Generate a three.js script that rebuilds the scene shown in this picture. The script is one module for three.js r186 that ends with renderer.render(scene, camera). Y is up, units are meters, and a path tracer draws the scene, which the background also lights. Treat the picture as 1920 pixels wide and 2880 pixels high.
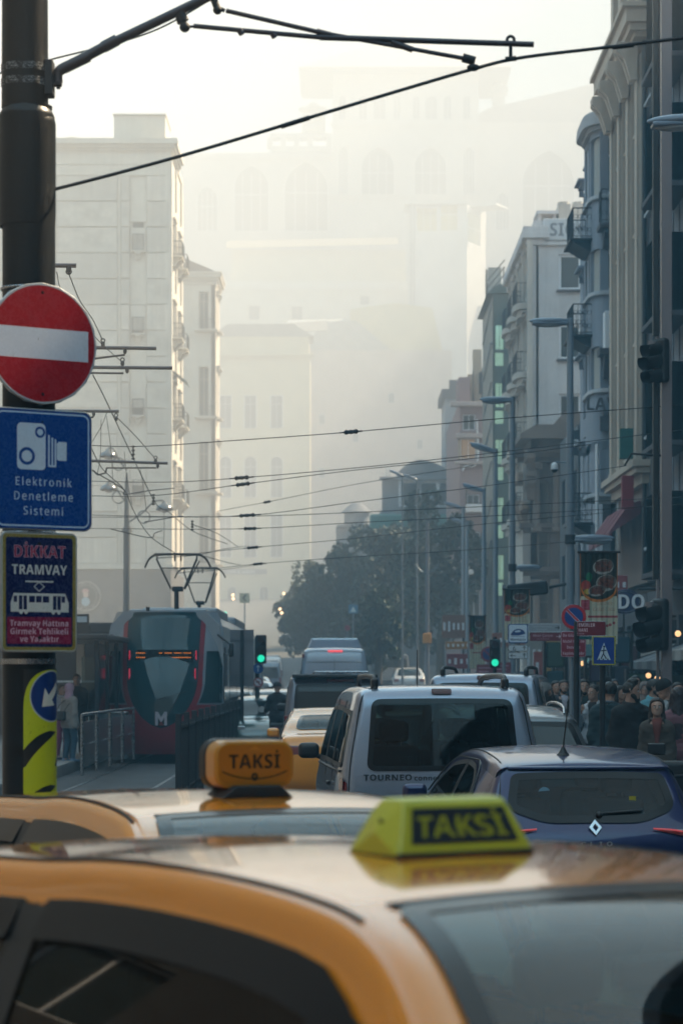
import * as THREE from 'three';
import { mergeGeometries } from 'three/addons/utils/BufferGeometryUtils.js';
import { RoundedBoxGeometry } from 'three/addons/geometries/RoundedBoxGeometry.js';
import { TextGeometry } from 'three/addons/geometries/TextGeometry.js';
import { FontLoader } from 'three/addons/loaders/FontLoader.js';

const clamp = (x, a, b) => Math.min(b, Math.max(a, x)), sstep = (a, b, x) => { const t = clamp((x - a) / (b - a), 0, 1); return t * t * (3 - 2 * t); };
// ---------------------------------------------------------------- camera, sky, sun, haze, exposure
const scene = new THREE.Scene();
const EYE = 1.97, FPX = 7000, HORIZON = 1900;
const camera = new THREE.PerspectiveCamera(2 * Math.atan(1900 / FPX) * 180 / Math.PI, 1920 / 3800, 0.5, 1500);
camera.position.set(0, EYE, 0);
camera.setViewOffset(1920, 3800, 0, 0, 1920, 2880);
camera.focus = 24; camera.userData.fStop = 2.7;
const renderer = new THREE.WebGLRenderer({ antialias: true });
renderer.toneMapping = THREE.LinearToneMapping;
renderer.toneMappingExposure = 7.4;
renderer.shadowMap.enabled = true;

const SUN = new THREE.Vector3(0.64, 0.70, -0.36).normalize();
{ // hazy daylight: cream towards the sun and the horizon, pale blue overhead and away from it
  const W = 512, H = 256, d = new Float32Array(W * H * 4), v = new THREE.Vector3();
  const mixv = (a, b, t) => a.map((x, i) => x + (b[i] - x) * t);
  for (let r = 0; r < H; r++) for (let c = 0; c < W; c++) {
    const up = ((r + 0.5) / H - 0.5) * Math.PI, az = ((c + 0.5) / W - 0.5) * 2 * Math.PI;
    v.set(Math.cos(az) * Math.cos(up), Math.sin(up), Math.sin(az) * Math.cos(up));
    const k = v.dot(SUN) * 0.5 + 0.5, h = Math.max(0, Math.sin(up));
    let col = mixv([0.050, 0.075, 0.090], [0.092, 0.265, 0.375], sstep(0.12, 0.7, h));
    col = mixv(col, [0.024, 0.095, 0.150], sstep(0.72, 0.97, h));
    col = mixv(col, [0.12, 0.115, 0.10], 0.5 * Math.pow(k, 6));
    if (up < 0) col = [0.02, 0.024, 0.026];
    d.set([...col, 1], (r * W + c) * 4);
  }
  const t = new THREE.DataTexture(d, W, H, THREE.RGBAFormat, THREE.FloatType);
  t.mapping = THREE.EquirectangularReflectionMapping; t.magFilter = THREE.LinearFilter; t.needsUpdate = true;
  scene.background = t; scene.environment = t;
}
const sun = new THREE.DirectionalLight(new THREE.Color(1, 0.79, 0.54), 3.7);
sun.position.copy(SUN).multiplyScalar(300); sun.target.position.set(0, 0, -120);
sun.position.add(sun.target.position);
sun.castShadow = true; sun.shadow.radius = 1.5; sun.shadow.mapSize.set(2048, 2048);
Object.assign(sun.shadow.camera, { left: -220, right: 220, top: 220, bottom: -220, near: 1, far: 700 });
scene.add(sun, sun.target);
scene.fog = new THREE.FogExp2(new THREE.Color(0.91, 0.95, 1.0), 0.0040);

// ---------------------------------------------------------------- helpers
let seed = 7;
const rnd = () => { seed = (seed + 0x6d2b79f5) | 0; let t = Math.imul(seed ^ (seed >>> 15), 1 | seed); t = (t + Math.imul(t ^ (t >>> 7), 61 | t)) ^ t; return ((t ^ (t >>> 14)) >>> 0) / 4294967296; };
const rr = (a, b) => a + (b - a) * rnd();
const lerp = (a, b, t) => a + (b - a) * t;
const V = (x, y, z) => new THREE.Vector3(x, y, z);
const at = (px, py, d) => V((px - 960) * d / FPX, EYE + (HORIZON - py) * d / FPX, -d);   // the point seen at that place of the photograph, d metres away
const mx = (px, d) => (px - 960) * d / FPX, my = (py, d) => EYE + (HORIZON - py) * d / FPX;
const PI = Math.PI;
const used = new Map();
const numbered = (n) => { const k = used.get(n) || 0; used.set(n, k + 1); return k ? n + '_' + String(k).padStart(3, '0') : n; };
function thing(name, label, category, pos = [0, 0, 0], ry = 0, group) {
  const o = new THREE.Group(); o.name = numbered(name); scene.add(o); o.position.set(...pos); o.rotation.y = ry;
  o.userData = { label, category }; if (group) o.userData.group = group; return o;
}
function struct(name, geos, mat) { const m = mk(name, geos, mat, scene); m.name = numbered(name); m.userData.kind = 'structure'; return m; }
function tag(m, name, label, category, group) { m.name = numbered(name); m.userData = { label, category }; if (group) m.userData.group = group; return m; }
function clean(g) { // plain positions, normals and uv; uv in metres by the main direction of the normal unless the shape brings its own
  let q = g.index ? g.toNonIndexed() : g;
  if (!q.attributes.normal) q.computeVertexNormals();
  const own = g.userData.ownUV && q.attributes.uv, n = q.attributes.position.count, r = new THREE.BufferGeometry();
  r.setAttribute('position', q.attributes.position); r.setAttribute('normal', q.attributes.normal);
  if (own) r.setAttribute('uv', q.attributes.uv);
  else {
    const P = q.attributes.position, uv = new Float32Array(n * 2), a = V(), b = V(), c = V();
    for (let i = 0; i < n; i += 3) {
      a.fromBufferAttribute(P, i); b.fromBufferAttribute(P, i + 1); c.fromBufferAttribute(P, i + 2);
      const nn = b.clone().sub(a).cross(c.clone().sub(a)), X = Math.abs(nn.x), Y = Math.abs(nn.y), Z = Math.abs(nn.z);
      [a, b, c].forEach((p, k) => { const w = Y >= X && Y >= Z ? [p.x, p.z] : X >= Z ? [p.z, p.y] : [p.x, p.y]; uv[(i + k) * 2] = w[0]; uv[(i + k) * 2 + 1] = w[1]; });
    }
    r.setAttribute('uv', new THREE.BufferAttribute(uv, 2));
  }
  r.userData.ownUV = !!own || undefined;
  return r;
}
const geoOf = (geos) => { const l = [].concat(geos).filter(Boolean).map(clean); return l.length === 1 ? l[0] : mergeGeometries(l, false); };
const APART = new Set(['stay', 'clamp', 'wire_clamp', 'chimney', 'roof_tank', 'bay_mullion', 'wing_cornice', 'tower_cornice', 'cornice', 'pilaster', 'drain_pipe', 'white_pipe', 'antenna', 'scroll', 'column', 'hanging_sign', 'interior_wall', 'tower_side', 'wing_body', 'side_wall', 'terrace_wall', 'carving']);
function mk(name, geos, mat, parent, pos, ry) {
  if (Array.isArray(geos) && geos.length > 1 && APART.has(name)) return geos.map((q) => mk(name, [q], mat, parent, pos, ry)).at(-1);
  const g = geos.isBufferGeometry && geos.userData.done ? geos : geoOf(geos); g.userData.done = true;
  const m = new THREE.Mesh(g, mat); m.name = name; m.castShadow = m.receiveShadow = true;
  if (pos) m.position.set(...(pos.isVector3 ? pos.toArray() : pos)); if (ry) m.rotation.y = ry;
  parent.add(m); return m;
}
const own = (g) => { g.userData.ownUV = true; return g; };
const box = (w, h, d, x = 0, y = 0, z = 0) => new THREE.BoxGeometry(w, h, d).translate(x, y, z);            // centred
const bx = (x0, x1, y0, y1, z0, z1) => box(Math.abs(x1 - x0), Math.abs(y1 - y0), Math.abs(z1 - z0), (x0 + x1) / 2, (y0 + y1) / 2, (z0 + z1) / 2);
const rbox = (w, h, d, r = 0.02, x = 0, y = 0, z = 0, s = 2) => new RoundedBoxGeometry(w, h, d, s, Math.min(r, w / 2.01, h / 2.01, d / 2.01)).translate(x, y, z);
const cyl = (r0, r1, h, x = 0, y = 0, z = 0, n = 16) => new THREE.CylinderGeometry(r1, r0, h, n).translate(x, y + h / 2, z); // bottom at y
const sph = (r, x = 0, y = 0, z = 0, sx = 1, sy = 1, sz = 1, n = 14) => new THREE.SphereGeometry(r, n, Math.ceil(n * 0.7)).scale(sx, sy, sz).translate(x, y, z);
function rod(a, b, r, r2 = r, n = 8) {
  const d = b.clone().sub(a), L = d.length(), g = new THREE.CylinderGeometry(r2, r, L, n, 1);
  g.translate(0, L / 2, 0).applyQuaternion(new THREE.Quaternion().setFromUnitVectors(V(0, 1, 0), d.normalize())).translate(a.x, a.y, a.z); return g;
}
const tube = (pts, r, seg = 24, n = 6, closed = false) => new THREE.TubeGeometry(new THREE.CatmullRomCurve3(pts, closed, 'centripetal'), seg, r, n, closed);
const rods = (pts, r, n = 6) => pts.slice(1).map((p, i) => rod(pts[i], p, r, r, n));
const lathe = (pts, n = 24) => new THREE.LatheGeometry(pts.map((p) => new THREE.Vector2(...p)), n);
const shapeOf = (pts) => new THREE.Shape(pts.map((p) => new THREE.Vector2(...p)));
const extr = (pts, depth, bevel = 0) => new THREE.ExtrudeGeometry(pts instanceof THREE.Shape ? pts : shapeOf(pts), { depth, bevelEnabled: bevel > 0, bevelSize: bevel, bevelThickness: bevel, bevelSegments: 2, curveSegments: 10 });
function rrect(w, h, r, x = 0, y = 0) {
  const s = new THREE.Shape(), a = x - w / 2, b = y - h / 2;
  s.moveTo(a + r, b); s.lineTo(a + w - r, b); s.absarc(a + w - r, b + r, r, -PI / 2, 0); s.lineTo(a + w, b + h - r); s.absarc(a + w - r, b + h - r, r, 0, PI / 2);
  s.lineTo(a + r, b + h); s.absarc(a + r, b + h - r, r, PI / 2, PI); s.lineTo(a, b + r); s.absarc(a + r, b + r, r, PI, 1.5 * PI); return s;
}
const C = (r, g, b) => new THREE.Color().setRGB(r, g, b);
const hex = (s) => new THREE.Color(s);

// ---------------------------------------------------------------- procedural textures and materials
function lattice(n) { const a = new Float32Array(n * n); for (let i = 0; i < a.length; i++) a[i] = rnd(); return a; }
function noiseTile(size, octaves) { // tileable value noise, sum of octaves [cells, weight]
  const out = new Float32Array(size * size);
  for (const [n, w, n2 = n] of octaves) {
    const a = new Float32Array(n * n2).map(() => rnd());
    for (let y = 0; y < size; y++) for (let x = 0; x < size; x++) {
      const u = x / size * n, v = y / size * n2, i = Math.floor(u), j = Math.floor(v), s = u - i, t = v - j, S = s * s * (3 - 2 * s), T = t * t * (3 - 2 * t);
      const g = (p, q) => a[(q % n2) * n + p % n];
      out[y * size + x] += w * (lerp(lerp(g(i, j), g(i + 1, j), S), lerp(g(i, j + 1), g(i + 1, j + 1), S), T) - 0.5);
    }
  }
  return out;
}
function tex(size, f, metres, srgb = false) {
  const d = new Uint8Array(size * size * 4);
  for (let y = 0; y < size; y++) for (let x = 0; x < size; x++) { const c = f(x, y); for (let k = 0; k < 3; k++) d[(y * size + x) * 4 + k] = clamp(Math.round(255 * (Array.isArray(c) ? c[k] : c)), 0, 255); d[(y * size + x) * 4 + 3] = 255; }
  const t = new THREE.DataTexture(d, size, size); t.wrapS = t.wrapT = THREE.RepeatWrapping; t.magFilter = THREE.LinearFilter; t.minFilter = THREE.LinearMipmapLinearFilter;
  t.repeat.set(1 / metres, 1 / metres); if (srgb) t.colorSpace = THREE.SRGBColorSpace; t.needsUpdate = true; return t;
}
const nPl = noiseTile(512, [[4, .5], [9, .35], [23, .3], [64, .25], [170, .25]]), nStreak = noiseTile(512, [[60, .5, 3], [130, .3, 5], [31, .4, 2]]);
const nFine = noiseTile(256, [[16, .3], [48, .4], [120, .6]]), nAsph = noiseTile(512, [[5, .3], [17, .2], [128, .5], [256, .8]]);
const T_plaster = tex(512, (x, y) => 0.80 + 0.16 * nPl[y * 512 + x] + 0.14 * nStreak[y * 512 + x], 5);
const T_stone = tex(512, (x, y) => 0.76 + 0.34 * nPl[y * 512 + x] + 0.2 * nStreak[y * 512 + x], 2.6);
const T_grime = tex(512, (x, y) => { const s = nStreak[y * 512 + x] * 0.5 + nPl[y * 512 + x] * 0.4; return 0.84 + Math.min(0.1, 0.5 * s) - 0.25 * Math.max(0, -s - 0.1); }, 6);
const T_fine = tex(256, (x, y) => 0.5 + 0.6 * nFine[y * 256 + x], 0.35);
const T_asph = tex(512, (x, y) => 0.62 + 0.55 * nAsph[y * 512 + x], 2);
const T_rough = tex(256, (x, y) => 0.72 + 0.3 * nFine[y * 256 + x], 1.1);
const T_cloth = tex(256, (x, y) => 0.80 + 0.25 * nFine[y * 256 + x] + 0.1 * (((x >> 1) + (y >> 1)) & 1), 0.4);
const std = (o) => new THREE.MeshStandardMaterial({ roughness: 0.8, metalness: 0, ...o });
const phy = (o) => new THREE.MeshPhysicalMaterial({ roughness: 0.4, metalness: 0, ...o });
const plaster = (r, g, b, map = T_plaster, o = {}) => std({ color: C(r, g, b), map, bumpMap: T_fine, bumpScale: 0.004, roughness: 0.92, ...o });
const metalPaint = (r, g, b, o = {}) => std({ color: C(r, g, b), roughness: 0.45, roughnessMap: T_rough, ...o });
const glassDark = phy({ color: C(0.012, 0.022, 0.026), roughness: 0.05, specularIntensity: 1, ior: 1.52 });
const glassWin = phy({ color: C(0.03, 0.045, 0.05), roughness: 0.06, ior: 1.52 });
const mBlack = std({ color: C(0.012, 0.014, 0.017), roughness: 0.5 }), mRubber = std({ color: C(0.015, 0.015, 0.017), roughness: 0.75 });
const mIron = std({ color: C(0.02, 0.024, 0.03), roughness: 0.6, metalness: 0.3 });
const mSteel = std({ color: C(0.35, 0.37, 0.40), roughness: 0.38, metalness: 0.9, roughnessMap: T_rough });
const mGalv = std({ color: C(0.20, 0.235, 0.28), roughness: 0.55, metalness: 0.35, roughnessMap: T_rough });
const mChrome = std({ color: C(0.62, 0.63, 0.65), roughness: 0.28, metalness: 1 });
const mWhiteFrame = std({ color: C(0.62, 0.63, 0.66), roughness: 0.5 });
const glow = (r, g, b, k = 1) => std({ color: C(r * .3, g * .3, b * .3), emissive: C(r, g, b), emissiveIntensity: k, roughness: 0.4 });
function canvasTex(w, h, draw) {
  const c = document.createElement('canvas'); c.width = w; c.height = h; draw(c.getContext('2d'), w, h);
  const t = new THREE.CanvasTexture(c); t.colorSpace = THREE.SRGBColorSpace; t.magFilter = THREE.LinearFilter; return t;
}
// a flat printed face w x h, its middle at the origin, looking along +z
const face = (w, h) => own(new THREE.PlaneGeometry(w, h));
const font = await new FontLoader().loadAsync('fonts/droid/droid_sans_bold.typeface.json');
const text3 = (s, size, depth) => { const g = new TextGeometry(s, { font, size, depth, curveSegments: 4, bevelEnabled: false }); g.computeBoundingBox(); const b = g.boundingBox; return g.translate(-(b.min.x + b.max.x) / 2, -(b.min.y + b.max.y) / 2, 0); };

// ---------------------------------------------------------------- the setting: road, pavements, rails, hill
const GP = [[-60, 0], [70, 0], [110, 0.5], [170, 1.75], [230, 5.0], [300, 8], [360, 13], [456, 25], [500, 30], [590, 34]];
function groundY(d) { for (let i = 1; i < GP.length; i++) if (d <= GP[i][0]) { const [a, ya] = GP[i - 1], [b, yb] = GP[i]; return lerp(ya, yb, clamp((d - a) / (b - a), 0, 1)); } return 34; }
function strip(x0, x1, d0, d1, lift, step = 6, nx = 1) { // a sheet that follows the road
  const g = new THREE.BufferGeometry(), p = [], idx = [], n = Math.max(1, Math.round((d1 - d0) / step));
  for (let i = 0; i <= n; i++) for (let j = 0; j <= nx; j++) { const d = lerp(d0, d1, i / n); p.push(lerp(x0, x1, j / nx), groundY(d) + lift, -d); }
  for (let i = 0; i < n; i++) for (let j = 0; j < nx; j++) { const a = i * (nx + 1) + j, b = a + 1, c = a + nx + 1, e = c + 1; idx.push(a, b, c, b, e, c); }
  g.setAttribute('position', new THREE.Float32BufferAttribute(p, 3)); g.setIndex(idx); g.computeVertexNormals(); return g;
}
const mAsph = std({ color: C(0.075, 0.078, 0.082), map: T_asph, bumpMap: T_asph, bumpScale: 0.006, roughness: 0.85 });
const mPave = std({ color: C(0.22, 0.22, 0.22), map: T_stone, roughness: 0.85, bumpMap: T_fine, bumpScale: 0.003 });
const mKerb = std({ color: C(0.30, 0.30, 0.30), map: T_stone, roughness: 0.85 });
const mGround = std({ color: C(0.13, 0.12, 0.10), map: T_plaster, roughness: 0.95 });
struct('ground', strip(-120, 120, -60, 580, -0.012, 10, 8), mGround);
struct('road', strip(-2.25, 3.3, -40, 300, 0, 6), mAsph);
const KERB = 3.3;
struct('right_pavement', [strip(KERB + 0.16, 10, -40, 300, 0.12, 6, 2)], mPave);
{
  const k = []; for (let d = -40; d < 96; d += 1.02) k.push(rbox(0.15, 0.16, 1.0, 0.015, KERB + 0.08, 0.055 + groundY(d + .5), -d - 0.5, 1));
  const m = mk('kerb', k, mKerb, scene); m.userData.kind = 'structure';
}
struct('tram_bed', strip(-8.6, -2.3, -40, 200, 0.004, 6), std({ color: C(0.10, 0.10, 0.105), map: T_stone, roughness: 0.9 }));
for (const x of [-4.70, -3.26]) struct('tram_rail', strip(x - 0.035, x + 0.035, -20, 180, 0.010, 6), mSteel);
struct('lane_marking', (() => { const l = []; for (let d = 6; d < 150; d += 6) l.push(strip(0.55, 0.67, d, d + 3, 0.004, 3)); return l; })(), std({ color: C(0.6, 0.6, 0.58), map: T_grime, roughness: 0.8 }));
{ // tram platform with a pale edge
  struct('platform', [strip(-16, -5.45, 38, 96, 0.2, 4), bx(-5.6, -5.44, -0.1, 0.2, -96, -38)], mPave);
  const e = []; for (let d = 38; d < 96; d += 1) e.push(rbox(0.3, 0.03, 0.985, 0.008, -5.6, 0.214 + groundY(d + .5), -d - .5, 1));
  struct('platform_edge', e, mKerb);
}
// ---------------------------------------------------------------- buildings
const mInside = std({ color: C(0.32, 0.31, 0.29), roughness: 0.95 });
function archShape(s, x, y, w, h, kind) { // an opening with its lower left corner at x, y
  const p = new THREE.Path(), a = kind === 'round' ? w / 2 : kind === 'point' ? w * 0.62 : 0;
  p.moveTo(x, y); p.lineTo(x + w, y); p.lineTo(x + w, y + h - a);
  if (kind === 'round') p.absarc(x + w / 2, y + h - a, w / 2, 0, PI);
  else if (kind === 'point') { p.quadraticCurveTo(x + w * .98, y + h - a * .35, x + w / 2, y + h); p.quadraticCurveTo(x + w * .02, y + h - a * .35, x, y + h - a); }
  else p.lineTo(x, y + h);
  p.lineTo(x, y); s.push ? s.push(p) : s.holes.push(p); return p;
}
const winCache = new Map();
function winGeos(w, h, o) {
  const key = [w.toFixed(2), h.toFixed(2), o.bars || '1', o.transom || 0, o.arch || '', o.f || 0.07].join();
  if (!winCache.has(key)) {
    const f = o.f || 0.07, n = o.bars ?? 1, l = [];
    if (o.arch) {
      const s = new THREE.Shape(); s.moveTo(0, 0); const outer = archShape([], 0, 0, w, h, o.arch); const sh = new THREE.Shape(outer.getPoints(10)); archShape(sh, f, f, w - 2 * f, h - 2 * f, o.arch);
      l.push(new THREE.ExtrudeGeometry(sh, { depth: 0.07, bevelEnabled: false, curveSegments: 8 }).translate(-w / 2, -h / 2, -0.035));
    } else l.push(box(w, f, .07, 0, h / 2 - f / 2), box(w, f, .07, 0, -h / 2 + f / 2), box(f, h - 2 * f, .07, -w / 2 + f / 2), box(f, h - 2 * f, .07, w / 2 - f / 2));
    for (let i = 1; i <= n; i++) l.push(box(f * .8, h - 2 * f - (o.arch ? w * .25 : 0), .06, -w / 2 + w * i / (n + 1), o.arch ? -w * .125 : 0));
    if (o.transom) l.push(box(w - 2 * f, f * .8, .062, 0, h * (o.transom - .5)));
    const frame = geoOf(l); frame.userData.done = true;
    const pane = geoOf(o.arch ? new THREE.ShapeGeometry(new THREE.Shape(archShape([], f * .5, f * .5, w - f, h - f, o.arch).getPoints(10))).translate(-w / 2, -h / 2, 0) : box(w - f, h - f, .012)); pane.userData.done = true;
    winCache.set(key, [frame, pane]);
  }
  return winCache.get(key);
}
class Wall { // a wall w wide and h high on a building; u runs along it to the right as seen from outside, v up, n outwards
  constructor(g, x, y, z, ry) { Object.assign(this, { g, x, y, z, ry, holes: [] }); }
  put(name, geos, mat, u = 0, v = 0, n = 0, parent = this.g) {
    const c = Math.cos(this.ry), s = Math.sin(this.ry);
    return mk(name, geos, mat, parent, [this.x + u * c + n * s, this.y + v, this.z - u * s + n * c], this.ry);
  }
  win(u, v, w, h, o = {}) { // u, v: middle of the sill
    this.holes.push([u - w / 2, v, w, h, o.arch]);
    const [frame, pane] = winGeos(w, h, o), f = this.put('window', frame, o.frame || mWhiteFrame, u, v + h / 2, -(o.deep ?? 0.16));
    const p = new THREE.Mesh(pane, o.glass || glassWin); p.name = 'pane'; p.position.z = -0.012; p.castShadow = p.receiveShadow = true; f.add(p);
    if (o.sill) this.put('sill', rbox(w + 0.22, 0.1, 0.22, 0.015), o.sill, u, v - 0.052, 0.06);
    if (o.surround) this.put('surround', [box(.14, h + .14, .07, -w / 2 - .072, .07), box(.14, h + .14, .07, w / 2 + .072, .07), box(w + .004, .14, .066, 0, h / 2 + .072)], o.surround, u, v + h / 2, 0.034);
    if (o.hood) this.put('hood', [rbox(w + .5, .09, .34, .02, 0, .16, .15), rbox(w + .36, .1, .2, .02, 0, .06, .09), box(.1, .26, .16, -w / 2 - .08, -.1, .07), box(.1, .26, .16, w / 2 + .08, -.1, .07)], o.hood, u, v + h + .12, 0);
    if (o.pediment) this.put('pediment', [extr([[-w / 2 - .3, 0], [w / 2 + .3, 0], [0, .42]], .22, .02), rbox(w + .64, .1, .3, .02, 0, -.05, .1)], o.pediment, u, v + h + .22, 0);
    return f;
  }
  wall(name, w, h, mat, t = 0.3, u0 = 0, v0 = 0) {
    const s = shapeOf([[u0, v0], [u0 + w, v0], [u0 + w, v0 + h], [u0, v0 + h]]);
    for (const [x, y, a, b, k] of this.holes) archShape(s, x, y, a, b, k);
    return this.put(name, new THREE.ExtrudeGeometry(s, { depth: t, bevelEnabled: false, curveSegments: 8 }).translate(0, 0, -t), mat);
  }
}
function railGeo(w, h, dpt, step = 0.11, curl = false) { // an iron balcony railing: front and two sides, bars and rails
  const l = [];
  const side = (a, b) => { const L = a.distanceTo(b), n = Math.max(2, Math.round(L / step)), d = b.clone().sub(a); l.push(rod(a.clone().setY(h), b.clone().setY(h), .022), rod(a.clone().setY(.06), b.clone().setY(.06), .015)); for (let i = 0; i <= n; i++) { const p = a.clone().addScaledVector(d, i / n); l.push(rod(p, p.clone().setY(h), i % 4 ? .009 : .014, undefined, 4)); if (curl && i < n) { const q = a.clone().addScaledVector(d, (i + .5) / n); l.push(new THREE.TorusGeometry(step * .42, .008, 4, 10).rotateY(Math.atan2(-d.z, d.x)).translate(q.x, h * .28, q.z), new THREE.TorusGeometry(step * .42, .008, 4, 10).rotateY(Math.atan2(-d.z, d.x)).translate(q.x, h * .72, q.z)); } } };
  side(V(-w / 2, 0, 0), V(-w / 2, 0, dpt)); side(V(-w / 2, 0, dpt), V(w / 2, 0, dpt)); side(V(w / 2, 0, dpt), V(w / 2, 0, 0));
  const g = geoOf(l); g.userData.done = true; return g;
}
const bracketGeo = (w, h, d) => extr([[0, 0], [d, 0], [d, -h * .22], [d * .6, -h * .45], [d * .3, -h], [0, -h]], w, .01).rotateY(-PI / 2).translate(w / 2, 0, 0);
// mouldings: boxes stacked with growing projection, along a length w
const mould = (w, steps) => { const l = []; let y = 0; for (const [h, p, r] of steps) { l.push(rbox(w + 2 * (r ?? p), h, p + .3, .012, w / 2, y + h / 2, (p - .3) / 2, 1)); y += h - .002; } return l; };

// ---- left: the large cream block
{
  const d = 150, s = FPX / d, g0 = groundY(d), X0 = mx(478, d), Y = (py) => my(py, d) - g0, U = (px) => (px - 478) / s;
  const g = thing('corner_building', 'tall cream stone block with thin iron balconies, left of the street above the tram', 'building', [X0, g0, -d]);
  const m = plaster(0.60, 0.565, 0.50), mPan = [plaster(0.60, 0.56, 0.50, T_grime), plaster(0.52, 0.49, 0.44), plaster(0.57, 0.54, 0.485, T_stone)], mDark = std({ color: C(0.115, 0.115, 0.12), map: T_stone, roughness: 0.6 });
  const W = 13, yTop = Y(430), yBase = Y(1585), L = 12.6;
  const F = new Wall(g, 0, 0, 0, 0);
  F.put('wall', bx(-W, -.05, yBase, yTop, -.6, -.12), m);
  mk('interior', bx(-W, -.4, 0, yTop - .05, -L, -.62), mInside, g);
  // stone cladding: each panel a piece, set proud of the wall with open joints
  const rows = 15, ph = (yTop - 1.35 - yBase) / rows, cache = {};
  const panel = (x0, x1, y, n, h) => { const k = (x1 - x0).toFixed(2) + h.toFixed(2); cache[k] ||= geoOf(rbox(x1 - x0 - .06, h - .06, .12, .02, 0, 0, 0, 1)); cache[k].userData.done = true; F.put('cladding_panel', cache[k], mPan[Math.floor(rnd() * 3)], (x0 + x1) / 2, y + h / 2, n); };
  for (let r = 0; r < rows; r++) {
    const y = yBase + r * ph;
    for (const [a, b] of [[-W, -8.6], [-8.6, U(160)], [U(160), U(332)]]) panel(a, b, y, -.06, ph);
    panel(U(412), 0, y, -.055, ph); if (r % 3 === 0) panel(U(366), U(412), y, -.07, ph);
    panel(U(340), U(366), y, .03, ph);
  }
  mk('pilaster', [bx(U(333), U(339.5), yBase, yTop - 1.4, -.12, .0), bx(-W, 0, yTop - 1.35, yTop - .72, -.12, .02), bx(-W, .02, yTop - .7, yTop, -.12, .05)], m, g);
  for (const py of [705, 938, 1168, 1395]) { // narrow french windows with iron balconies
    const u = U(389), y = Y(py);
    mk('pier_panel', bx(U(366), U(412), y + 1.75, y + 2.32, -.14, -.02), m, g);
    const [fr, pa] = winGeos(.66, 1.7, { bars: 1, transom: .78 }), f = F.put('window', fr, mIron, u, y + .86, -.1), p = new THREE.Mesh(pa, glassWin); p.name = 'pane'; p.position.z = -.01; f.add(p);
    F.put('balcony_railing', railGeo(.66, .95, .22, .08), mIron, u, y, .03);
    F.put('balcony_slab', [rbox(.8, .1, .42, .02, 0, -.05, .12), bracketGeo(.3, .42, .3).translate(0, -.1, 0)], m, u, y, 0);
  }
  // top cornice with its returns and the stair tower
  mk('cornice', [...mould(W, [[.12, .08], [.16, .18], [.2, .3], [.34, .46]]).map((q) => q.translate(-W, yTop, 0)), ...[[.12, .08], [.16, .18], [.2, .3], [.34, .46]].map(([h, p], i) => rbox(p + .3, h, 6.6, .012, (p - .3) / 2, yTop + [.06, .2, .375, .645][i], -3.3 + p - .001, 1))], m, g);
  mk('roof', bx(-W, 0, yTop + .4, yTop + .78, -L, -.1), m, g);
  mk('stair_tower', [bx(U(318), U(463), yTop + .75, Y(318), -5, -.7), rbox((463 - 318) / s + .12, .1, 4.5, .02, (U(318) + U(463)) / 2, Y(315), -2.85)], m, g);
  mk('roof_tank', [cyl(.42, .42, .5, U(196), yTop + .7, -1.5, 20), cyl(.36, .36, .46, U(150), yTop + .7, -1.4, 20)], m, g);
  // the sunlit street side
  const S = new Wall(g, 0, 0, 0, PI / 2), floors = [1395, 1168, 938, 705].map(Y);
  for (const y of floors) for (const u of [2.6, 7.4]) {
    S.win(u, y, 1.5, 2.1, { bars: 1, transom: .72, surround: m, pediment: m, deep: .2 });
    S.put('balcony_slab', [rbox(2.3, .12, .72, .02, 0, -.06, .3), bracketGeo(.2, .5, .55).translate(-.8, -.12, 0), bracketGeo(.2, .5, .55).translate(.8, -.12, 0)], m, u, y - .02, 0);
    S.put('balcony_railing', railGeo(2.2, .85, .6, .14), mIron, u, y, .04);
  }
  S.wall('side_wall', L, yTop - yBase, m, .3, 0, yBase);
  for (const u of [.35, 4.9, 9.8]) S.put('pilaster', bx(-.3, .3, yBase, yTop - .02, -.1, .12), m, u, 0, 0);
  S.put('awning', extr([[0, 0], [.95, -.75], [.95, -.85], [0, -.08]], 2.2).rotateY(-PI / 2).translate(1.1, 0, 0), std({ color: C(0.09, 0.12, 0.12), roughness: .8 }), 2.6, Y(1030), .02);
  // dark shop floors
  F.put('shop_front', [bx(-W, .06, 0, yBase - .36, -.4, .1)], mDark);
  S.put('shop_front', [bx(0, L, 0, yBase - .36, -.4, .06)], mDark);
  F.put('shop_cornice', [rbox(W + .2, .34, .5, .03, -W / 2 + .1, yBase - .18, -.02)], m);
  for (const u of [-11.3, -8.9, -6.6, -1.9]) { const [fr, pa] = winGeos(1.7, 2.6, { bars: 1, transom: .75 }); const f = F.put('shop_window', fr, mIron, u, 1.6, .12), p = new THREE.Mesh(pa, glassWin); p.name = 'pane'; p.position.z = -.01; f.add(p); }
  const badge = canvasTex(512, 512, (c) => { // a round badge: a ring of small lettering round a small bust
    c.fillStyle = '#3c3c3e'; c.fillRect(0, 0, 512, 512); c.strokeStyle = '#b9b4aa'; c.lineWidth = 10; c.beginPath(); c.arc(256, 256, 248, 0, 7); c.stroke(); c.lineWidth = 5; c.beginPath(); c.arc(256, 256, 186, 0, 7); c.stroke();
    c.fillStyle = '#c9c4ba'; for (let i = 0; i < 46; i++) { const a = i / 46 * 2 * PI; if (i % 23 < 3) continue; c.save(); c.translate(256 + 216 * Math.cos(a), 256 + 216 * Math.sin(a)); c.rotate(a + PI / 2); c.fillRect(-5, -16, 4 + (i * 7) % 9, 6 + (i * 11) % 26); c.restore(); }
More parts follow.
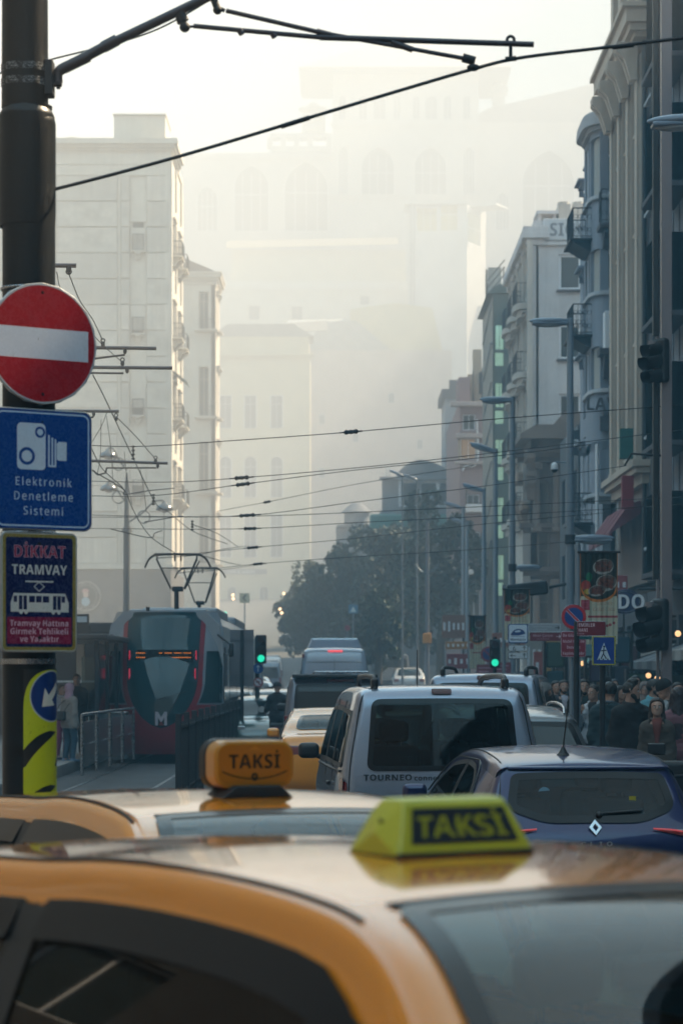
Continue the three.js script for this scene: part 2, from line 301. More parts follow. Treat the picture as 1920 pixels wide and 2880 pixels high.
    c.fillStyle = '#b88a86'; c.beginPath(); c.ellipse(250, 170, 62, 44, 0, 0, 7); c.fill(); c.fillStyle = '#c3a698'; c.beginPath(); c.ellipse(256, 230, 48, 56, 0, 0, 7); c.fill(); c.fillStyle = '#93a9b4'; c.beginPath(); c.ellipse(252, 350, 74, 76, 0, 0, 7); c.fill();
  });
  const bd = F.put('round_badge', cyl(.92, .92, .1, 0, -.05, 0, 40).rotateX(PI / 2), std({ color: C(.16, .16, .165), roughness: .6 }), U(243), Y(1677), .16);
  mk('badge_print', own(new THREE.CircleGeometry(.9, 40)), std({ map: badge, roughness: .7 }), bd, [0, 0, .054]);
}
// ---- left, further: the pale bay-fronted house
{
  const d = 206, s = FPX / d, g0 = groundY(d), X0 = mx(606, d), Y = (py) => my(py, d) - g0;
  const g = thing('bay_house', 'pale sunlit house with stacked bay windows behind the cream block', 'building', [X0, g0, -d]);
  const m = plaster(0.60, 0.55, 0.47), W = 6, yT = Y(800), L = 7;
  mk('interior', bx(-W + .1, -.35, 0, yT, -L, -.4), mInside, g);
  const F = new Wall(g, 0, 0, 0, 0), S = new Wall(g, 0, 0, 0, PI / 2);
  for (const [a, b] of [[820, 925], [1032, 1170], [1241, 1382], [1448, 1585]]) {
    F.win(-.96, Y(b), .8, (b - a) / s, { bars: 1, transom: .75, deep: .3, frame: plaster(.45, .38, .3) });
    F.put('balcony_slab', [rbox(1.9, .14, .9, .03, 0, -.07, .05), rbox(1.7, .12, .7, .03, 0, -.2, .02)], m, -.75, Y(b) - .03, 0);
    F.put('balcony_railing', railGeo(1.1, .8, .3, .1), mIron, -.7, Y(b), .04);
    F.put('relief', rbox(.14, .5, .08, .03), m, -.5, Y(b) - .75, .03);
    S.win(2.2, Y(b), 1.1, (b - a) / s, { hood: m, deep: .2 }); S.put('balcony_slab', rbox(2, .16, .6, .03, 0, -.08, .2), m, 2.2, Y(b), 0);
    S.win(4.8, Y(b), 1.1, (b - a) / s, { hood: m, deep: .2 });
  }
  F.wall('wall', W, yT, m, .35, -W, 0); S.wall('side_wall', L, yT, m, .35, 0, 0);
  mk('cornice', [...mould(W, [[.3, .08], [.25, .25], [.3, .45], [.16, .55]]).map((q) => q.translate(-W, yT, 0)), ...[[.3, .08, .15], [.25, .25, .42], [.3, .45, .7], [.16, .55, .93]].map(([h, p, y]) => rbox(p + .3, h, L, .02, (p - .3) / 2, yT + y, -L / 2 + p - .002, 1))], m, g);
  mk('roof', extr([[-W, 0], [.3, 0], [-W / 2 - .2, 1.5]], L - .4).translate(0, yT + 1.0, -L + .1), std({ color: C(.16, .12, .1), map: T_stone }), g);
}
// ---- hill: the cream house that closes the street
{
  const d = 360, s = FPX / d, g0 = groundY(d) - 1, X0 = mx(598, d), Y = (py) => my(py, d) - g0;
  const g = thing('cream_house', 'cream house with rows of three tall windows closing the street in the haze', 'building', [X0, g0, -d]);
  const m = plaster(0.62, 0.54, 0.36), W = (872 - 598) / s, yT = Y(1012), U = (px) => (px - 598) / s;
  mk('interior', bx(.3, W - .3, 0, yT, -9, -.4), mInside, g);
  const F = new Wall(g, 0, 0, 0, 0);
  for (const [a, b] of [[1112, 1205], [1283, 1400], [1448, 1568]]) for (const px of [634, 704, 778]) F.win(U(px), Y(b), 34 / s, (b - a) / s, { bars: 1, transom: .74, surround: plaster(.68, .64, .52), sill: m, arch: a > 1250 && a < 1300 ? 'round' : '' });
  for (const u of [U(652), U(742), U(835)]) { const [fr, pa] = winGeos(1.3, 2.4, { bars: 1 }); F.win(u, Y(1700), 1.3, 2.6, { bars: 1, arch: 'round' }); }
  F.wall('wall', W, yT, m, .4);
  mk('side_wall', [bx(W - .42, W, 0, yT, -9, -.42), bx(0, .42, 0, yT, -9, -.42)], m, g);
  mk('cornice', [...mould(W, [[.3, .1], [.25, .3], [.3, .55]]).map((q) => q.translate(0, yT, 0)), ...mould(W, [[.16, .06], [.16, .14]]).map((q) => q.translate(0, Y(1420), 0)), ...mould(W, [[.16, .06], [.16, .14]]).map((q) => q.translate(0, Y(1235), 0)), bx(W - .9, W - .12, 1, Y(1120), -.1, .16)], m, g);
  mk('attic', bx(.2, W - .2, yT + .8, Y(945), -8, -.5), m, g);
  mk('roof', [extr([[-.5, 0], [W + .5, 0], [W - 2.4, 1.8], [2.2, 1.8]], 8).translate(0, Y(945), -8.4)], std({ color: C(.30, .27, .24), map: T_stone }), g);
  mk('roof_sheet', [box(7, .08, 4, 0, 0, 0).rotateX(.5).rotateZ(.06).translate(W - 1, Y(912), -3)], std({ color: C(.22, .215, .20), roughness: .8, map: T_stone }), g);
  const lit = canvasTex(512, 64, (c) => { c.fillStyle = '#4a4a4c'; c.fillRect(0, 0, 512, 64); c.fillStyle = '#e8e6df'; c.font = 'bold 50px sans-serif'; c.textBaseline = 'middle'; c.fillText('CAFE & SABOR', 30, 34); });
  mk('shop_sign', box(6.2, .75, .12, U(690), Y(1608), .1), std({ color: C(.1, .1, .1) }), g);
  mk('sign_print', face(6.1, .7), std({ map: lit, roughness: .6 }), g, [U(690), Y(1608), .164]);
}
{ // hill: plain pinkish and yellow houses beside it
  const d = 382, s = FPX / d, g0 = groundY(d) - 1, X0 = mx(852, d), Y = (py) => my(py, d) - g0, U = (px) => (px - 852) / s;
  const g = thing('pink_house', 'plain pale pink gabled house wall on the hill beside the cream house', 'building', [X0, g0, -d]);
  const m = plaster(0.56, 0.46, 0.40, T_grime), my2 = plaster(.62, .54, .34);
  mk('wall', [bx(0, U(1270), 0, Y(985), -10, 0)], m, g);
  mk('gable', [extr([[U(980), Y(988)], [U(1245), Y(988)], [U(1215), Y(865)], [U(1110), Y(850)], [U(985), Y(868)]], 8).translate(0, 0, -8.5)], my2, g);
  mk('roof', [extr([[U(860), Y(986)], [U(1105), Y(990)], [U(1000), Y(900)], [U(900), Y(905)]], 9).translate(0, 0, -9.3), box(9, .07, 3.4).rotateX(.5).rotateZ(.02).translate(U(890), Y(905), -2)], std({ color: C(.45, .43, .40), roughness: .5, map: T_stone }), g);
  const F = new Wall(g, 0, 0, 0.001, 0);
  for (const [px, py] of [[905, 1180], [905, 1330], [1000, 1230], [1100, 1120], [1180, 1250], [1090, 1330]]) { const [fr, pa] = winGeos(.9, 1.6, {}); const f = F.put('window', fr, mWhiteFrame, U(px), Y(py), .03), p = new THREE.Mesh(pa, glassWin); p.name = 'pane'; p.position.z = -.005; f.add(p); }
  mk('wall_pipe', [rod(V(U(870), 2, .1), V(U(870), Y(1010), .1), .12)], m, g);
}
{ // hill: long house with a bright sloping roof
  const d = 456, s = FPX / d, g0 = groundY(d) - 2, X0 = mx(560, d), Y = (py) => my(py, d) - g0, U = (px) => (px - 560) / s;
  const g = thing('long_house', 'long pale house with a bright sloping sheet roof halfway up the hill', 'building', [X0, g0, -d]);
  const m = plaster(0.60, 0.57, 0.48, T_grime);
  mk('wall', [bx(0, U(1330), 0, Y(800), -9, 0)], m, g); mk('upper_wall', [bx(U(650), U(1140), Y(802), Y(700), -8.5, -1.2)], plaster(.62, .55, .40), g);
  mk('roof', [extr([[0, 0], [4.6, 2.1], [4.6, 2.0], [0, -.1]], U(1120) - U(635)).rotateY(PI / 2).translate(U(635), 0, 0).rotateZ(.022).translate(0, Y(700), .2)], std({ color: C(.20, .18, .13), roughness: .85, map: T_stone }), g);
  mk('terrace_wall', bx(U(560), U(1330), Y(815), Y(792), -2, .3), plaster(.66, .64, .58), g);
  const F = new Wall(g, 0, 0, 0.001, 0);
  for (const [px, py, w, h] of [[715, 880, 2, 2.6], [835, 880, 2, 2.4], [1025, 845, 1.7, 1.6], [1195, 865, .9, 1.6], [690, 975, 1.2, 2], [790, 975, 1.2, 2], [1090, 960, 1.2, 2]]) { const [fr, pa] = winGeos(w, h, {}); const f = F.put('window', fr, plaster(.55, .45, .33), U(px), Y(py), .03), p = new THREE.Mesh(pa, glassWin); p.name = 'pane'; p.position.z = -.005; f.add(p); }
}
{ // hill: concrete box with glazed top floor
  const d = 440, s = FPX / d, g0 = groundY(d) - 2, X0 = mx(1150, d), Y = (py) => my(py, d) - g0, U = (px) => (px - 1150) / s;
  const g = thing('glazed_house', 'tall flat roofed house with large lit windows in its top floor on the hill', 'building', [X0, g0, -d]);
  const m = plaster(0.58, 0.57, 0.54, T_grime), W = U(1312), L = 11;
  const F = new Wall(g, 0, 0, 0, 0), B = new Wall(g, 0, 0, -8, 0), tv = phy({ color: C(.9, .86, .6), transmission: 1, roughness: .05, thickness: 0 });
  F.win(U(1200), Y(652), 60 / s, 70 / s, { bars: 2, glass: tv, f: .12 }); F.win(U(1262), Y(650), 52 / s, 78 / s, { bars: 1, transom: .6, glass: tv, f: .12 });
  B.holes = F.holes.slice(); F.wall('wall', W, Y(575), m, .3); B.wall('back_wall', W, Y(575), m, .3);
  const S = new Wall(g, W, 0, 0, PI / 2.9); S.win(3.1, Y(680), 5.2, 88 / s, { bars: 4, transom: .5, glass: tv, f: .14 }); S.wall('side_wall', 8, Y(575), m, .3);
  mk('floor_slab', [bx(.3, W - .3, Y(700) - .3, Y(700), -7.6, -.4)], m, g); mk('roof', [bx(-.8, W + .1, Y(575), Y(566), -8.5, .6), box(8.4, .35, 5, 0, 0, 0).rotateY(PI / 2.9 - PI / 2).translate(W + 2.6, Y(576), -3.2)], m, g);
  mk('lower_house', bx(-1.5, W + 6.5, 0, Y(850), -9, -4), m, g);
  mk('ladder', [...[0, .6].map((x) => rod(V(U(1155) + x, Y(880), .1), V(U(1155) + x, Y(560), .1), .06)), ...Array.from({ length: 22 }, (_, i) => rod(V(U(1155), Y(875) + i * .55, .1), V(U(1155) + .6, Y(875) + i * .55, .1), .04))], mIron, g);
}
{ // hilltop: the big school-like building with a tower under a wide hipped roof
  const d = 498, s = FPX / d, g0 = groundY(d) - 3, X0 = mx(935, d), Y = (py) => my(py, d) - g0, U = (px) => (px - 935) / s;
  const g = thing('hilltop_mansion', 'huge pale hilltop building with arched windows and a wide hipped tower roof in the haze', 'building', [X0, g0, -d]);
  const m = plaster(0.42, 0.40, 0.37), mr = std({ color: C(.22, .2, .19), map: T_stone });
  const T = new Wall(g, 0, 0, 0, 0), TW = U(1345);
  mk('interior', bx(.5, TW - .5, 0, Y(205), -16, -.8), mInside, g);
  for (const [a, b] of [[962, 24], [1020, 28], [1067, 40], [1116, 24], [1170, 24], [1212, 40], [1258, 26], [1312, 24]]) T.win(U(a), Y(335), b * .9 / s, 68 / s, { bars: 1, arch: 'round', deep: .4 });
  for (const [px, w] of [[1062, 95], [1210, 92], [1318, 34], [965, 30]]) T.win(U(px), Y(560), w / s, 150 / s, { bars: 3, transom: .5, arch: 'point', deep: .5, f: .12 });
  T.wall('tower_wall', TW, Y(205), m, .8);
  mk('tower_side', [bx(TW - .8, TW, 0, Y(205), -18, -.82), bx(0, .8, 0, Y(205), -18, -.82)], m, g);
  mk('tower_cornice', [...mould(TW, [[.4, .3], [.5, .5]]).map((q) => q.translate(0, Y(358), 0)), ...mould(TW, [[.4, .3], [.5, .5]]).map((q) => q.translate(0, Y(560), 0))], m, g);
  const cx = U(1138), hw = 297 / s, ye = Y(200), ya = Y(78);
  const roof = new THREE.CylinderGeometry(0.10, 1, 1, 4, 1).rotateY(PI / 4).scale(hw * 1.414, ya - ye, 13 * 1.414).translate(cx, (ya + ye) / 2, -9.5);
  mk('tower_roof', [roof, bx(cx - hw * .98, cx + hw * .98, ye - .5, ye, -22, 3.2)], mr, g);
  mk('roof_vent', [bx(U(1168), U(1186), ya - 2.2, ya - .6, -9, -8), cyl(1.6, .2, 1.4, cx, ya - .1, -9.5, 4)], mr, g);
  // wings with pointed arches
  const Lw = new Wall(g, U(380), 0, -4, 0), R = new Wall(g, TW, 0, -3, 0);
  for (const [px, w, h] of [[450, 60, 130], [580, 60, 130], [705, 100, 190], [860, 126, 200]]) Lw.win((px - 380) / s, Y(640), w / s, h / s, { bars: 3, transom: .55, arch: 'point', deep: .5, f: .14 });
  Lw.wall('wing_wall', U(935) - U(380), Y(418), m, .8);
  for (const [px, w, h] of [[1415, 40, 110], [1545, 150, 230], [1690, 60, 130], [1790, 60, 130]]) R.win((px - 1345) / s, Y(640), w / s, h / s, { bars: 3, transom: .55, arch: 'point', deep: .5, f: .14 });
  R.wall('wing_wall', (1900 - 1345) / s, Y(335), m, .8);
  mk('wing_body', [bx(U(380), -.1, 0, Y(420), -20, -5), bx(TW + .1, U(1900), 0, Y(338), -20, -4)], mInside, g);
  mk('wing_roof', [extr([[TW, Y(336)], [U(1900), Y(336)], [U(1900), Y(250)], [U(1690), Y(218)], [U(1660), Y(222)], [U(1380), Y(288)], [TW, Y(305)]], 14).translate(0, 0, -19)], mr, g);
  mk('wing_cornice', [...mould(U(935) - U(380), [[.5, .3], [.5, .6]]).map((q) => q.translate(U(380), Y(440), -4)), ...mould((1900 - 1345) / s, [[.5, .3], [.5, .6]]).map((q) => q.translate(TW, Y(352), -3))], m, g);
  // left turret with openings and the roof terrace
  const tc = U(880);
  mk('turret', [cyl(2.4, 2.4, 3.8, tc, Y(352), -8, 12), cyl(2.9, 3.1, .4, tc, Y(286), -8, 12), cyl(3, .5, .8, tc, Y(284), -8, 12), sph(1.3, tc, Y(278), -8, 1, .9, 1)], m, g);
  mk('terrace_wall', [bx(U(758), -.2, Y(415), Y(398), -7, -4.2), bx(U(758), -.2, Y(376), Y(362), -7, -4.2), ...[762, 800, 838, 876, 930].map((px) => bx(U(px) - .9, U(px) + .2, Y(400), Y(374), -7, -4.2))], m, g);
  mk('chimney', [bx(U(1390), U(1425), Y(340), Y(215), -9, -7), bx(U(1382), U(1434), Y(240), Y(222), -9.6, -6.5), cyl(1.1, .6, 1.6, U(1407), Y(215), -8, 8)], m, g);
}
// ---------------------------------------------------------------- the right row. Local axes: street side faces -x at x = 0; z = 0 is the corner farthest from the camera
const XR = 9.0;
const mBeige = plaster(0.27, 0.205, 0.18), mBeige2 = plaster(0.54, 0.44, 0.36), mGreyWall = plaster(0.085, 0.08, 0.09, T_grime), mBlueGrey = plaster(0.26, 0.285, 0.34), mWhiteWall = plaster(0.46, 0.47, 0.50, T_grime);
const mAddedBlock = plaster(.055, .058, .062, T_grime);  // kept dark so the added unseen blocks mirror dark in car glass
const street = (g, x = 0) => new Wall(g, x, 0, 0, -PI / 2);   // u = 0 at the far end, growing towards the camera
function stallFloor(g, S, L, mat) { // a dark shop floor with glazed openings
  S.put('shop_front', bx(0, L, 0, .5, -.3, .02), mat); S.put('shop_front', bx(0, L, 3.4, 4.3, -.3, .02), mat);
  const n = Math.max(1, Math.round(L / 3)); for (let i = 0; i <= n; i++) S.put('shop_pier', bx(-.22, .22, .5, 3.4, -.3, .05), mat, clamp(L * i / n, .22, L - .22));
  for (let i = 0; i < n; i++) { const [fr, pa] = winGeos(L / n - .5, 2.85, { bars: 1, transom: .8 }); const f = S.put('shop_window', fr, mIron, L * (i + .5) / n, 1.95, -.1), p = new THREE.Mesh(pa, glassWin); p.name = 'pane'; p.position.z = -.01; f.add(p); }
}
{ // nearest: white bay fronted building, mostly outside the frame on the right
  const g = thing('white_bay_building', 'blue grey building with white rounded bays at the right edge of the photo', 'building', [8.62, .12, -66.4]);
  const S = street(g), L = 20, H = 26;
  for (let k = 0; k < 6; k++) for (let i = 0; i < 4; i++) S.win(5.6 + i * 4, 5.2 + k * 3.2, 1.5, 1.7, { sill: mWhiteWall, deep: .2 });
  stallFloor(g, S, L, mGreyWall);
  S.wall('wall', L, H - 4.3, mBlueGrey, .3, 0, 4.3);
  mk('interior', bx(.45, 9, 0, H - .1, .1, L - .1), mInside, g); mk('end_wall', bx(.35, 9, 0, H, -.3, 0), mBlueGrey, g); mk('roof', bx(-.3, 9, H, H + .4, -.3, L), mBlueGrey, g);
  for (let k = 0; k < 6; k++) { // rounded white bays, one per floor, with a dark soffit
    const y = 4.9 + k * 3.2; S.put('bay', [extr((() => { const s = new THREE.Shape(); s.moveTo(-1.7, 0); s.quadraticCurveTo(-1.7, .75, -.7, .8); s.lineTo(1.5, .8); s.lineTo(1.5, 0); return s; })(), 1.9, .02).rotateX(-PI / 2).scale(1, 1, -1)], mWhiteWall, 3.4, y - .4, 0);
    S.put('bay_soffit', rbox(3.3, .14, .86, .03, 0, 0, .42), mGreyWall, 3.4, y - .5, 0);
  }
  for (let x = .6; x < 3; x += 1.15) S.put('panel_joint', rbox(.03, 19, .03, .005, 0, 13.5, .01), mGreyWall, x, 0, 0);
}
{ // beige neoclassical building with tall pilasters
  const g = thing('pilaster_building', 'tall beige building with close white edged pilasters and a heavy cornice, right', 'building', [XR, .12, -81]);
  const S = street(g), L = 7.6, H = 25;
  mk('interior', bx(.45, 9, 0, H - .1, .1, 12.2), mInside, g);
  const fl = [8.6, 11.9, 15.2, 18.2, 22.2], us = [1.25, 3.65, 6.05];
  for (const y of fl) for (const u of us) S.win(u, y, 1.15, y > 20 ? 1.9 : 2.1, { bars: 1, transom: .72, deep: .34, frame: mIron, sill: mBeige2 });
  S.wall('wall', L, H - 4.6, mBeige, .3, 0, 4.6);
  for (const u of [.28, 2.45, 4.85, 7.2]) { S.put('pilaster', [rbox(.62, 11.9, .2, .02, 0, 14.3, .1), rbox(.5, 11.8, .12, .02, 0, 14.3, .24), rbox(.8, .3, .36, .03, 0, 8.25, .14)], mBeige2, u); S.put('pilaster', rbox(.6, 3.4, .26, .02, 0, 23.1, .12), mBeige2, u); S.put('bracket', bracketGeo(.2, 1.1, .62), mBeige2, u - .22, 20.55, .28); S.put('bracket', bracketGeo(.2, 1.1, .62), mBeige2, u + .24, 20.55, .28); }
  S.put('cornice', mould(L + .3, [[.16, .45], [.22, .6], [.42, .72], [.14, .84]]).map((q) => q.translate(-.15, 20.55, 0)), mBeige2, 0, 0, 0);
  S.put('cornice', mould(L + .3, [[.3, .2], [.18, .4], [.2, .5]]).map((q) => q.translate(-.15, 7.5, 0)), mBeige2, 0, 0, 0);
  S.put('cornice', mould(L, [[.2, .5], [.3, .8]]).map((q) => q.translate(0, H - .4, 0)), mGreyWall, 0, 0, 0);
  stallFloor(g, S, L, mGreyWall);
  mk('side_wall', [bx(.32, 9, 0, H, -.3, 0), bx(.32, 9, 0, H, L, L + .3)], mBeige, g);
  // plainer dark neighbour section nearer the camera
  const S2 = new Wall(g, .02, 0, L + .02, -PI / 2);
  for (let k = 0; k < 6; k++) { S2.win(1.2, 5.6 + k * 3.25, 1.3, 1.9, { deep: .2, sill: mWhiteWall, frame: mWhiteFrame }); S2.win(3.5, 5.6 + k * 3.25, 1.3, 1.9, { deep: .2, sill: mWhiteWall }); }
  S2.wall('dark_wall', 4.6, H - 4.6, mGreyWall, .3, 0, 4.6); stallFloor(g, S2, 4.6, mGreyWall);
  S2.put('drain_pipe', [rod(V(.1, 4.7, .12), V(.1, H, .12), .07), rod(V(2.5, 4.7, .12), V(2.5, H, .12), .1)], mBlack, 0, 0, 0);
  // folding awnings over the first floor
  for (let i = 0; i < 4; i++) S.put('awning', [extr([[0, 0], [.35, -.1], [.95, -.95], [.95, -1.2], [.88, -1.2], [.85, -.95], [0, -.4]], 1.3).rotateY(-PI / 2).translate(.65, 0, 0)], std({ color: C(.20, .055, .07), map: T_cloth, roughness: .9 }), 1 + i * 1.6, 7.1, .05);
  S.put('hanging_sign', [rbox(.2, 1.0, .36, .02)], std({ color: C(.24, .018, .03), roughness: .5 }), 6.9, 7.3, .5);
  S.put('hanging_sign', [rbox(.3, .9, .4, .02)], std({ color: C(.015, .10, .085), roughness: .5 }), 7.4, 8.7, .6);
}
{ // grey house with a rounded bay tower and iron balconies
  const g = thing('bay_tower_house', 'blue grey house with a round topped bay tower and black iron balconies, right', 'building', [XR, .12, -94]);
  const d = 82.4, Y = (py) => my(py, d) - .12, X = (px) => mx(px, d) - XR, S = street(g), L = 12, H = 19.2;
  mk('interior', bx(.45, 9, 0, H, .1, L - .1), mInside, g);
  const pitch = 3.22, f0 = Y(1092), fl = [-2, -1, 0, 1, 2].map((k) => f0 + k * pitch);
  for (const y of fl) for (const u of [1.8, 5]) S.win(u, y, 1.1, 2, { deep: .2, bars: 1, transom: .72, hood: mBlueGrey });
  S.wall('wall', L - 4, H - 4.3, mBlueGrey, .3, 0, 4.3); stallFloor(g, S, L - 4, mGreyWall);
  mk('end_wall', bx(.32, 9, 0, H + 1.2, L - .3, L), mBlueGrey, g); mk('back_wall', bx(.32, 9, 0, H + 2.6, -.3, 0), mBlueGrey, g);
  // bay: bow-fronted plan, flat face towards the camera with windows
  const x0 = X(1668), x1 = .5, zN = L - .4, zF = L - 3.8;
  const plan = (o) => { const s = new THREE.Shape(); s.moveTo(x1, -zN - o); s.lineTo(x0 + .55, -zN - o); s.bezierCurveTo(x0 + .1 - o, -zN - o, x0 - o, -zN + .5, x0 - o, -zN + 1.2); s.lineTo(x0 - o, -zF - .8); s.quadraticCurveTo(x0 - o, -zF + o, x0 + .7, -zF + o); s.lineTo(x1, -zF + o); return s; };
  const slab = (o, y, h, b = .02) => extr(plan(o), h, b).rotateX(-PI / 2).scale(1, 1, 1).translate(0, y, 0);
  const yb = Y(1240), yt = Y(362);
  // wall of the bay between the window bands
  const F = new Wall(g, 0, 0, zN, 0), uw = (X(1690) + X(1737)) / 2 + .12, ww = .86;
  const rowsY = [...fl.map((y, k) => [y, k]), [Y(546), 5]];
  mk('bay_core', [slab(-.12, yb, yt - yb, 0)], mInside, g);
  for (let k = 0; k < 5; k++) {
    const y = [Y(1385), Y(1092), Y(817), Y(546), Y(300)][k], yn = k < 4 ? y + (k === 3 ? 1.95 : 1.4) : 0;
    if (k < 4) {
      mk('bay_wall', [slab(0, k ? [Y(1385), Y(1092), Y(817), Y(546)][k - 1] + 1.42 : yb, y - (k ? [Y(1385), Y(1092), Y(817), Y(546)][k - 1] + 1.42 : yb), 0)], mBlueGrey, g);
      const h = yn - y, top = k === 3 ? yt : y + 1.42;
      mk('bay_mullion', [bx(x1 - .5, x1, y, top, zN - .3, zN), bx(x0 + .5, uw - ww / 2 - .0, y, top, zN - .25, zN - .02), bx(x0, x0 + .2, y, top, zF + .2, zF + .6), bx(x0, x0 + .2, y, top, (zF + zN) / 2 - .15, (zF + zN) / 2 + .15), bx(x0 + .02, x0 + .2, y, top, zN - 1.5, zN - 1.1), ...(k === 3 ? [slab(0, y + h, yt - y - h, 0)] : [])], mBlueGrey, g);
      const [fr, pa] = winGeos(ww, h, { bars: 1, transom: k === 3 ? .66 : .9, f: .09 }); const f = F.put('window', fr, mWhiteFrame, uw, y + h / 2, -.06), p = new THREE.Mesh(pa, glassWin); p.name = 'pane'; p.position.z = -.01; f.add(p);
      const [f2, p2] = winGeos(.7, h, { bars: 1 }); for (const zz of [zF + 1.2, zN - 1.95]) { const q = mk('window', f2, mWhiteFrame, g, [x0 + .08, y + h / 2, zz], -PI / 2), pp = new THREE.Mesh(p2, glassWin); pp.name = 'pane'; pp.position.z = -.01; q.add(pp); }
      mk('sill', [slab(.1, y - .12, .1)], mWhiteWall, g);
    }
  }
  mk('bay_dome', [slab(.12, yt, .14), slab(.3, yt + .14, .16), slab(.2, yt + .3, .2, .1), slab(-.2, yt + .5, .2, .15)], plaster(.40, .41, .44), g);
  mk('cornice', [bx(.1, 9, H, H + .5, 0, L + .1)], mBlueGrey, g); mk('chimney', [bx(.2, .9, H, Y(185), 6.5, 8), bx(.1, 1, Y(185), Y(172), 6.4, 8.1), bx(.3, .5, H, Y(150), 4, 4.4)], mGreyWall, g);
  // balconies on the camera side and the street side
  for (const [py0, py1] of [[550, 690], [0, 0]]) if (py0) {
    F.put('balcony_railing', railGeo(1.15, (641 - 550) / 85, .7, .17, true), mIron, uw + .1, Y(636), .1); F.put('balcony_slab', [rbox(1.3, .2, .95, .04, 0, -.12, .4), bracketGeo(.9, .55, .7).translate(0, -.2, 0)], mGreyWall, uw + .1, Y(636), 0);
  }
  F.put('wall_box', [rbox(.95, 1.25, .6, .03, 0, 0, .3)], mWhiteFrame, uw + .12, Y(935), .02);
  mk('box_emblem', [new THREE.CylinderGeometry(.26, .26, .02, 24, 1, false, 0, PI * 1.3).rotateX(PI / 2)], std({ color: C(.42, .28, .08), roughness: .4 }), g, [uw + .3, Y(918), zN + .64]);
  F.put('balcony_slab', [rbox(1.3, .22, .9, .04, 0, -.1, .4), bracketGeo(.9, .7, .7).translate(0, -.2, 0)], mGreyWall, uw + .1, Y(988), 0);
  for (const py of [662, 935, 1468]) { // street side balconies stand out to the left
    const y = Y(py), zz = zF + 1.5, h = py === 1468 ? .95 : 1.0;
    mk('balcony_railing', railGeo(2.2, h, .62, .16, true), mIron, g, [x0 + .02, y + .06, zz], -PI / 2);
    mk('balcony_slab', [rbox(.78, .1, 2.4, .03, x0 - .33, y, zz), extr([[0, 0], [-.6, 0], [-.1, -.3], [0, -.32]], 2).translate(x0, y - .05, zz - 1)], mIron, g);
  }
  // old sign letters on the bay
  mk('sign_letters', [text3('LAYIK', .42, .08).rotateY(0).translate(uw - .1, Y(1137), zN + .06), bx(x0 + .3, x1 - .1, Y(1170) - .02, Y(1160), zN, zN + .3), bx(x0 + .2, x1 - .2, Y(1212), Y(1172), zN, zN + .2)], mGreyWall, g);
  mk('white_pipe', [rod(V(X(1690) - .16, 4, zN + .15), V(X(1690) - .16, Y(1250), zN + .15), .06), rod(V(X(1737), 7, zN + .12), V(X(1737), Y(700), zN + .12), .06)], mWhiteFrame, g);
}
{ // dark three storey building with a roof sign, and its air conditioners
  const d = 99, g = thing('dark_sign_building', 'low dark building with white letters on its top band behind the street lamp', 'building', [XR + .12, .2, -104]), Y = (py) => my(py, d) - .2;
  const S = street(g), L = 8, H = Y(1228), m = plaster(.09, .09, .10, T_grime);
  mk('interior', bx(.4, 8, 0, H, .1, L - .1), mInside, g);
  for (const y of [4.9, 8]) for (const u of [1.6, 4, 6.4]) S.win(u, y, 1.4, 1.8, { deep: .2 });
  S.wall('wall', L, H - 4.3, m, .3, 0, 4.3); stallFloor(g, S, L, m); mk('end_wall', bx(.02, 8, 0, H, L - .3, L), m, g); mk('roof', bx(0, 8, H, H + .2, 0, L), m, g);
  const F = new Wall(g, 0, 0, L, 0), U = (px) => mx(px, 96) - XR - .12;
  F.put('sign_board', bx(U(1604), U(1760), Y(1300), Y(1232), 0, .12), std({ color: C(.035, .04, .05), roughness: .5 }));
  F.put('sign_letters', text3('Panasonic', .34, .06), mWhiteFrame, U(1672), Y(1263), .125);
  for (const py of [1330, 1365, 1410]) F.put('air_conditioner', [rbox(.85, .58, .35, .03), cyl(.22, .22, .02, 0, 0, 0, 16).rotateX(PI / 2).translate(-.12, 0, .18)], mWhiteFrame, U(1665), Y(py), .2);
  F.put('railing', Array.from({ length: 14 }, (_, i) => rod(V(i * .12, 0, 0), V(i * .12, 1.4, 0), .012)), mIron, U(1602), Y(1420), .05);
}
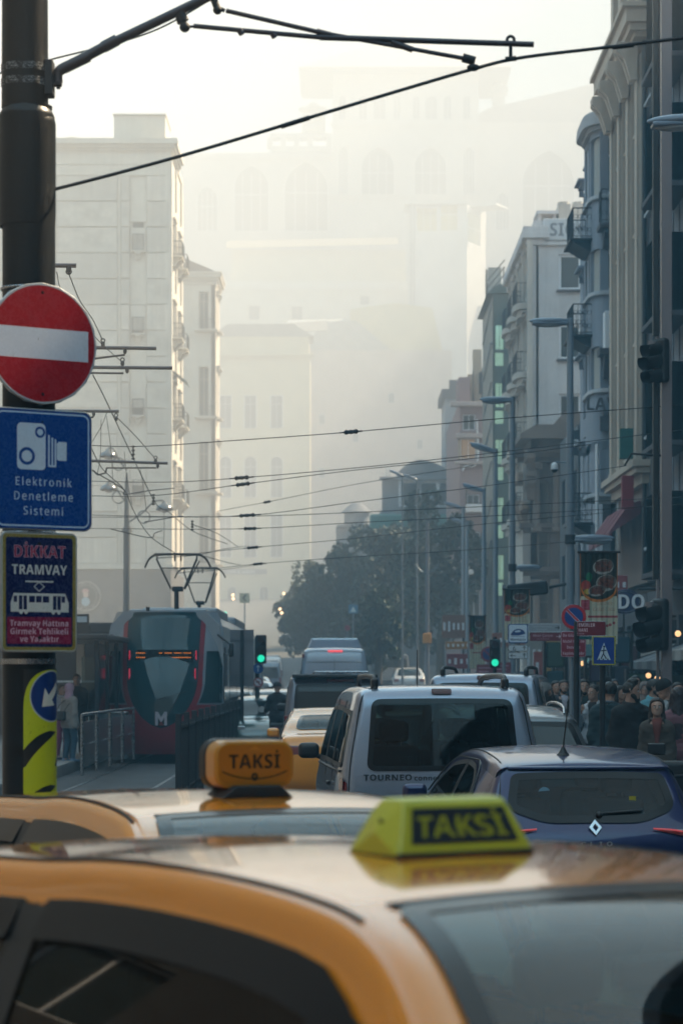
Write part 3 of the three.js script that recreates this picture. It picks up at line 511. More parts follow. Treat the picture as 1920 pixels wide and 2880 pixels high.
{ // ornate dark stone house with a stepped gable
  const d = 110, s = FPX / d, g = thing('dark_stone_house', 'narrow ornate dark stone house with tall arched windows and a stepped gable', 'building', [mx(1492, d), .3, -d]), Y = (py) => my(py, d) - .3, U = (px) => (px - 1492) / s;
  const m = plaster(.105, .09, .09, T_stone), m2 = plaster(.18, .155, .145, T_stone), W = U(1622), F = new Wall(g, 0, 0, 0, 0), S = new Wall(g, 0, 0, -5, -PI / 2);
  mk('interior', bx(.3, W, 0, Y(1240), -5, -.4), mInside, g);
  for (const [a, b, k] of [[1352, 1480, 'round'], [1496, 1600, ''], [1640, 1745, 'round']]) { F.win(U(1527), Y(b), .55, (b - a) / s, { bars: 0, transom: .5, arch: k, deep: .25, frame: m2 }); F.win(U(1600), Y(b), .55, (b - a) / s, { bars: 0, arch: k, deep: .25, frame: m2 }); }
  F.wall('wall', W, Y(1235), m, .35); S.wall('side_wall', 5, Y(1235), m2, .35);
  mk('gable', [extr([[-.5, Y(1235)], [-.5, Y(1222)], [.2, Y(1196)], [U(1552), Y(1196)], [U(1585), Y(1160)], [W + .2, Y(1160)], [W + .2, Y(1235)]], 5.4).translate(0, 0, -5)], m2, g);
  mk('cornice', [...mould(W + .5, [[.2, .2], [.2, .4], [.15, .55]]).map((q) => q.translate(-.4, Y(1300), 0)), ...mould(W + .2, [[.2, .15], [.2, .3]]).map((q) => q.translate(-.2, Y(1498), 0)), ...mould(W + .2, [[.2, .15], [.2, .3]]).map((q) => q.translate(-.2, Y(1620), 0))], m, g);
  for (const u of [.22, U(1562), U(1580)]) mk('column', [cyl(.17, .14, Y(1310) - Y(1495), u, Y(1495), .16, 14), rbox(.5, .3, .5, .05, u, Y(1312), .16), rbox(.46, .2, .46, .05, u, Y(1490), .16), cyl(.17, .14, Y(1640) - Y(1780), u, Y(1780), .16, 14), rbox(.5, .3, .5, .05, u, Y(1640), .16)], m2, g);
  for (const y of [1280, 1330, 1350]) mk('scroll', [bracketGeo(.34, .9, .6).translate(-.05, Y(y), .3), new THREE.TorusGeometry(.26, .09, 8, 16).rotateY(PI / 2).translate(-.25, Y(y) - .1, .35)], m2, g);
  S.put('carving', [rbox(2, .5, .5, .1, 1.6, Y(1330), .2), rbox(2.4, .4, .4, .1, 3.4, Y(1420), .2), bracketGeo(.4, 1.2, .6).translate(1, Y(1400), 0), bracketGeo(.4, 1.2, .6).translate(3, Y(1400), 0)], plaster(.30, .22, .17, T_stone));
}
{ // white house with a large rooftop sign
  const d = 115, s = FPX / d, g0 = .6, xc = mx(1489, d), g = thing('white_sign_house', 'white plaster house with a large grey lettered sign on its roof edge', 'building', [xc, g0, -d]), Y = (py) => my(py, d) - g0, U = (px) => (px - 1489) / s;
  const m = plaster(.56, .55, .565, T_grime), m2 = plaster(.50, .46, .42, T_grime), W = 8, F = new Wall(g, 0, 0, 0, 0), L = 14.5, S = new Wall(g, 0, 0, -L, -PI / 2), yT = Y(690);
  mk('interior', bx(.4, W, 0, yT, -L, -.4), mInside, g);
  for (const [a, b] of [[715, 815], [912, 1010], [1107, 1205], [1310, 1400]]) { F.win(U(1629), Y(b), 118 / s, (b - a) / s, { bars: 1, deep: .14, f: .12, sill: mGreyWall }); }
  F.wall('wall', W, yT, m, .4); F.put('corner_strip', bx(-.02, .28, 0, yT, 0, .05), plaster(.62, .61, .62));
  for (const y of [815, 1010, 1205, 1400].map(Y)) for (const u of [2.2, 6, 9.8, 13.2]) { S.win(u, y - .1, 1.2, 2.1, { deep: .25, bars: 1, hood: m2, surround: m2 }); S.put('pilaster', bx(-.2, .2, y - 1, y + 2.2, -.1, .14), m2, u + 1.5); }
  S.wall('side_wall', L, yT, m2, .4);
  for (const y of [845, 1040, 1240, 1440].map(Y)) for (const u of [12.2, 8.2, 4.2]) { // rounded balconies
    const sl = new THREE.Shape(); sl.moveTo(-1.5, 0); sl.bezierCurveTo(-1.5, .55, -.9, .62, 0, .62); sl.bezierCurveTo(.9, .62, 1.5, .55, 1.5, 0);
    S.put('balcony_slab', [extr(sl, .24, .02).rotateX(PI / 2), extr(sl, .3, .02).scale(.75, .7, 1).rotateX(PI / 2).translate(0, -.24, 0)], m2, u, y, 0);
    S.put('balcony_railing', railGeo(2.6, .95, .52, .2), mIron, u, y + .02, .02);
  }
  mk('cornice', [...mould(U(1522), [[.3, .14], [.25, .35], [.3, .3]]).map((q) => q.translate(-.02, yT, 0)), ...[[.3, .14, .15], [.25, .35, .42], [.3, .3, .7]].map(([h, p, y]) => rbox(p + .3, h, L, .02, -(p - .3) / 2, yT + y, -L / 2 + p - .002, 1)), bx(U(1522), W, yT, yT + .12, -.2, .16)], m, g);
  mk('parapet', [bx(U(1500), W, yT + .1, Y(620), -1.2, -.06), bx(.1, .5, yT + .1, Y(640), -L, -1.2)], m, g);
  const print = canvasTex(1024, 320, (c) => { c.fillStyle = '#b9bcc0'; c.fillRect(0, 0, 1024, 320); c.fillStyle = '#5f6672'; c.font = 'bold 290px sans-serif'; c.textBaseline = 'middle'; c.fillText('SIGORTA', 55, 168, 790); });
  mk('roof_sign', [rbox(4.3, .98, .1, .02, U(1526) + 2.15, Y(645), -.0)], mWhiteFrame, g); mk('sign_print', face(4.2, .92), std({ map: print, roughness: .6 }), g, [U(1526) + 2.15, Y(645), .056]);
  mk('roof_hut', [bx(U(1520), U(1572), Y(622), Y(588), -3.4, -3.1), bx(U(1520), U(1530), Y(622), Y(585), -3, -1.6), bx(U(1562), U(1572), Y(622), Y(585), -3, -1.6), bx(U(1515), U(1577), Y(585), Y(576), -3.6, -1.4)], m, g);
  mk('chimney', [bx(U(1578), U(1612), Y(622), Y(556), -3, -1.5), bx(U(1620), U(1655), Y(622), Y(556), -3, -1.5), cyl(.3, .27, .2, U(1595), Y(556), -2.2), cyl(.3, .27, .2, U(1637), Y(556), -2.2)], m2, g);
}
{ // slim dark teal tower with stacked windows
  const d = 138, s = FPX / d, g0 = .9, g = thing('teal_tower', 'slim dark teal building with one column of bright windows beside the white house', 'building', [mx(1386, d), g0, -d]), Y = (py) => my(py, d) - g0, U = (px) => (px - 1386) / s;
  const m = std({ color: C(.022, .062, .066), roughness: .45, map: T_grime }), W = 6, L = 10, F = new Wall(g, 0, 0, 0, 0), gl = phy({ color: C(.42, .80, .76), roughness: .12, ior: 1.5, metalness: .9 });
  for (const y of [913, 1076, 1235, 1398, 1560]) { F.win(U(1404), Y(y + 71), .5, 71 / s, { bars: 1, f: .03, frame: m, glass: gl, deep: .1 }); F.win(U(1403), Y(y + 117), .52, 40 / s, { bars: 0, f: .03, frame: m, glass: gl, deep: .1 }); }
  F.wall('wall', W, Y(826), m, .3); mk('interior', bx(.1, W, 0, Y(830), -L, -.31), mInside, g);
  const S = new Wall(g, 0, 0, -L, -PI / 2); S.put('side_wall', bx(0, L, 0, Y(826), -.05, .02), m); for (let k = 0; k < 9; k++) S.put('wall_rail', rod(V(1, 3 + k * 2.2, .08), V(L - .4, 4.2 + k * 2.2, .08), .035), mGalv);
  mk('roof', [extr([[-.35, 0], [W, 0], [W, .5], [.3, .5]], L + .2).translate(0, Y(826), -L)], m, g);
  mk('rear_tower', [bx(U(1390), U(1428), Y(826), Y(702), -9, -6)], plaster(.40, .39, .37, T_grime), g);
  mk('roof_ladder', [...[0, .9].map((q) => rod(V(U(1376) + q, Y(812), -2), V(U(1376) + q, Y(780) + q, -2), .03)), ...[0, .4, .8].map((y) => rod(V(U(1375), Y(815) + y, -2), V(U(1425), Y(785) + y + .6, -2), .03)), rod(V(U(1372), Y(812), -2), V(U(1372), Y(740), -2), .03)], mIron, g);
}
{ // narrow mauve house with small balconies and chimneys
  const d = 156, s = FPX / d, g0 = 1.4, g = thing('mauve_house', 'narrow mauve house with white balconies and tall pale chimneys below the teal tower', 'building', [mx(1292, d), g0, -d]), Y = (py) => my(py, d) - g0, U = (px) => (px - 1292) / s;
  const m = plaster(.33, .235, .235), m2 = plaster(.45, .38, .30), W = 5, L = 20, F = new Wall(g, 0, 0, 0, 0);
  mk('interior', bx(.3, W, 0, Y(1150), -L, -.4), mInside, g);
  for (const [px, a, b, k] of [[1318, 1165, 1210, 0], [1316, 1232, 1292, 1], [1330, 1390, 1420, 0], [1332, 1495, 1570, 0], [1332, 1660, 1760, 0]]) F.win(U(px), Y(b), k ? 1 : .8, (b - a) / s, { bars: 1, deep: .2, surround: k ? m2 : undefined, glass: k ? glow(.5, .32, .18, .06) : glassWin });
  F.wall('wall', W, Y(1130), m, .35); mk('side_wall', bx(-.0, .3, 0, Y(1130), -L, -.36), m, g);
  mk('cornice', [rbox(1.7, .3, .5, .05, U(1318), Y(1227), .1), rbox(2.6, .3, .7, .05, U(1325), Y(1138), .1), rbox(2, .2, .5, .05, U(1322), Y(1302), .1)], plaster(.5, .42, .4), g);
  for (const [px, py] of [[1332, 1432], [1334, 1608]]) { F.put('balcony_slab', rbox(1.1, .5, 1, .06, 0, 0, .45), mWhiteFrame, U(px), Y(py), 0); F.put('balcony_railing', railGeo(1, 1, .85, .14), mIron, U(px), Y(py) + .25, .02); }
  mk('roof_house', bx(U(1290), U(1322), Y(1130), Y(1058), -4, -.5), m, g);
  mk('chimney', [bx(U(1318), U(1331), Y(1130), Y(1045), -2, -1.4), bx(U(1337), U(1352), Y(1130), Y(1042), -2, -1.4), bx(U(1340), U(1364), Y(1130), Y(958), -5, -4.2)], m2, g);
  mk('antenna', [rod(V(U(1332), Y(1130), -1), V(U(1332), Y(1036), -1), .04), rod(V(U(1358), Y(1130), -1), V(U(1358), Y(1030), -1), .04), rbox(.24, 1.4, .14, .03, U(1354), Y(1072), -1)], mIron, g);
  mk('wall_pipe', [tube([V(U(1300), Y(1325), .2), V(U(1306), Y(1312), .2), V(U(1330), Y(1312), .2), V(U(1340), Y(1300), .2), V(U(1340), Y(1180), .2)], .07)], mWhiteFrame, g);
  F.put('air_conditioner', rbox(.9, .65, .4, .04), mWhiteFrame, U(1300) - .9, Y(1622), -.3);
}
{ // hazy bluish house behind and the domed dark house in the shade
  const d = 186, s = FPX / d, g0 = 2.2, g = thing('domed_house', 'dark house with a rounded gable and white framed windows above the trees', 'building', [mx(1074, d), g0, -d]), Y = (py) => my(py, d) - g0, U = (px) => (px - 1074) / s;
  const m = plaster(.22, .23, .25, T_grime), F = new Wall(g, 0, 0, 0, 0), W = U(1290);
  mk('interior', bx(.3, W - .3, 0, Y(1480), -9, -.4), mInside, g);
  for (const px of [1150, 1205, 1255]) { F.win(U(px), Y(1425), 1.3, 70 / s, { bars: 0, surround: mWhiteFrame, f: .1 }); F.win(U(px), Y(1560), 1.3, 1.9, { bars: 1 }); }
  F.wall('wall', W, Y(1345), m, .4);
  const sh = new THREE.Shape(); sh.moveTo(U(1110), 0); sh.quadraticCurveTo(U(1130), (1345 - 1300) / s, U(1180), (1345 - 1292) / s); sh.quadraticCurveTo(U(1235), (1345 - 1295) / s, W, 0);
  mk('gable', [extr(sh, 8).translate(0, Y(1346), -8), rbox(W + .4, .25, .5, .04, W / 2, Y(1346), .05), rbox(W + .4, .25, .5, .04, W / 2, Y(1445), .05)], m, g);
  mk('canopy', rbox(7.5, 1.2, 1.6, .2, U(1180), Y(1472), .9), std({ color: C(.03, .16, .15), roughness: .8 }), g);
  mk('roof_dish', [sph(.55, U(1216), Y(1408), 1.4, 1, 1, .3)], mGalv, g);
  const h = thing('slate_house', 'bluish grey house side showing above the mauve house in the haze', 'building', [mx(1252, 200), 2.4, -200]);
  mk('wall', [bx(0, 4, 0, my(1120, 200) - 2.4, -8, 0)], plaster(.30, .32, .35, T_grime), h); mk('roof', [bx(-.3, 4.2, my(1120, 200) - 2.4, my(1095, 200) - 2.4, -8, .3), bx(.4, 1, 16, my(1060, 200) - 2.4, -3, -2)], mGreyWall, h);
  for (const y of [5, 9, 13]) mk('window', [rbox(1.2, 2, .1, .02, 1.3, y, .03)], glassWin, h);
  const c = thing('cupola_house', 'small dark house with a cupola beside the trees at the foot of the hill', 'building', [mx(970, 216), 3.6, -216]);
  const yc = my(1480, 216) - 3.6, U2 = (px) => (px - 970) * 216 / 7000;
  mk('wall', [bx(U2(945), U2(1080), 0, yc, -6, 0)], m, c); mk('cupola', [cyl(1.1, 1.1, 1.3, U2(1003), yc, -2, 12), cyl(1.4, .5, .8, U2(1003), yc + 1.3, -2, 12), rbox(3.4, .3, 4.4, .05, U2(1003), yc, -2)], m, c);
  for (const x of [0, 2]) mk('window', rbox(1, 1.8, .1, .02, x, 7, .03), glassWin, c);
}

{ // taller blocks of the second row: they stand behind the low fronts and keep the street in shade
  const g = thing('rear_block', 'plain tall rear block behind the low dark sign building', 'building', [11.2, .2, -104]);
  mk('wall', bx(0, 14, 0, 21, 0, 15), mGreyWall, g); mk('roof', bx(-.2, 14, 21, 21.4, -.2, 15), mBlueGrey, g);
  const h = thing('rear_block', 'plain tall rear block behind the mauve house and the teal tower', 'building', [12.4, 1.5, -205]);
  mk('wall', bx(0, 16, 0, 22, 0, 46), mGreyWall, h); mk('roof', bx(-.2, 16, 22, 22.4, -.2, 46), mBlueGrey, h);
}

{ // added unseen blocks: they darken what cars and windows mirror and cut haze light
  const g = thing('added_block', 'long plain dark block added out of view at the left to darken reflections and haze light', 'building', [-17, .1, -84]), W = new Wall(g, 0, 0, 112, PI / 2);
  for (let k = 0; k < 6; k++) for (let i = 0; i < 26; i++) W.win(3 + i * 4.2, 4.6 + k * 3.2, 1.6, 1.8, { deep: .2 });
  W.wall('wall', 112, 23, mAddedBlock, .3); mk('interior', bx(-8, -.4, 0, 22.9, .1, 111.9), mInside, g); mk('roof', bx(-8, .3, 23, 23.4, 0, 112), mAddedBlock, g); mk('end_wall', [bx(-8, -.35, 0, 23, -.2, .1), bx(-8, -.35, 0, 23, 111.9, 112.2)], mGreyWall, g);
  const h = thing('added_block', 'plain dark block added out of view behind the camera to darken window reflections', 'building', [-17, .1, 30]), F = new Wall(h, 25.6, 0, 0, PI);  // added behind the camera, tall enough to keep rear windows dark
  for (let k = 0; k < 8; k++) for (let i = 0; i < 6; i++) F.win(2.4 + i * 4.2, 4.6 + k * 3.2, 1.6, 1.8, { deep: .2 });
  F.wall('wall', 25.6, 31, mAddedBlock, .3); mk('interior', bx(.1, 25.5, 0, 30.9, .4, 8), mInside, h); mk('roof', bx(0, 25.6, 31, 31.4, -.3, 8), mAddedBlock, h);
}

{ // lower block along the pavement beside and behind the camera
  const g = thing('pavement_block', 'lower grey block along the right pavement, outside the photo', 'building', [8.7, .12, -46]), S = street(g), L = 72, H = 14.2;
  for (let k = 0; k < 3; k++) for (let i = 0; i < 17; i++) S.win(3 + i * 4.1, 5.2 + k * 3.3, 1.5, 1.8, { deep: .2 });
  stallFloor(g, S, L, mGreyWall); S.wall('wall', L, H - 4.3, mGreyWall, .3, 0, 4.3); mk('interior', bx(.45, 9, 0, H - .1, .1, L - .1), mInside, g); mk('roof', bx(-.3, 9, H, H + .4, 0, L), mBlueGrey, g); mk('end_wall', bx(.35, 9, 0, H, L, L + .3), mGreyWall, g);
}
// ---------------------------------------------------------------- the near pole with its signs
const POLE_D = 14;
const px14 = (px) => mx(px, POLE_D), py14 = (py) => my(py, POLE_D);
const mPole = phy({ color: C(.009, .012, .015), roughness: .5, specularIntensity: .45, map: T_grime, roughnessMap: T_rough, bumpMap: T_fine, bumpScale: .0015 });
{
  const X = px14(82), g = thing('tram_pole', 'thick dark steel pole carrying the road signs at the left edge', 'pole', [X, 0, -POLE_D]);
  const o = (px) => px14(px) - X, u = o(71);
  mk('shaft', [lathe([[.19, 0], [.19, .03], [.16, .05], [.149, .3], [.148, py14(640)], [.151, py14(600)], [.151, py14(350)], [.146, py14(335)], [.128, py14(318)], [.132, py14(300)]].map((p) => p), 40)], mPole, g);
  mk('sleeve', [lathe([[.152, py14(640)], [.157, py14(640) + .01], [.157, py14(330)], [.147, py14(318)], [.128, py14(300)]], 40)], mPole, g, [o(76), 0, 0]);
  mk('upper_shaft', [cyl(.131, .121, 2.6, u, py14(305), 0, 40)], mPole, g);
  const band = canvasTex(512, 64, (c) => { c.fillStyle = '#17191b'; c.fillRect(0, 0, 512, 64); for (let i = 0; i < 900; i++) { const v = 90 + rnd() * 120 | 0; c.fillStyle = `rgba(${v},${v + 4},${v + 8},.8)`; const x = rnd() * 512, y = rnd() * 64; if (Math.sin(x * .03) + Math.sin(x * .11) + rnd() > .4) c.fillRect(x, y, 2 + rnd() * 7, 1 + rnd() * 4); } });
  for (const py of [196, 236]) mk('steel_band', own(new THREE.CylinderGeometry(.134, .134, .042, 40, 1, true)), std({ map: band, roughness: .4, metalness: .4 }), g, [u, py14(py), 0]);
  mk('clamp', [rbox(.05, .2, .12, .01, o(140), py14(222), .0), rbox(.08, .03, .05, .01, o(152), py14(222), 0), rbox(.08, .03, .05, .01, o(155), py14(236), 0), cyl(.012, .012, .09, o(165), py14(250), 0)], mIron, g);
  for (const py of [1868]) mk('steel_band', cyl(.155, .155, .03, 0, py14(py), 0, 40), mSteel, g);
  for (const [py, dx] of [[815, 0], [1162, 0], [1500, 0]]) mk('sign_bracket', [new THREE.TorusGeometry(.153, .008, 6, 40).rotateX(PI / 2).translate(0, py14(py), 0)], mSteel, g);
}
const YAW = 0.585; // the signs are turned a third to the right
function poleSign(name, label, cat, px, py, w, h, r, print, thick = .012, rim) {
  const z = .185, X = px14(px), g = thing(name, label, cat, [X, py14(py), -POLE_D + z], YAW);
  const s = r === 'disc' ? new THREE.Shape().absarc(0, 0, w / 2, 0, 2 * PI) : rrect(w, h, r);
  mk('plate', extr(s, thick, .003).translate(0, 0, -thick), std({ color: C(.42, .44, .46), roughness: .4, metalness: .7 }), g);
  const q = new THREE.ShapeGeometry(r === 'disc' ? new THREE.Shape().absarc(0, 0, w / 2 - .004, 0, 2 * PI) : rrect(w - .008, h - .008, r), 24), P = q.attributes.position, uv = q.attributes.uv;
  for (let i = 0; i < P.count; i++) uv.setXY(i, P.getX(i) / w + .5, P.getY(i) / h + .5);
  mk('sign_face', own(q), std({ map: print, roughness: .38, roughnessMap: T_rough }), g, [0, 0, .0052]);
  return g;
}
const wear = (c, w, h, n, a = .05) => { for (let i = 0; i < n; i++) { c.fillStyle = rnd() < .5 ? `rgba(0,0,0,${a * rnd() * 2})` : `rgba(255,255,255,${a * rnd()})`; const x = rnd() * w, y = rnd() * h; c.beginPath(); c.ellipse(x, y, 1 + rnd() * 4, 1 + rnd() * 14, rnd() * .4, 0, 7); c.fill(); } };
{
  const D = 336 * POLE_D / FPX;
  const print = canvasTex(768, 768, (c) => {
    c.fillStyle = '#a9adb3'; c.fillRect(0, 0, 768, 768); c.fillStyle = '#9c1420'; c.beginPath(); c.arc(384, 384, 368, 0, 7); c.fill();
    c.fillStyle = '#c8ccd8'; c.fillRect(60, 286, 648, 196); wear(c, 768, 768, 160, .05);
    c.fillStyle = '#1b1012'; for (const y of [60, 706]) { c.beginPath(); c.arc(384, y, 11, 0, 7); c.fill(); }
    c.fillStyle = '#30323a'; c.fillRect(352, 350, 4, 14);
  });
  const g = poleSign('no_entry_sign', 'round red no entry sign with a white bar on the dark pole', 'road sign', 131, 979, D, D, 'disc', print);
}
{
  const w = .60, h = .665, print = canvasTex(920, 1020, (c, W, H) => {
    c.fillStyle = '#0a3f86'; c.fillRect(0, 0, W, H); c.strokeStyle = '#b9cbe0'; c.lineWidth = 13; c.beginPath(); c.roundRect(30, 30, W - 60, H - 60, 56); c.stroke();
    c.fillStyle = '#c3cfdf'; c.beginPath(); c.roundRect(212, 118, 268, 396, 40); c.fill();
    c.strokeStyle = '#0a3f86'; c.lineWidth = 20; c.beginPath(); c.arc(428, 192, 38, 0, 7); c.stroke(); c.lineWidth = 26; c.beginPath(); c.arc(304, 400, 62, 0, 7); c.stroke();
    c.fillStyle = '#c3cfdf'; for (const [x, y, hh] of [[504, 212, 270], [536, 232, 240], [566, 244, 228]]) c.fillRect(x, y, 15, hh); c.fillRect(504, 468, 76, 15); c.fillRect(586, 278, 40, 140); c.fillRect(600, 266, 80, 160);
    c.fillStyle = '#c3cfdf'; c.textAlign = 'center'; c.font = '96px sans-serif'; c.letterSpacing = '12px';
    c.fillText('Elektronik', W / 2 + 6, 648); c.fillText('Denetleme', W / 2 + 6, 772); c.fillText('Sistemi', W / 2 + 6, 896); wear(c, W, H, 220, .05); c.fillStyle = '#101820'; for (const y of [104, 920]) { c.beginPath(); c.arc(450, y, 10, 0, 7); c.fill(); }
  });
  poleSign('speed_camera_sign', 'blue sign with a white speed camera symbol and three lines of lettering', 'road sign', 133, 1329, w, h, .045, print);
}
{
  const w = .465, h = .66, print = canvasTex(700, 994, (c, W, H) => {
    c.fillStyle = '#8a7b3a'; c.fillRect(0, 0, W, H); c.fillStyle = '#a09a83'; c.lineWidth = 12; c.strokeStyle = '#aeb0a6'; c.beginPath(); c.roundRect(8, 8, W - 16, H - 16, 40); c.stroke();
    c.fillStyle = '#141b4a'; c.beginPath(); c.roundRect(40, 40, W - 80, H - 80, 22); c.fill();
    c.fillStyle = '#7c1b3f'; c.fillRect(52, 704, W - 104, 224); c.textAlign = 'center'; c.font = 'bold 138px sans-serif'; c.fillStyle = '#8f2346'; c.fillText('DİKKAT', W / 2, 206, 560); c.strokeStyle = '#cbb3bd'; c.lineWidth = 3; c.strokeText('DİKKAT', W / 2, 206, 560);
    c.fillStyle = '#c7c6c1'; c.font = 'bold 112px sans-serif'; c.fillText('TRAMVAY', W / 2, 348, 565);
    c.lineWidth = 13; c.strokeStyle = '#c7c6c1'; c.beginPath(); c.moveTo(218, 408); c.lineTo(478, 408); c.stroke(); c.lineWidth = 7; c.beginPath(); c.moveTo(346, 412); c.lineTo(300, 450); c.lineTo(346, 488); c.lineTo(394, 450); c.closePath(); c.stroke();
    c.beginPath(); c.moveTo(112, 506); c.lineTo(590, 506); c.lineTo(622, 586); c.lineTo(622, 662); c.lineTo(84, 662); c.lineTo(84, 586); c.closePath(); c.fill(); for (const x of [180, 226, 478, 530]) { c.beginPath(); c.arc(x, 664, 17, 0, 7); c.fill(); }
    c.fillStyle = '#141b4a'; for (const [x, y, a, b] of [[112, 528, 32, 52], [556, 528, 32, 52], [160, 526, 32, 116], [202, 526, 32, 116], [476, 526, 32, 116], [516, 526, 32, 116], [254, 528, 54, 54], [318, 528, 52, 54], [380, 528, 60, 54]]) c.fillRect(x, y, a, b);
    c.fillStyle = '#c9a9b6'; c.font = '600 68px sans-serif'; c.fillText('Tramvay Hattına', W / 2, 780, 560); c.fillText('Girmek Tehlikeli', W / 2, 848, 545); c.fillText('ve Yasaktır', W / 2, 912, 370); wear(c, W, H, 420, .09); c.fillStyle = '#14110f'; for (const [x, y] of [[352, 92], [352, 876]]) { c.beginPath(); c.arc(x, y, 15, 0, 7); c.fill(); }
  });
  poleSign('tram_warning_sign', 'dark blue and crimson tram warning sign with a yellow border', 'road sign', 122, 1669, w, h, .035, print);
}
{ // reflective yellow sleeve bent round the pole, with the keep right arrow
  const W = 512, H = 1928, yT = py14(1882), yB = py14(2560), r = .156, a0 = -.07, a1 = 2.3;
  const print = canvasTex(W, H, (c) => {
    c.fillStyle = '#17191c'; c.fillRect(0, 0, W, H); c.fillStyle = '#b3bd12'; c.beginPath(); c.moveTo(0, H); c.lineTo(0, 330); c.bezierCurveTo(0, 60, 120, 4, 256, 4); c.bezierCurveTo(390, 4, 512, 60, 512, 330); c.lineTo(512, H); c.fill();
    c.fillStyle = '#a7aeb6'; c.beginPath(); c.ellipse(256, 216, 206, 206, 0, 0, 7); c.fill(); c.fillStyle = '#0f2f6e'; c.beginPath(); c.ellipse(256, 216, 196, 196, 0, 0, 7); c.fill();
    c.fillStyle = '#c9c8c0'; c.beginPath(); c.moveTo(150, 300); c.lineTo(178, 150); c.lineTo(216, 206); c.lineTo(330, 100); c.lineTo(366, 150); c.lineTo(258, 244); c.lineTo(300, 288); c.closePath(); c.fill();
    c.fillStyle = '#16181a'; for (const y of [470, 900, 1330]) { c.beginPath(); c.moveTo(0, y + 170); c.bezierCurveTo(90, y + 60, 150, y + 30, 240, y + 20); c.lineTo(330, y + 30); c.bezierCurveTo(220, y + 80, 100, y + 160, 20, y + 300); c.lineTo(0, y + 310); c.fill(); c.beginPath(); c.moveTo(512, y - 60); c.bezierCurveTo(430, y + 60, 400, y + 200, 300, y + 300); c.lineTo(380, y + 310); c.bezierCurveTo(440, y + 240, 470, y + 120, 512, y + 60); c.fill(); }
    wear(c, W, H, 300, .12);
  });
  const g = thing('keep_right_marker', 'yellow reflective marker with a blue arrow disc bent round the pole foot', 'road marker', [px14(82), yB, -POLE_D]);
  mk('marker_sheet', own(new THREE.CylinderGeometry(r, r, yT - yB, 48, 1, true, a0, a1)).translate(0, (yT - yB) / 2, 0), std({ map: print, roughness: .35 }), g);
}
// ---------------------------------------------------------------- overhead line, near: the steel arm over the street
const A = (px, py, d = POLE_D) => at(px, py, d);
const mArm = std({ color: C(.05, .045, .055), roughness: .5, metalness: .3, roughnessMap: T_rough });
{
  const o = A(150, 222), g = thing('catenary_arm', 'grey steel arm with two thin tubes reaching over the street from the pole', 'overhead arm', [o.x, o.y, o.z]);
  const p = (px, py) => A(px, py).sub(o), r = .030;
  mk('main_tube', [rod(p(166, 200), p(300, 128), .030), rod(p(300, 128), p(620, -25), .027), rod(p(620, -25), p(760, -100), .027), tube([p(164, 232), p(163, 210), p(170, 196), p(190, 186)], .028, 10, 10)], mArm, g);
  mk('tube_joint', [rod(p(290, 133), p(330, 112), .034), rod(p(180, 192), p(250, 158), .033)], mArm, g);
  mk('clamp', [rod(p(498, 25), p(510, 66), .022), rod(p(505, 30), p(520, 60), .026), sph(.03, ...p(520, 76).toArray()), rod(p(512, 62), p(528, 74), .016), rod(p(600, -6), p(612, 26), .02), sph(.026, ...p(612, 28).toArray()), rod(p(606, 18), p(632, 30), .012)], mIron, g);
  mk('steady_tube', [rod(p(545, 73), p(900, 105), .014), rod(p(900, 105), p(1500, 125), .0175, .0165), rod(p(676, 86), p(682, 96), .02), rod(p(768, 95), p(774, 104), .02), rod(p(522, 76), p(548, 74), .008)], mArm, g);
  mk('steady_tube', [rod(p(636, 30), p(930, 98), .0135), rod(p(900, 91), p(1325, 168), .0125), rod(p(1100, 118), p(1160, 140), .018), rod(p(890, 88), p(930, 98), .017)], mArm, g);
  mk('wire_clamp', [rod(p(1300, 162), p(1335, 172), .026), rod(p(1322, 165), p(1330, 192), .014), sph(.026, ...p(1330, 190).toArray(), 1.4, .8, 1), new THREE.TorusGeometry(.02, .009, 6, 16).translate(...p(1435, 112).toArray()), rod(p(1435, 118), p(1435, 165), .01), rod(p(1420, 167), p(1450, 164), .015)], mIron, g);
}
const wire = (name, label, pts, r, grp, mat = mIron) => { const m = mk(name, [tube(pts, r, Math.max(8, pts.length * 10), 5)], mat, scene); tag(m, name, label, 'wire', grp); return m; };
wire('contact_wire', 'thick sagging wire crossing the top of the photo under the steel arm', [[60, 555], [157, 532], [480, 447], [800, 352], [1100, 262], [1325, 196], [1440, 167], [1700, 134], [1980, 100]].map((p) => A(...p)), .0105);
wire('stay_wire', 'thin wire running up behind the steel arm from the pole', [[-20, 212], [135, 170], [430, 88], [600, -5], [700, -60]].map((p) => A(p[0], p[1], 14.6)), .0055);
mk('wire_joint', [rod(A(790, 356), A(870, 331), .014), rod(A(1720, 133), A(1780, 126), .014)], mIron, scene); tag(scene.children.at(-1), 'wire_joint', 'pair of splice sleeves on the thick wire under the arm', 'wire joint');
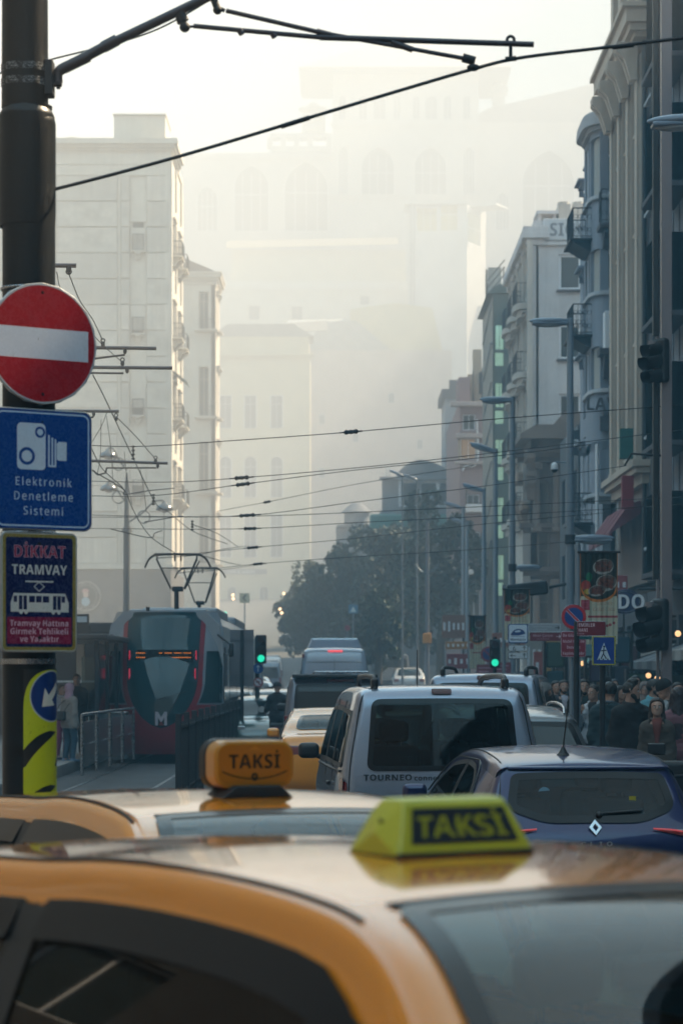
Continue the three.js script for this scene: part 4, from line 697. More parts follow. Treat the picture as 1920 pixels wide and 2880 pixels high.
// ---------------------------------------------------------------- overhead line, farther down the tramway
const armSets = [ // [depth, main arm from-to, extra struts, hangers]
  [30, [[110, 746], [215, 747]], [[[194, 752], [194, 768]]]],
  [38, [[150, 976], [440, 980]], [[[352, 984], [352, 996]], [[352, 998], [240, 1012]]]],
  [39, [[140, 1032], [485, 1035]], [[[358, 1038], [358, 1050]], [[348, 1050], [140, 1048]]]],
  [44, [[120, 1155], [335, 1157]], [[[264, 1160], [264, 1172]], [[264, 1172], [240, 1180]]]],
  [48, [[190, 1294], [472, 1303]], [[[444, 1306], [444, 1318]], [[440, 1316], [300, 1316]], [[300, 1316], [298, 1330], [275, 1336], [262, 1322]]]],
];
armSets.forEach(([d, [a, b], ex], i) => {
  const o = at(...a, d), g = thing('catenary_arm', ['short stub arm just right of the pole, above the red sign', 'upper of the two dark arms beside the red sign', 'lower and longer dark arm beside the red sign', 'dark arm level with the top of the blue sign', 'dark arm level with the middle of the blue sign'][i], 'overhead arm', o.toArray());
  mk('arm_tube', [rod(V(0, 0, 0), at(...b, d).sub(o), .028)], mArm, g);
  mk('steady_arm', ex.flatMap((q) => rods(q.map((p) => at(...p, d).sub(o)), .017)), mIron, g);
  const r = [[194, 764], [290, 958], [345, 1012], [327, 1168], [438, 1287]][i];
  mk('insulator', [new THREE.TorusGeometry(.03, .010, 6, 14).translate(...at(...r, d).sub(o).toArray()), sph(.032, ...at(r[0], r[1] + (i ? 10 : -10), d).sub(o).toArray(), 1, 1.4, 1), sph(.03, ...at(ex[0][0][0], ex[0][0][1] + 4, d).sub(o).toArray(), 1, 1.5, 1)], mIron, g);
});
const W2 = (name, label, pts, d0, d1, r, grp) => { const n = pts.length - 1; return wire(name, label, pts.map((p, i) => at(p[0], p[1], p[2] ?? lerp(d0, d1, i / n))), r, grp); };
W2('messenger_wire', 'chain like wire dropping from the stub arm past the red sign', [[194, 770], [225, 845], [262, 900], [288, 955]], 30, 38, .0075);
W2('messenger_wire', 'wire dropping behind the red sign edge towards the lower arm', [[160, 765], [180, 830], [270, 950], [340, 1015]], 30, 39, .006);
W2('messenger_wire', 'long oblique wire from the red sign down to the pantograph', [[262, 1055], [300, 1130], [385, 1310], [440, 1418], [475, 1440], [545, 1495], [640, 1530]], 39, 78, .011);
W2('messenger_wire', 'oblique wire from the upper arm end down beside the cream block', [[327, 1172], [380, 1225], [435, 1288]], 44, 48, .0085);
W2('messenger_wire', 'wire from the blue sign edge falling to the tram pantograph', [[258, 1262], [290, 1320], [350, 1378], [378, 1440], [425, 1510], [500, 1560]], 46, 60, .010);
W2('messenger_wire', 'thin forked wire beside the blue sign from the level arm', [[303, 1155], [285, 1200], [255, 1250]], 44, 46, .006);
W2('contact_wire', 'long contact wire above the tram roof towards the far junction', [[258, 1322], [345, 1374], [352, 1390], [420, 1380], [490, 1373]], 48, 56, .012);
W2('contact_wire', 'contact wire coming down to the front pantograph from the left', [[312, 1488], [420, 1512], [435, 1500], [456, 1492]], 52, 56, .011);
W2('contact_wire', 'contact wire rising from the front pantograph to the right', [[408, 1468], [505, 1452], [512, 1452]], 52, 60, .012);
W2('contact_wire', 'contact wire running right from above the pantographs to the span wires', [[440, 1570], [560, 1560], [625, 1545], [700, 1535]], 56, 90, .012);
W2('contact_wire', 'lower contact wire running right from above the rear pantograph', [[540, 1610], [640, 1600], [750, 1585]], 80, 100, .014);
W2('contact_wire', 'thin wire falling from the insulator near the cream block corner', [[540, 1475], [610, 1500], [670, 1538]], 60, 85, .010);
W2('contact_wire', 'second thin wire falling towards the rear pantograph', [[560, 1560], [640, 1582], [680, 1590]], 60, 85, .010);
for (const [i, q] of [[[285, 1180], [282, 1290], [275, 1330]], [[300, 1170], [312, 1260], [318, 1350]], [[350, 1270], [358, 1350], [372, 1420]], [[395, 1320], [408, 1400], [412, 1440]], [[462, 1440], [462, 1500], [460, 1540]]].entries()) W2('dropper_wire', `thin looped dropper hanging beside the blue sign, ${['leftmost', 'second from left', 'middle', 'fourth from left', 'rightmost'][i]} of five`, q, 45 + i * 3, 45 + i * 3, .006, 'droppers of the overhead line');
// span wires right across the street, each with a dark splice insulator
const spans = [ // [points, insulator from-to, depth left, depth right, label]
  [[[200, 1250], [373, 1256], [700, 1236], [985, 1215], [1400, 1178], [1960, 1136]], [[955, 1219], [1018, 1213]], 40, 40, 'highest span wire with a dark splice near the photo middle'],
  [[[200, 1352], [480, 1356], [690, 1343], [1040, 1312], [1400, 1272], [1960, 1204]], [[644, 1347], [712, 1342]], 46, 42, 'second span wire, ending at the dark tee on the left'],
  [[[200, 1394], [430, 1394], [690, 1361], [1000, 1322], [1400, 1282], [1660, 1250]], [[650, 1366], [715, 1358]], 47, 43, 'third span wire just below the second one'],
  [[[610, 1438], [760, 1410], [1000, 1362], [1330, 1310]], [[738, 1416], [764, 1406]], 70, 60, 'faint thin span wire with a short splice'],
  [[[200, 1447], [480, 1453], [695, 1450], [1000, 1412], [1400, 1362], [1760, 1310]], [[655, 1453], [735, 1447]], 52, 46, 'span wire with a heavy dark splice above the trees'],
  [[[200, 1455], [700, 1452], [1200, 1432], [1960, 1396]], null, 54, 46, 'almost level span wire crossing the trees'],
  [[[200, 1486], [690, 1487], [1000, 1470], [1400, 1450], [1960, 1416]], [[670, 1488], [732, 1484]], 55, 47, 'level span wire with a double splice'],
  [[[520, 1560], [700, 1541], [1000, 1514], [1300, 1480], [1700, 1442]], [[684, 1544], [738, 1537]], 62, 50, 'span wire above the dark trees'],
  [[[500, 1612], [715, 1587], [1000, 1566], [1300, 1548], [1640, 1520]], [[704, 1590], [748, 1583]], 66, 52, 'lowest span wire over the dark trees'],
];
for (const [pts, ins, d0, d1, label] of spans) {
  const P = pts.map((p) => at(p[0], p[1], lerp(d0, d1, (p[0] - pts[0][0]) / (pts.at(-1)[0] - pts[0][0]))));
  const g = thing('span_wire', label, 'wire', P[0].toArray()), L = P.map((p) => p.clone().sub(P[0]));
  mk('wire', [tube(L, .0075, 40, 5)], mIron, g);
  if (ins) { const c = new THREE.CatmullRomCurve3(L, false, 'centripetal'), find = (px) => { let b = 0, e = 9; for (let i = 0; i <= 400; i++) { const p = c.getPoint(i / 400).add(P[0]), q = 960 + p.x * FPX / -p.z; if (Math.abs(q - px) < e) { e = Math.abs(q - px); b = i / 400; } } return c.getPoint(b); }; const a = find(ins[0][0]), b = find(ins[1][0]), q = (t) => a.clone().lerp(b, t); mk('splice', [rod(q(0), q(.3), .012), rod(q(.25), q(.75), .030), rod(q(.7), q(1), .014), sph(.04, ...q(.3).toArray()), sph(.04, ...q(.72).toArray()), sph(.036, ...q(.5).toArray(), 1.6, 1, 1)], mIron, g); }
}
for (const [px, y0, y1, d, l] of [[375, 1256, 1290, 48, 'by the blue sign corner'], [432, 1392, 1418, 50, 'above the pantograph'], [541, 1466, 1490, 60, 'at the corner of the cream block']]) tag(mk('insulator', [rod(at(px, y0, d), at(px, y1, d), .014), ...[0, .33, .66, 1].map((t) => sph(.036, ...at(px, lerp(y0, y1, t), d).toArray(), 1, .6, 1))], mIron, scene), 'insulator', 'small ribbed insulator hanging on the wires ' + l, 'insulator');
// ---------------------------------------------------------------- tram
function loftSkin(rows, closed = false) { // rows of points -> surface
  const n = rows[0].length, p = [], uv = [], idx = [];
  rows.forEach((r, i) => r.forEach((q, j) => { p.push(q.x, q.y, q.z); uv.push(j / (n - 1), i / (rows.length - 1)); }));
  for (let i = 0; i < rows.length - 1; i++) for (let j = 0; j < n - 1; j++) { const a = i * n + j, b = a + 1, c = a + n, d = c + 1; idx.push(a, b, c, b, d, c); }
  const g = new THREE.BufferGeometry(); g.setAttribute('position', new THREE.Float32BufferAttribute(p, 3)); g.setAttribute('uv', new THREE.Float32BufferAttribute(uv, 2)); g.setIndex(idx); g.computeVertexNormals(); return g;
}
const mRed = phy({ color: C(.24, .010, .022), roughness: .3, clearcoat: .8, clearcoatRoughness: .1 });
const mTramGrey = phy({ color: C(.26, .28, .315), roughness: .35, clearcoat: .5, clearcoatRoughness: .12 });
{
  const d = 55, X = -3.98, g = thing('tram', 'red and silver tram coming towards the camera with a dark rounded windscreen', 'tram', [X, 0, -d]);
  const HW = 1.32, TOP = 3.42, LEN = 30, BOT = .22;
  // nose: outline of the front seen from ahead at height y, and how far the nose leans back there
  const back = (y) => .06 + .95 * Math.pow(clamp((y - 1.0) / 2.3, 0, 1), 2) + .25 * Math.pow(clamp((.9 - y) / .7, 0, 1), 2);
  const hw = (y) => HW * (1 - .13 * Math.pow(clamp((y - 2.5) / .92, 0, 1), 2.6) - .16 * Math.pow(clamp((.95 - y) / .75, 0, 1), 1.6));
  const nose = (s0, y, s = clamp(s0, -1, 1)) => V(s * hw(y), y, -back(y) - .75 * Math.pow(Math.abs(s), 3.2) - .2 * s * s);
  const rows = []; for (let i = 0; i <= 40; i++) { const y = lerp(BOT, TOP, i / 40), r = []; for (let j = 0; j <= 32; j++) r.push(nose(lerp(-1, 1, j / 32), y)); rows.push(r); }
  mk('front_shell', [loftSkin(rows)], mTramGrey, g);
  const patch = (fl, y0, y1, off, n = 26, m = 20) => { const R = []; for (let i = 0; i <= n; i++) { const y = lerp(y0, y1, i / n), [a, b] = fl(y), r = []; for (let j = 0; j <= m; j++) { const s = lerp(a, b, j / m), q = nose(s / hw(y) * 1, y); q.z += off; r.push(q); } R.push(r); } return loftSkin(R); };
  // windscreen: a tall shield, wide at the top and rounded at the bottom
  const wsH = (y) => { const t = clamp((y - .80) / 1.15, 0, 1); return .79 * Math.pow(1 - (1 - t) ** 2, .62) + .03 * clamp((y - 2) / 1, 0, 1); };
  const gl = phy({ color: C(.008, .040, .050), roughness: .04, ior: 1.52 });
  mk('windscreen', [patch((y) => [-wsH(y), wsH(y)], .80, 3.40, .035, 48)], gl, g);
  const rim = (sg) => patch((y) => { const a = wsH(y) * sg, b = (wsH(y) + .10 + .07 * (1 - clamp((y - .8) / 1.1, 0, 1))) * sg; return sg > 0 ? [a, b] : [b, a]; }, .78, 3.405, .05, 48, 3);
  mk('red_trim', [rim(1)], mRed, g); mk('red_trim', [rim(-1)], mRed, g);
  mk('bumper', [patch((y) => [-hw(y) * .93, hw(y) * .93], BOT, .84, .028, 14)], mRed, g);
  const flank = (sg) => patch((y) => { const a = (wsH(y) + .1) * sg, b = hw(y) * .95 * sg; return sg > 0 ? [a, b] : [b, a]; }, .84, 1.32, .030, 10, 6);
  mk('bumper_flank', [flank(1)], mRed, g); mk('bumper_flank', [flank(-1)], mRed, g);
  for (const sg of [-1, 1]) mk('corner_window', [patch((y) => { const a = (wsH(y) + .16) * sg, b = hw(y) * .985 * sg; return sg > 0 ? [a, b] : [b, a]; }, 1.36, 2.52, .030, 14, 8)], gl, g);
  for (const s of [-1, 1]) { for (const [x, y] of [[1.02, 1.10], [.92, .96]]) mk('headlight', [sph(.05, 0, 0, 0, 1, 1, .5)], mSteel, g, nose(s * x / hw(y), y).add(V(0, 0, .03))); mk('bumper_slot', rbox(.5, .18, .06, .02), mBlack, g, nose(s * .78 / hw(.62), .62).add(V(0, 0, .0)), s * .5); }
  // lettering inside the screen and the emblem
  const led = canvasTex(512, 96, (c) => { c.fillStyle = '#000'; c.fillRect(0, 0, 512, 96); c.fillStyle = '#ff8a2a'; for (const y of [28, 66]) for (let x = 0; x < 512; x += 17) if (x < 70 || (x > 200 && x < 480 && (y > 40 || (x * 7) % 5 !== 1))) { if (x > 68 && x < 200) continue; c.beginPath(); c.ellipse(x + 8, y, 6, 4.4, 0, 0, 7); c.fill(); } });
  mk('display_panel', face(1.28, .25), std({ color: C(0, 0, 0), emissive: C(1, 1, 1), emissiveMap: led, emissiveIntensity: .16, roughness: .9 }), g, [.05, 2.42, nose(0, 2.42).z + .05]);
  for (const s of [-1, 1]) for (const [y, h] of [[2.38, .3], [1.98, .3]]) mk('marker_light', rbox(.03, h, .02, .008), glow(.5, .02, .05, .12), g, nose(s * (wsH(y) - .06) / hw(y), y).add(V(0, 0, .05)));
  { const e = nose(0, 1.02).add(V(0, 0, .045)); mk('emblem', [extr([[-.13, -.15], [-.13, .15], [-.07, .15], [0, .03], [.07, .15], [.13, .15], [.13, -.15], [.07, -.15], [.07, .02], [0, -.09], [-.07, .02], [-.07, -.15]], .01)], std({ color: C(.42, .36, .40), roughness: .4 }), g, e); mk('emblem_point', extr([[-.06, -.15], [.06, -.15], [0, -.06]], .011), mRed, g, e); }
  mk('wiper', [rod(nose(.1, 1.05).add(V(0, 0, .06)), nose(.32, 1.6).add(V(0, 0, .06)), .012), rod(nose(-.05, 1.45).add(V(0, 0, .06)), nose(.42, 1.62).add(V(0, 0, .06)), .01)], mBlack, g);
  // body behind
  const prof = [[-HW, BOT], [-HW, 2.35], [-HW * .985, 2.75], [-HW * .92, 3.12], [-HW * .7, TOP], [HW * .7, TOP], [HW * .92, 3.12], [HW * .985, 2.75], [HW, 2.35], [HW, BOT]];
  mk('body', [extr(prof, LEN - 1.0).translate(0, 0, -LEN - .2)], mTramGrey, g);
  for (const s of [-1, 1]) {
    for (let k = 0; k < 7; k++) { const z = -2.6 - k * 4; mk('side_window', [rbox(.02, 1.25, 2.5, .01)], glassDark, g, [s * (HW + .006), 1.85, z]); mk('door', [rbox(.03, 2.15, 1.25, .012)], glassDark, g, [s * (HW + .008), 1.55, z - 2]); }
    mk('side_stripe', [bx(s * HW, s * (HW + .012), .3, .75, -LEN, -1.3)], mRed, g);
    mk('cab_window', [loftSkin([[V(s * 1.27, 1.25, -1.15), V(s * 1.31, 1.25, -2.0)], [V(s * 1.27, 2.62, -1.7), V(s * 1.315, 2.62, -2.05)]].map((r) => s > 0 ? r : r.reverse()))], glassDark, g, [s * .012, 0, 0]);
    mk('mirror_arm', [rbox(.1, .32, .16, .04, s * (HW + .18), 2.55, -1.1), rod(V(s * HW * .9, 2.9, -1.2), V(s * (HW + .18), 2.65, -1.1), .02)], mBlack, g);
  }
  mk('roof_box', [rbox(1.9, .3, 5, .08, 0, TOP + .08, -9), rbox(1.9, .3, 7, .08, 0, TOP + .08, -20), rbox(1.75, .1, 24, .03, 0, TOP + .02, -14)], mTramGrey, g); mk('roof_horn', cyl(.03, .05, .12, -.45, TOP, -2), mBlack, g);
  function pantograph(z, x, lit) {
    const y0 = TOP + .05, y1 = my(1640, d + z) , yt = my(1562 + (lit ? 38 : 0), d + z), o = [x, 0, -z], p = new THREE.Group(); p.name = 'pantograph'; g.add(p); p.position.set(x, 0, -z);
    const yk = lerp(y0, yt, .42), mP = mIron; p.scale.x = .66;
    mk('mast', [rbox(.16, yk - y0, .16, .02, -.04, (y0 + yk) / 2, 0), rbox(.4, .12, .3, .03, 0, yk, 0)], mP, p);
    mk('frame', [rod(V(-.24, yk, 0), V(-.78, yt - .08, 0), .032), rod(V(.24, yk, 0), V(.70, yt - .08, 0), .036), rod(V(.28, yk, .1), V(.8, yt - .14, .1), .024), rod(V(-.6, (yk + yt) / 2 + .1, 0), V(.5, (yk + yt) / 2 + .1, 0), .014)], mP, p);
    mk('collector_head', [tube([V(-1.2, yt - .3, 0), V(-1.05, yt - .1, 0), V(-.85, yt, 0), V(-.6, yt + .02, 0), V(.6, yt + .02, 0), V(.85, yt, 0), V(1.05, yt - .1, 0), V(1.2, yt - .28, 0)], .035, 40, 6), rbox(1.7, .05, .12, .02, 0, yt + .03, 0), ...[-.75, -.1, .12, .7].map((q) => rbox(.06, .16, .06, .02, q, yt - .06, 0))], mP, p);
  }
  pantograph(5, mx(500, 60) - X, 0); pantograph(23, mx(563, 78) - X, 1);
}
// ---------------------------------------------------------------- tram stop on the left
{
  const d = 51, g = thing('tram_shelter', 'glazed tram stop shelter with dark frame behind the waiting people', 'shelter', [mx(232, d), .2, -d]);
  const L = 7;
  for (let i = 0; i < 4; i++) { mk('post', [rbox(.09, 2.5, .12, .02, .3, 1.25, -i * 2.2)], mIron, g); if (i < 3) mk('glass_panel', [rbox(.014, 1.9, 2.05, .004, .3, 1.25, -i * 2.2 - 1.1)], phy({ color: C(.55, .62, .62), transmission: 1, thickness: 0, roughness: .08 }), g); }
  mk('roof', [rbox(1.9, .12, L + .4, .04, -.4, 2.56, -L / 2 + .3)], mIron, g); mk('glass_panel', [rbox(1.0, 2.0, .014, .004, -.2, 1.2, -6.6)], phy({ color: C(.5, .6, .6), transmission: 1, thickness: 0, roughness: .1 }), g);
  mk('info_board', [rbox(.34, .36, .06, .02, -.02, 2.85, .1), rbox(.30, .26, .03, .01, .04, 2.66, .2)], mIron, g); mk('board_print', face(.26, .12), std({ color: C(.4, .45, .5), roughness: .5 }), g, [-.02, 2.92, .135]);
}
{ const d = 53, g = thing('platform_cabinet', 'grey metal cabinet on the platform beside the tram front', 'cabinet', [mx(328, d), .2, -d]); const h = my(2004, d) - .2; mk('body', [rbox(.44, h, .5, .015, 0, h / 2, 0)], metalPaint(.12, .14, .16), g); mk('lid', rbox(.48, .05, .54, .015, 0, h, 0), mSteel, g); }
{ // lit kiosk fronts behind the platform
  const d = 66, g = thing('kiosk', 'low dark kiosk with pale ceiling and curved shop window behind the stop', 'kiosk', [mx(230, d), .2, -d - 4]);
  mk('wall', [bx(-6, 1.4, 0, 3.1, -3, -2.8), bx(1.2, 1.4, 0, 3.1, -2.8, 0)], mGreyWall, g); mk('roof', rbox(8, .3, 3.6, .04, -2.3, 3.1, -1.2), mIron, g);
  mk('counter', [rbox(1.6, .9, .6, .03, -.6, .45, -.6), rbox(1.8, .06, .7, .02, -.6, 1.6, -1)], mWhiteFrame, g); mk('shelf_post', rbox(.22, 1.5, .22, .02, -.55, 2.3, -1), plaster(.6, .5, .4), g);
}
{ // handrail along the platform edge
  const g = thing('platform_railing', 'thin steel railing with round top rail along the platform edge', 'railing', [mx(212, 44), .2, -44]);
  const p = [0, 2.2, 4.4, 6.6, 8.8].map((z) => V(.12 + z * .02, 0, -z));
  for (const q of p) mk('post', rod(q, q.clone().setY(1.08), .028), mSteel, g);
  mk('rail', [...rods(p.map((q) => q.clone().setY(1.08)), .026), ...rods(p.map((q) => q.clone().setY(.55)), .016)], mSteel, g);
  for (let i = 0; i < 4; i++) mk('panel', [rbox(.012, .8, 2.0, .004, (p[i].x + p[i + 1].x) / 2, .55, -i * 2.2 - 1.1)], phy({ color: C(.5, .55, .56), transmission: 1, thickness: 0, roughness: .25 }), g);
}
// ---------------------------------------------------------------- dark fence between tramway and road
{
  const g = thing('tramway_fence', 'dark iron picket fence between the tram and the traffic lanes', 'fence', [-2.42, 0, -37]);
  const bar = geoOf([box(.03, 1.18, .03, 0, .68, 0)]); bar.userData.done = true; let n = 0;
  const far = [];
  for (let z = 0; z < 52; z += 2) {
    const gy = groundY(37 + z);
    mk('post', rbox(.09, 1.4, .09, .01, 0, .7 + gy, -z), mIron, g); mk('rail', [rbox(.05, .05, 1.92, .008, 0, 1.2 + gy, -z - 1), rbox(.05, .05, 1.92, .008, 0, .22 + gy, -z - 1)], mIron, g);
    for (let k = 1; k < 16; k++) if (z < 18) mk('picket', bar, mIron, g, [0, gy, -z - k * .125]); else far.push(bar.clone().translate(0, gy, -z - k * .125));
  }
  const m = mk('picket_run', far, mIron, g); m.userData.kind = 'stuff';
}
// ---------------------------------------------------------------- old fashioned lamp with hanging domes, by the cream block
{
  const d = 88, g = thing('ornate_lamp', 'ornate lamp post with scrolled arms and hanging dome lamps before the cream block', 'street lamp', [mx(357, d), .2, -d]);
  const Y = (py) => my(py, d) - .2, U = (px) => (px - 357) * d / FPX, m = std({ color: C(.10, .115, .13), roughness: .5 });
  mk('post', [lathe([[.28, 0], [.28, .5], [.17, .9], [.13, 3], [.12, Y(1500)], [.2, Y(1495)], [.1, Y(1480)], [.07, Y(1360)], [.03, Y(1330)]], 16)], m, g);
  for (const [px, py] of [[305, 1283], [306, 1376], [463, 1432]]) {
    mk('scroll_arm', [tube([V(0, Y(py + 40), 0), V(U(px) * .4, Y(py + 12), 0), V(U(px) * .75, Y(py - 22), 0), V(U(px), Y(py - 22), 0), V(U(px), Y(py - 8), 0)], .03, 24, 6), new THREE.TorusGeometry(.22, .022, 6, 20).translate(U(px) * .45, Y(py + 22), 0)], m, g);
    mk('lamp_shade', [lathe([[.03, .3], [.09, .26], [.12, .2], [.26, .14], [.31, 0], [.27, -.02]], 20).translate(U(px), Y(py + 2), 0)], std({ color: C(.14, .15, .16), roughness: .25, metalness: .5 }), g);
    mk('lamp_glass', sph(.15, U(px), Y(py + 2) - .02, 0, 1, .6, 1), mWhiteFrame, g);
  }
}
// ---------------------------------------------------------------- street lamps along the right kerb
const lampHead = (L = 1) => geoOf([sph(.5, 0, 0, 0, 1.0 * L, .17, .32, 20).translate(-.42 * L, .02, 0), rbox(.86 * L, .07, .28, .03, -.42 * L, -.035, 0), rod(V(0, -.02, 0), V(-.1, 0, 0), .05)]);
const headG = lampHead(), lensG = geoOf([sph(.36, -.46, -.07, 0, 1, .16, .34, 16)]); headG.userData.done = lensG.userData.done = true;
const mLampHead = metalPaint(.16, .19, .24), mLens = phy({ color: C(.35, .36, .38), roughness: .25 });
function lamp(px, py, d, label, o = {}) {
  const gy = groundY(d) + .12, X = mx(px, d), g = thing('street_lamp', label, 'street lamp', [X, gy, -d], 0, o.group || 'street lamps along the right kerb'), H = my(py, d) - gy;
  mk('pole', [cyl(.11, .075, H, 0, 0, 0, 14), cyl(.16, .16, .9, 0, 0, 0, 14), cyl(.085, .085, .12, 0, H - .06, 0, 14)], mGalv, g);
  const put = (x, y, ry, sc = 1, rz = 0) => { const h = mk('lamp_head', headG, mLampHead, g, [x, y, 0], ry); h.scale.setScalar(sc); h.rotation.z = rz; const l = mk('lens', lensG, mLens, h); };
  put(-.06, H - (o.drop ?? .03), 0, o.s || 1, o.tilt || 0);
  if (o.second) { const [p2, s2] = o.second; put(.1, my(p2, d) - gy, PI, s2); mk('clamp', cyl(.13, .13, .22, 0, my(p2, d) - gy - .12, 0, 14), mIron, g); }
  if (o.camera) { const y = my(o.camera, d) - gy; mk('camera_arm', rod(V(0, y, 0), V(-.5, y - .1, 0), .035), mIron, g); mk('camera_box', rbox(.95, .32, .34, .05, -.55, y - .06, .12).rotateZ(.12), mIron, g); }
  return g;
}
lamp(1602, 902, 59, 'nearest tall grey street lamp with a flat head and a second lower lamp', { second: [1516, 1.05], camera: 1640 });
lamp(1440, 1122, 74, 'second tall street lamp, in front of the white plaster house', { second: [1596, .85], s: 1.0 });
lamp(1393, 1267, 88, 'street lamp with its domed head over the dark teal tower', { tilt: -.32, s: 1.0 });
lamp(1360, 1378, 100, 'street lamp with its domed head just left of the teal tower foot', { tilt: -.32, s: .95 });
lamp(1302, 1428, 113, 'small street lamp by the mauve house with a pale domed head', { tilt: -.32, s: .95 });
lamp(1312, 1470, 124, 'smallest street lamp head in front of the mauve house', { tilt: -.3, s: .9 });
{ // lamp head reaching in at the right edge: its pole stands outside the photo
  const d = 34, X = mx(2010, d), g = thing('street_lamp', 'street lamp head reaching in at the right edge of the photo', 'street lamp', [X, .12, -d], 0, 'street lamps along the right kerb'), H = my(335, d) - .12;
  mk('pole', [cyl(.12, .08, H, 0, 0, 0, 14)], mGalv, g); const h = mk('lamp_head', headG, mLampHead, g, [-.02, H - .02, 0]); h.rotation.z = .04; mk('lens', lensG, mLens, h);
}
{ // slim white post with a forked bracket in the middle distance
  const d = 104, g = thing('forked_post', 'slim pale post with a small forked bracket before the dark trees', 'post', [mx(1201, d), groundY(d), -d]), Y = (py) => my(py, d) - groundY(d);
  mk('post', [cyl(.09, .06, Y(1465), 0, 0, 0, 12)], metalPaint(.14, .15, .18), g);
  mk('fork', [tube([V(0, Y(1612), 0), V(-.25, Y(1606), 0), V(-.5, Y(1585), 0)], .02), tube([V(0, Y(1612), 0), V(.25, Y(1606), 0), V(.5, Y(1585), 0)], .02)], mGalv, g);
  mk('box', rbox(.36, .42, .2, .03, -.02, Y(1795), .1), std({ color: C(.50, .22, .05), roughness: .6 }), g);
}
{ // twin lamps over the domed house
  const d = 128, g = thing('twin_lamp', 'pale double headed street lamp in front of the domed house', 'street lamp', [mx(1172, d), groundY(d), -d]), Y = (py) => my(py, d) - groundY(d);
  mk('pole', [cyl(.07, .045, Y(1352), 0, 0, 0, 12), cyl(.06, .04, Y(1340), -.75, 0, 0, 12)], metalPaint(.12, .13, .15), g);
  for (const [x, y] of [[0, 1350], [-.75, 1338]]) { const h = mk('lamp_head', headG, mLampHead, g, [x, Y(y), 0]); h.scale.setScalar(.8); h.rotation.z = -.4; }
}
// ---------------------------------------------------------------- traffic lights
const visor = (r, L) => { const g = new THREE.CylinderGeometry(r, r * 1.04, L, 20, 1, true, -PI * .72, PI * 1.44).rotateX(PI / 2); return g.translate(0, 0, L / 2); };
function signalHead(g, x, y, z, ry, lit, r = .1, mat = mBlack) { // three lamps; lit = 0 red, 1 amber, 2 green
  const h = new THREE.Group(); h.name = 'signal_head'; g.add(h); h.position.set(x, y, z); h.rotation.y = ry;
  mk('housing', [rbox(r * 3, r * 8.2, r * 1.9, .03, 0, 0, -r), ...[1, 0, -1].map((k) => visor(r * 1.12, r * 2).translate(0, k * r * 2.6, -.005))], mat, h);
  [1, 0, -1].forEach((k, i) => { const c = [[.3, .01, .01], [.3, .14, .01], [.02, .85, .50]][i]; mk('signal_lens', cyl(r, r, .02, 0, -.01, 0, 24).rotateX(PI / 2), lit === i ? glow(...c, .16) : std({ color: C(c[0] * .1, c[1] * .08, c[2] * .04), roughness: .3 }), h, [0, k * r * 2.6, .003]); });
  return h;
}
{
  const d = 60, X = mx(716, d), g = thing('traffic_light', 'traffic light on green with two round signs below, right of the tram', 'traffic light', [X, 0, -d]);
  mk('pole', [cyl(.055, .055, my(1790, d), .06, 0, -.1, 12)], mIron, g);
  signalHead(g, mx(734, d) - X, my(1826, d), 0, 0, 2, .085);
  for (const [py, pr, blue] of [[1880, 15, 1], [1919, 14, 0]]) {
    const R = pr * d / FPX, print = canvasTex(128, 128, (c) => { c.fillStyle = blue ? '#0d4f8f' : '#a02a3c'; c.fillRect(0, 0, 128, 128); c.fillStyle = blue ? '#0d4f8f' : '#c9c3c8'; c.beginPath(); c.arc(64, 64, blue ? 60 : 48, 0, 7); c.fill(); c.strokeStyle = blue ? '#c9d2da' : '#333'; c.lineWidth = 12; c.beginPath(); if (blue) { c.moveTo(64, 104); c.lineTo(64, 30); c.moveTo(44, 50); c.lineTo(64, 28); c.lineTo(84, 50); } else { c.moveTo(76, 96); c.lineTo(76, 56); c.lineTo(44, 56); c.moveTo(56, 42); c.lineTo(42, 56); c.lineTo(56, 70); } c.stroke(); if (!blue) { c.strokeStyle = '#a02a3c'; c.lineWidth = 10; c.beginPath(); c.moveTo(28, 28); c.lineTo(100, 100); c.stroke(); } });
    const p = mk(blue ? 'arrow_sign' : 'no_turn_sign', cyl(R, R, .02, 0, -.01, 0, 28).rotateX(PI / 2), mSteel, g, [mx(726, d) - X, my(py, d), .02]); mk('sign_face', own(new THREE.CircleGeometry(R * .97, 28)), std({ map: print, roughness: .5 }), p, [0, 0, .013]);
  }
  const b = thing('sign_back', 'large plain grey sign seen from behind, right of the tram', 'road sign', [mx(688, d), 0, -d + 1.5]), D = d - 1.5;
  mk('panel', [bx(-.28, .27, my(1930, D), my(1771, D), -.02, .0), bx(-.26, .25, my(1900, D), my(1893, D), 0, .03), bx(-.26, .25, my(1800, D), my(1793, D), 0, .03)], metalPaint(.17, .165, .18), b); mk('post', [rbox(.08, my(1772, D), .06, .01, 0, my(1772, D) / 2, .06)], mIron, b);
}
{
  const d = 64, X = mx(1391, d), g = thing('traffic_light', 'traffic light on green above the silver vans, right of the street', 'traffic light', [X, 0, -d]);
  mk('pole', cyl(.05, .05, my(1792, d), 0, 0, -.16, 12), mIron, g); signalHead(g, 0, my(1838, d), 0, 0, 2, .09);
}
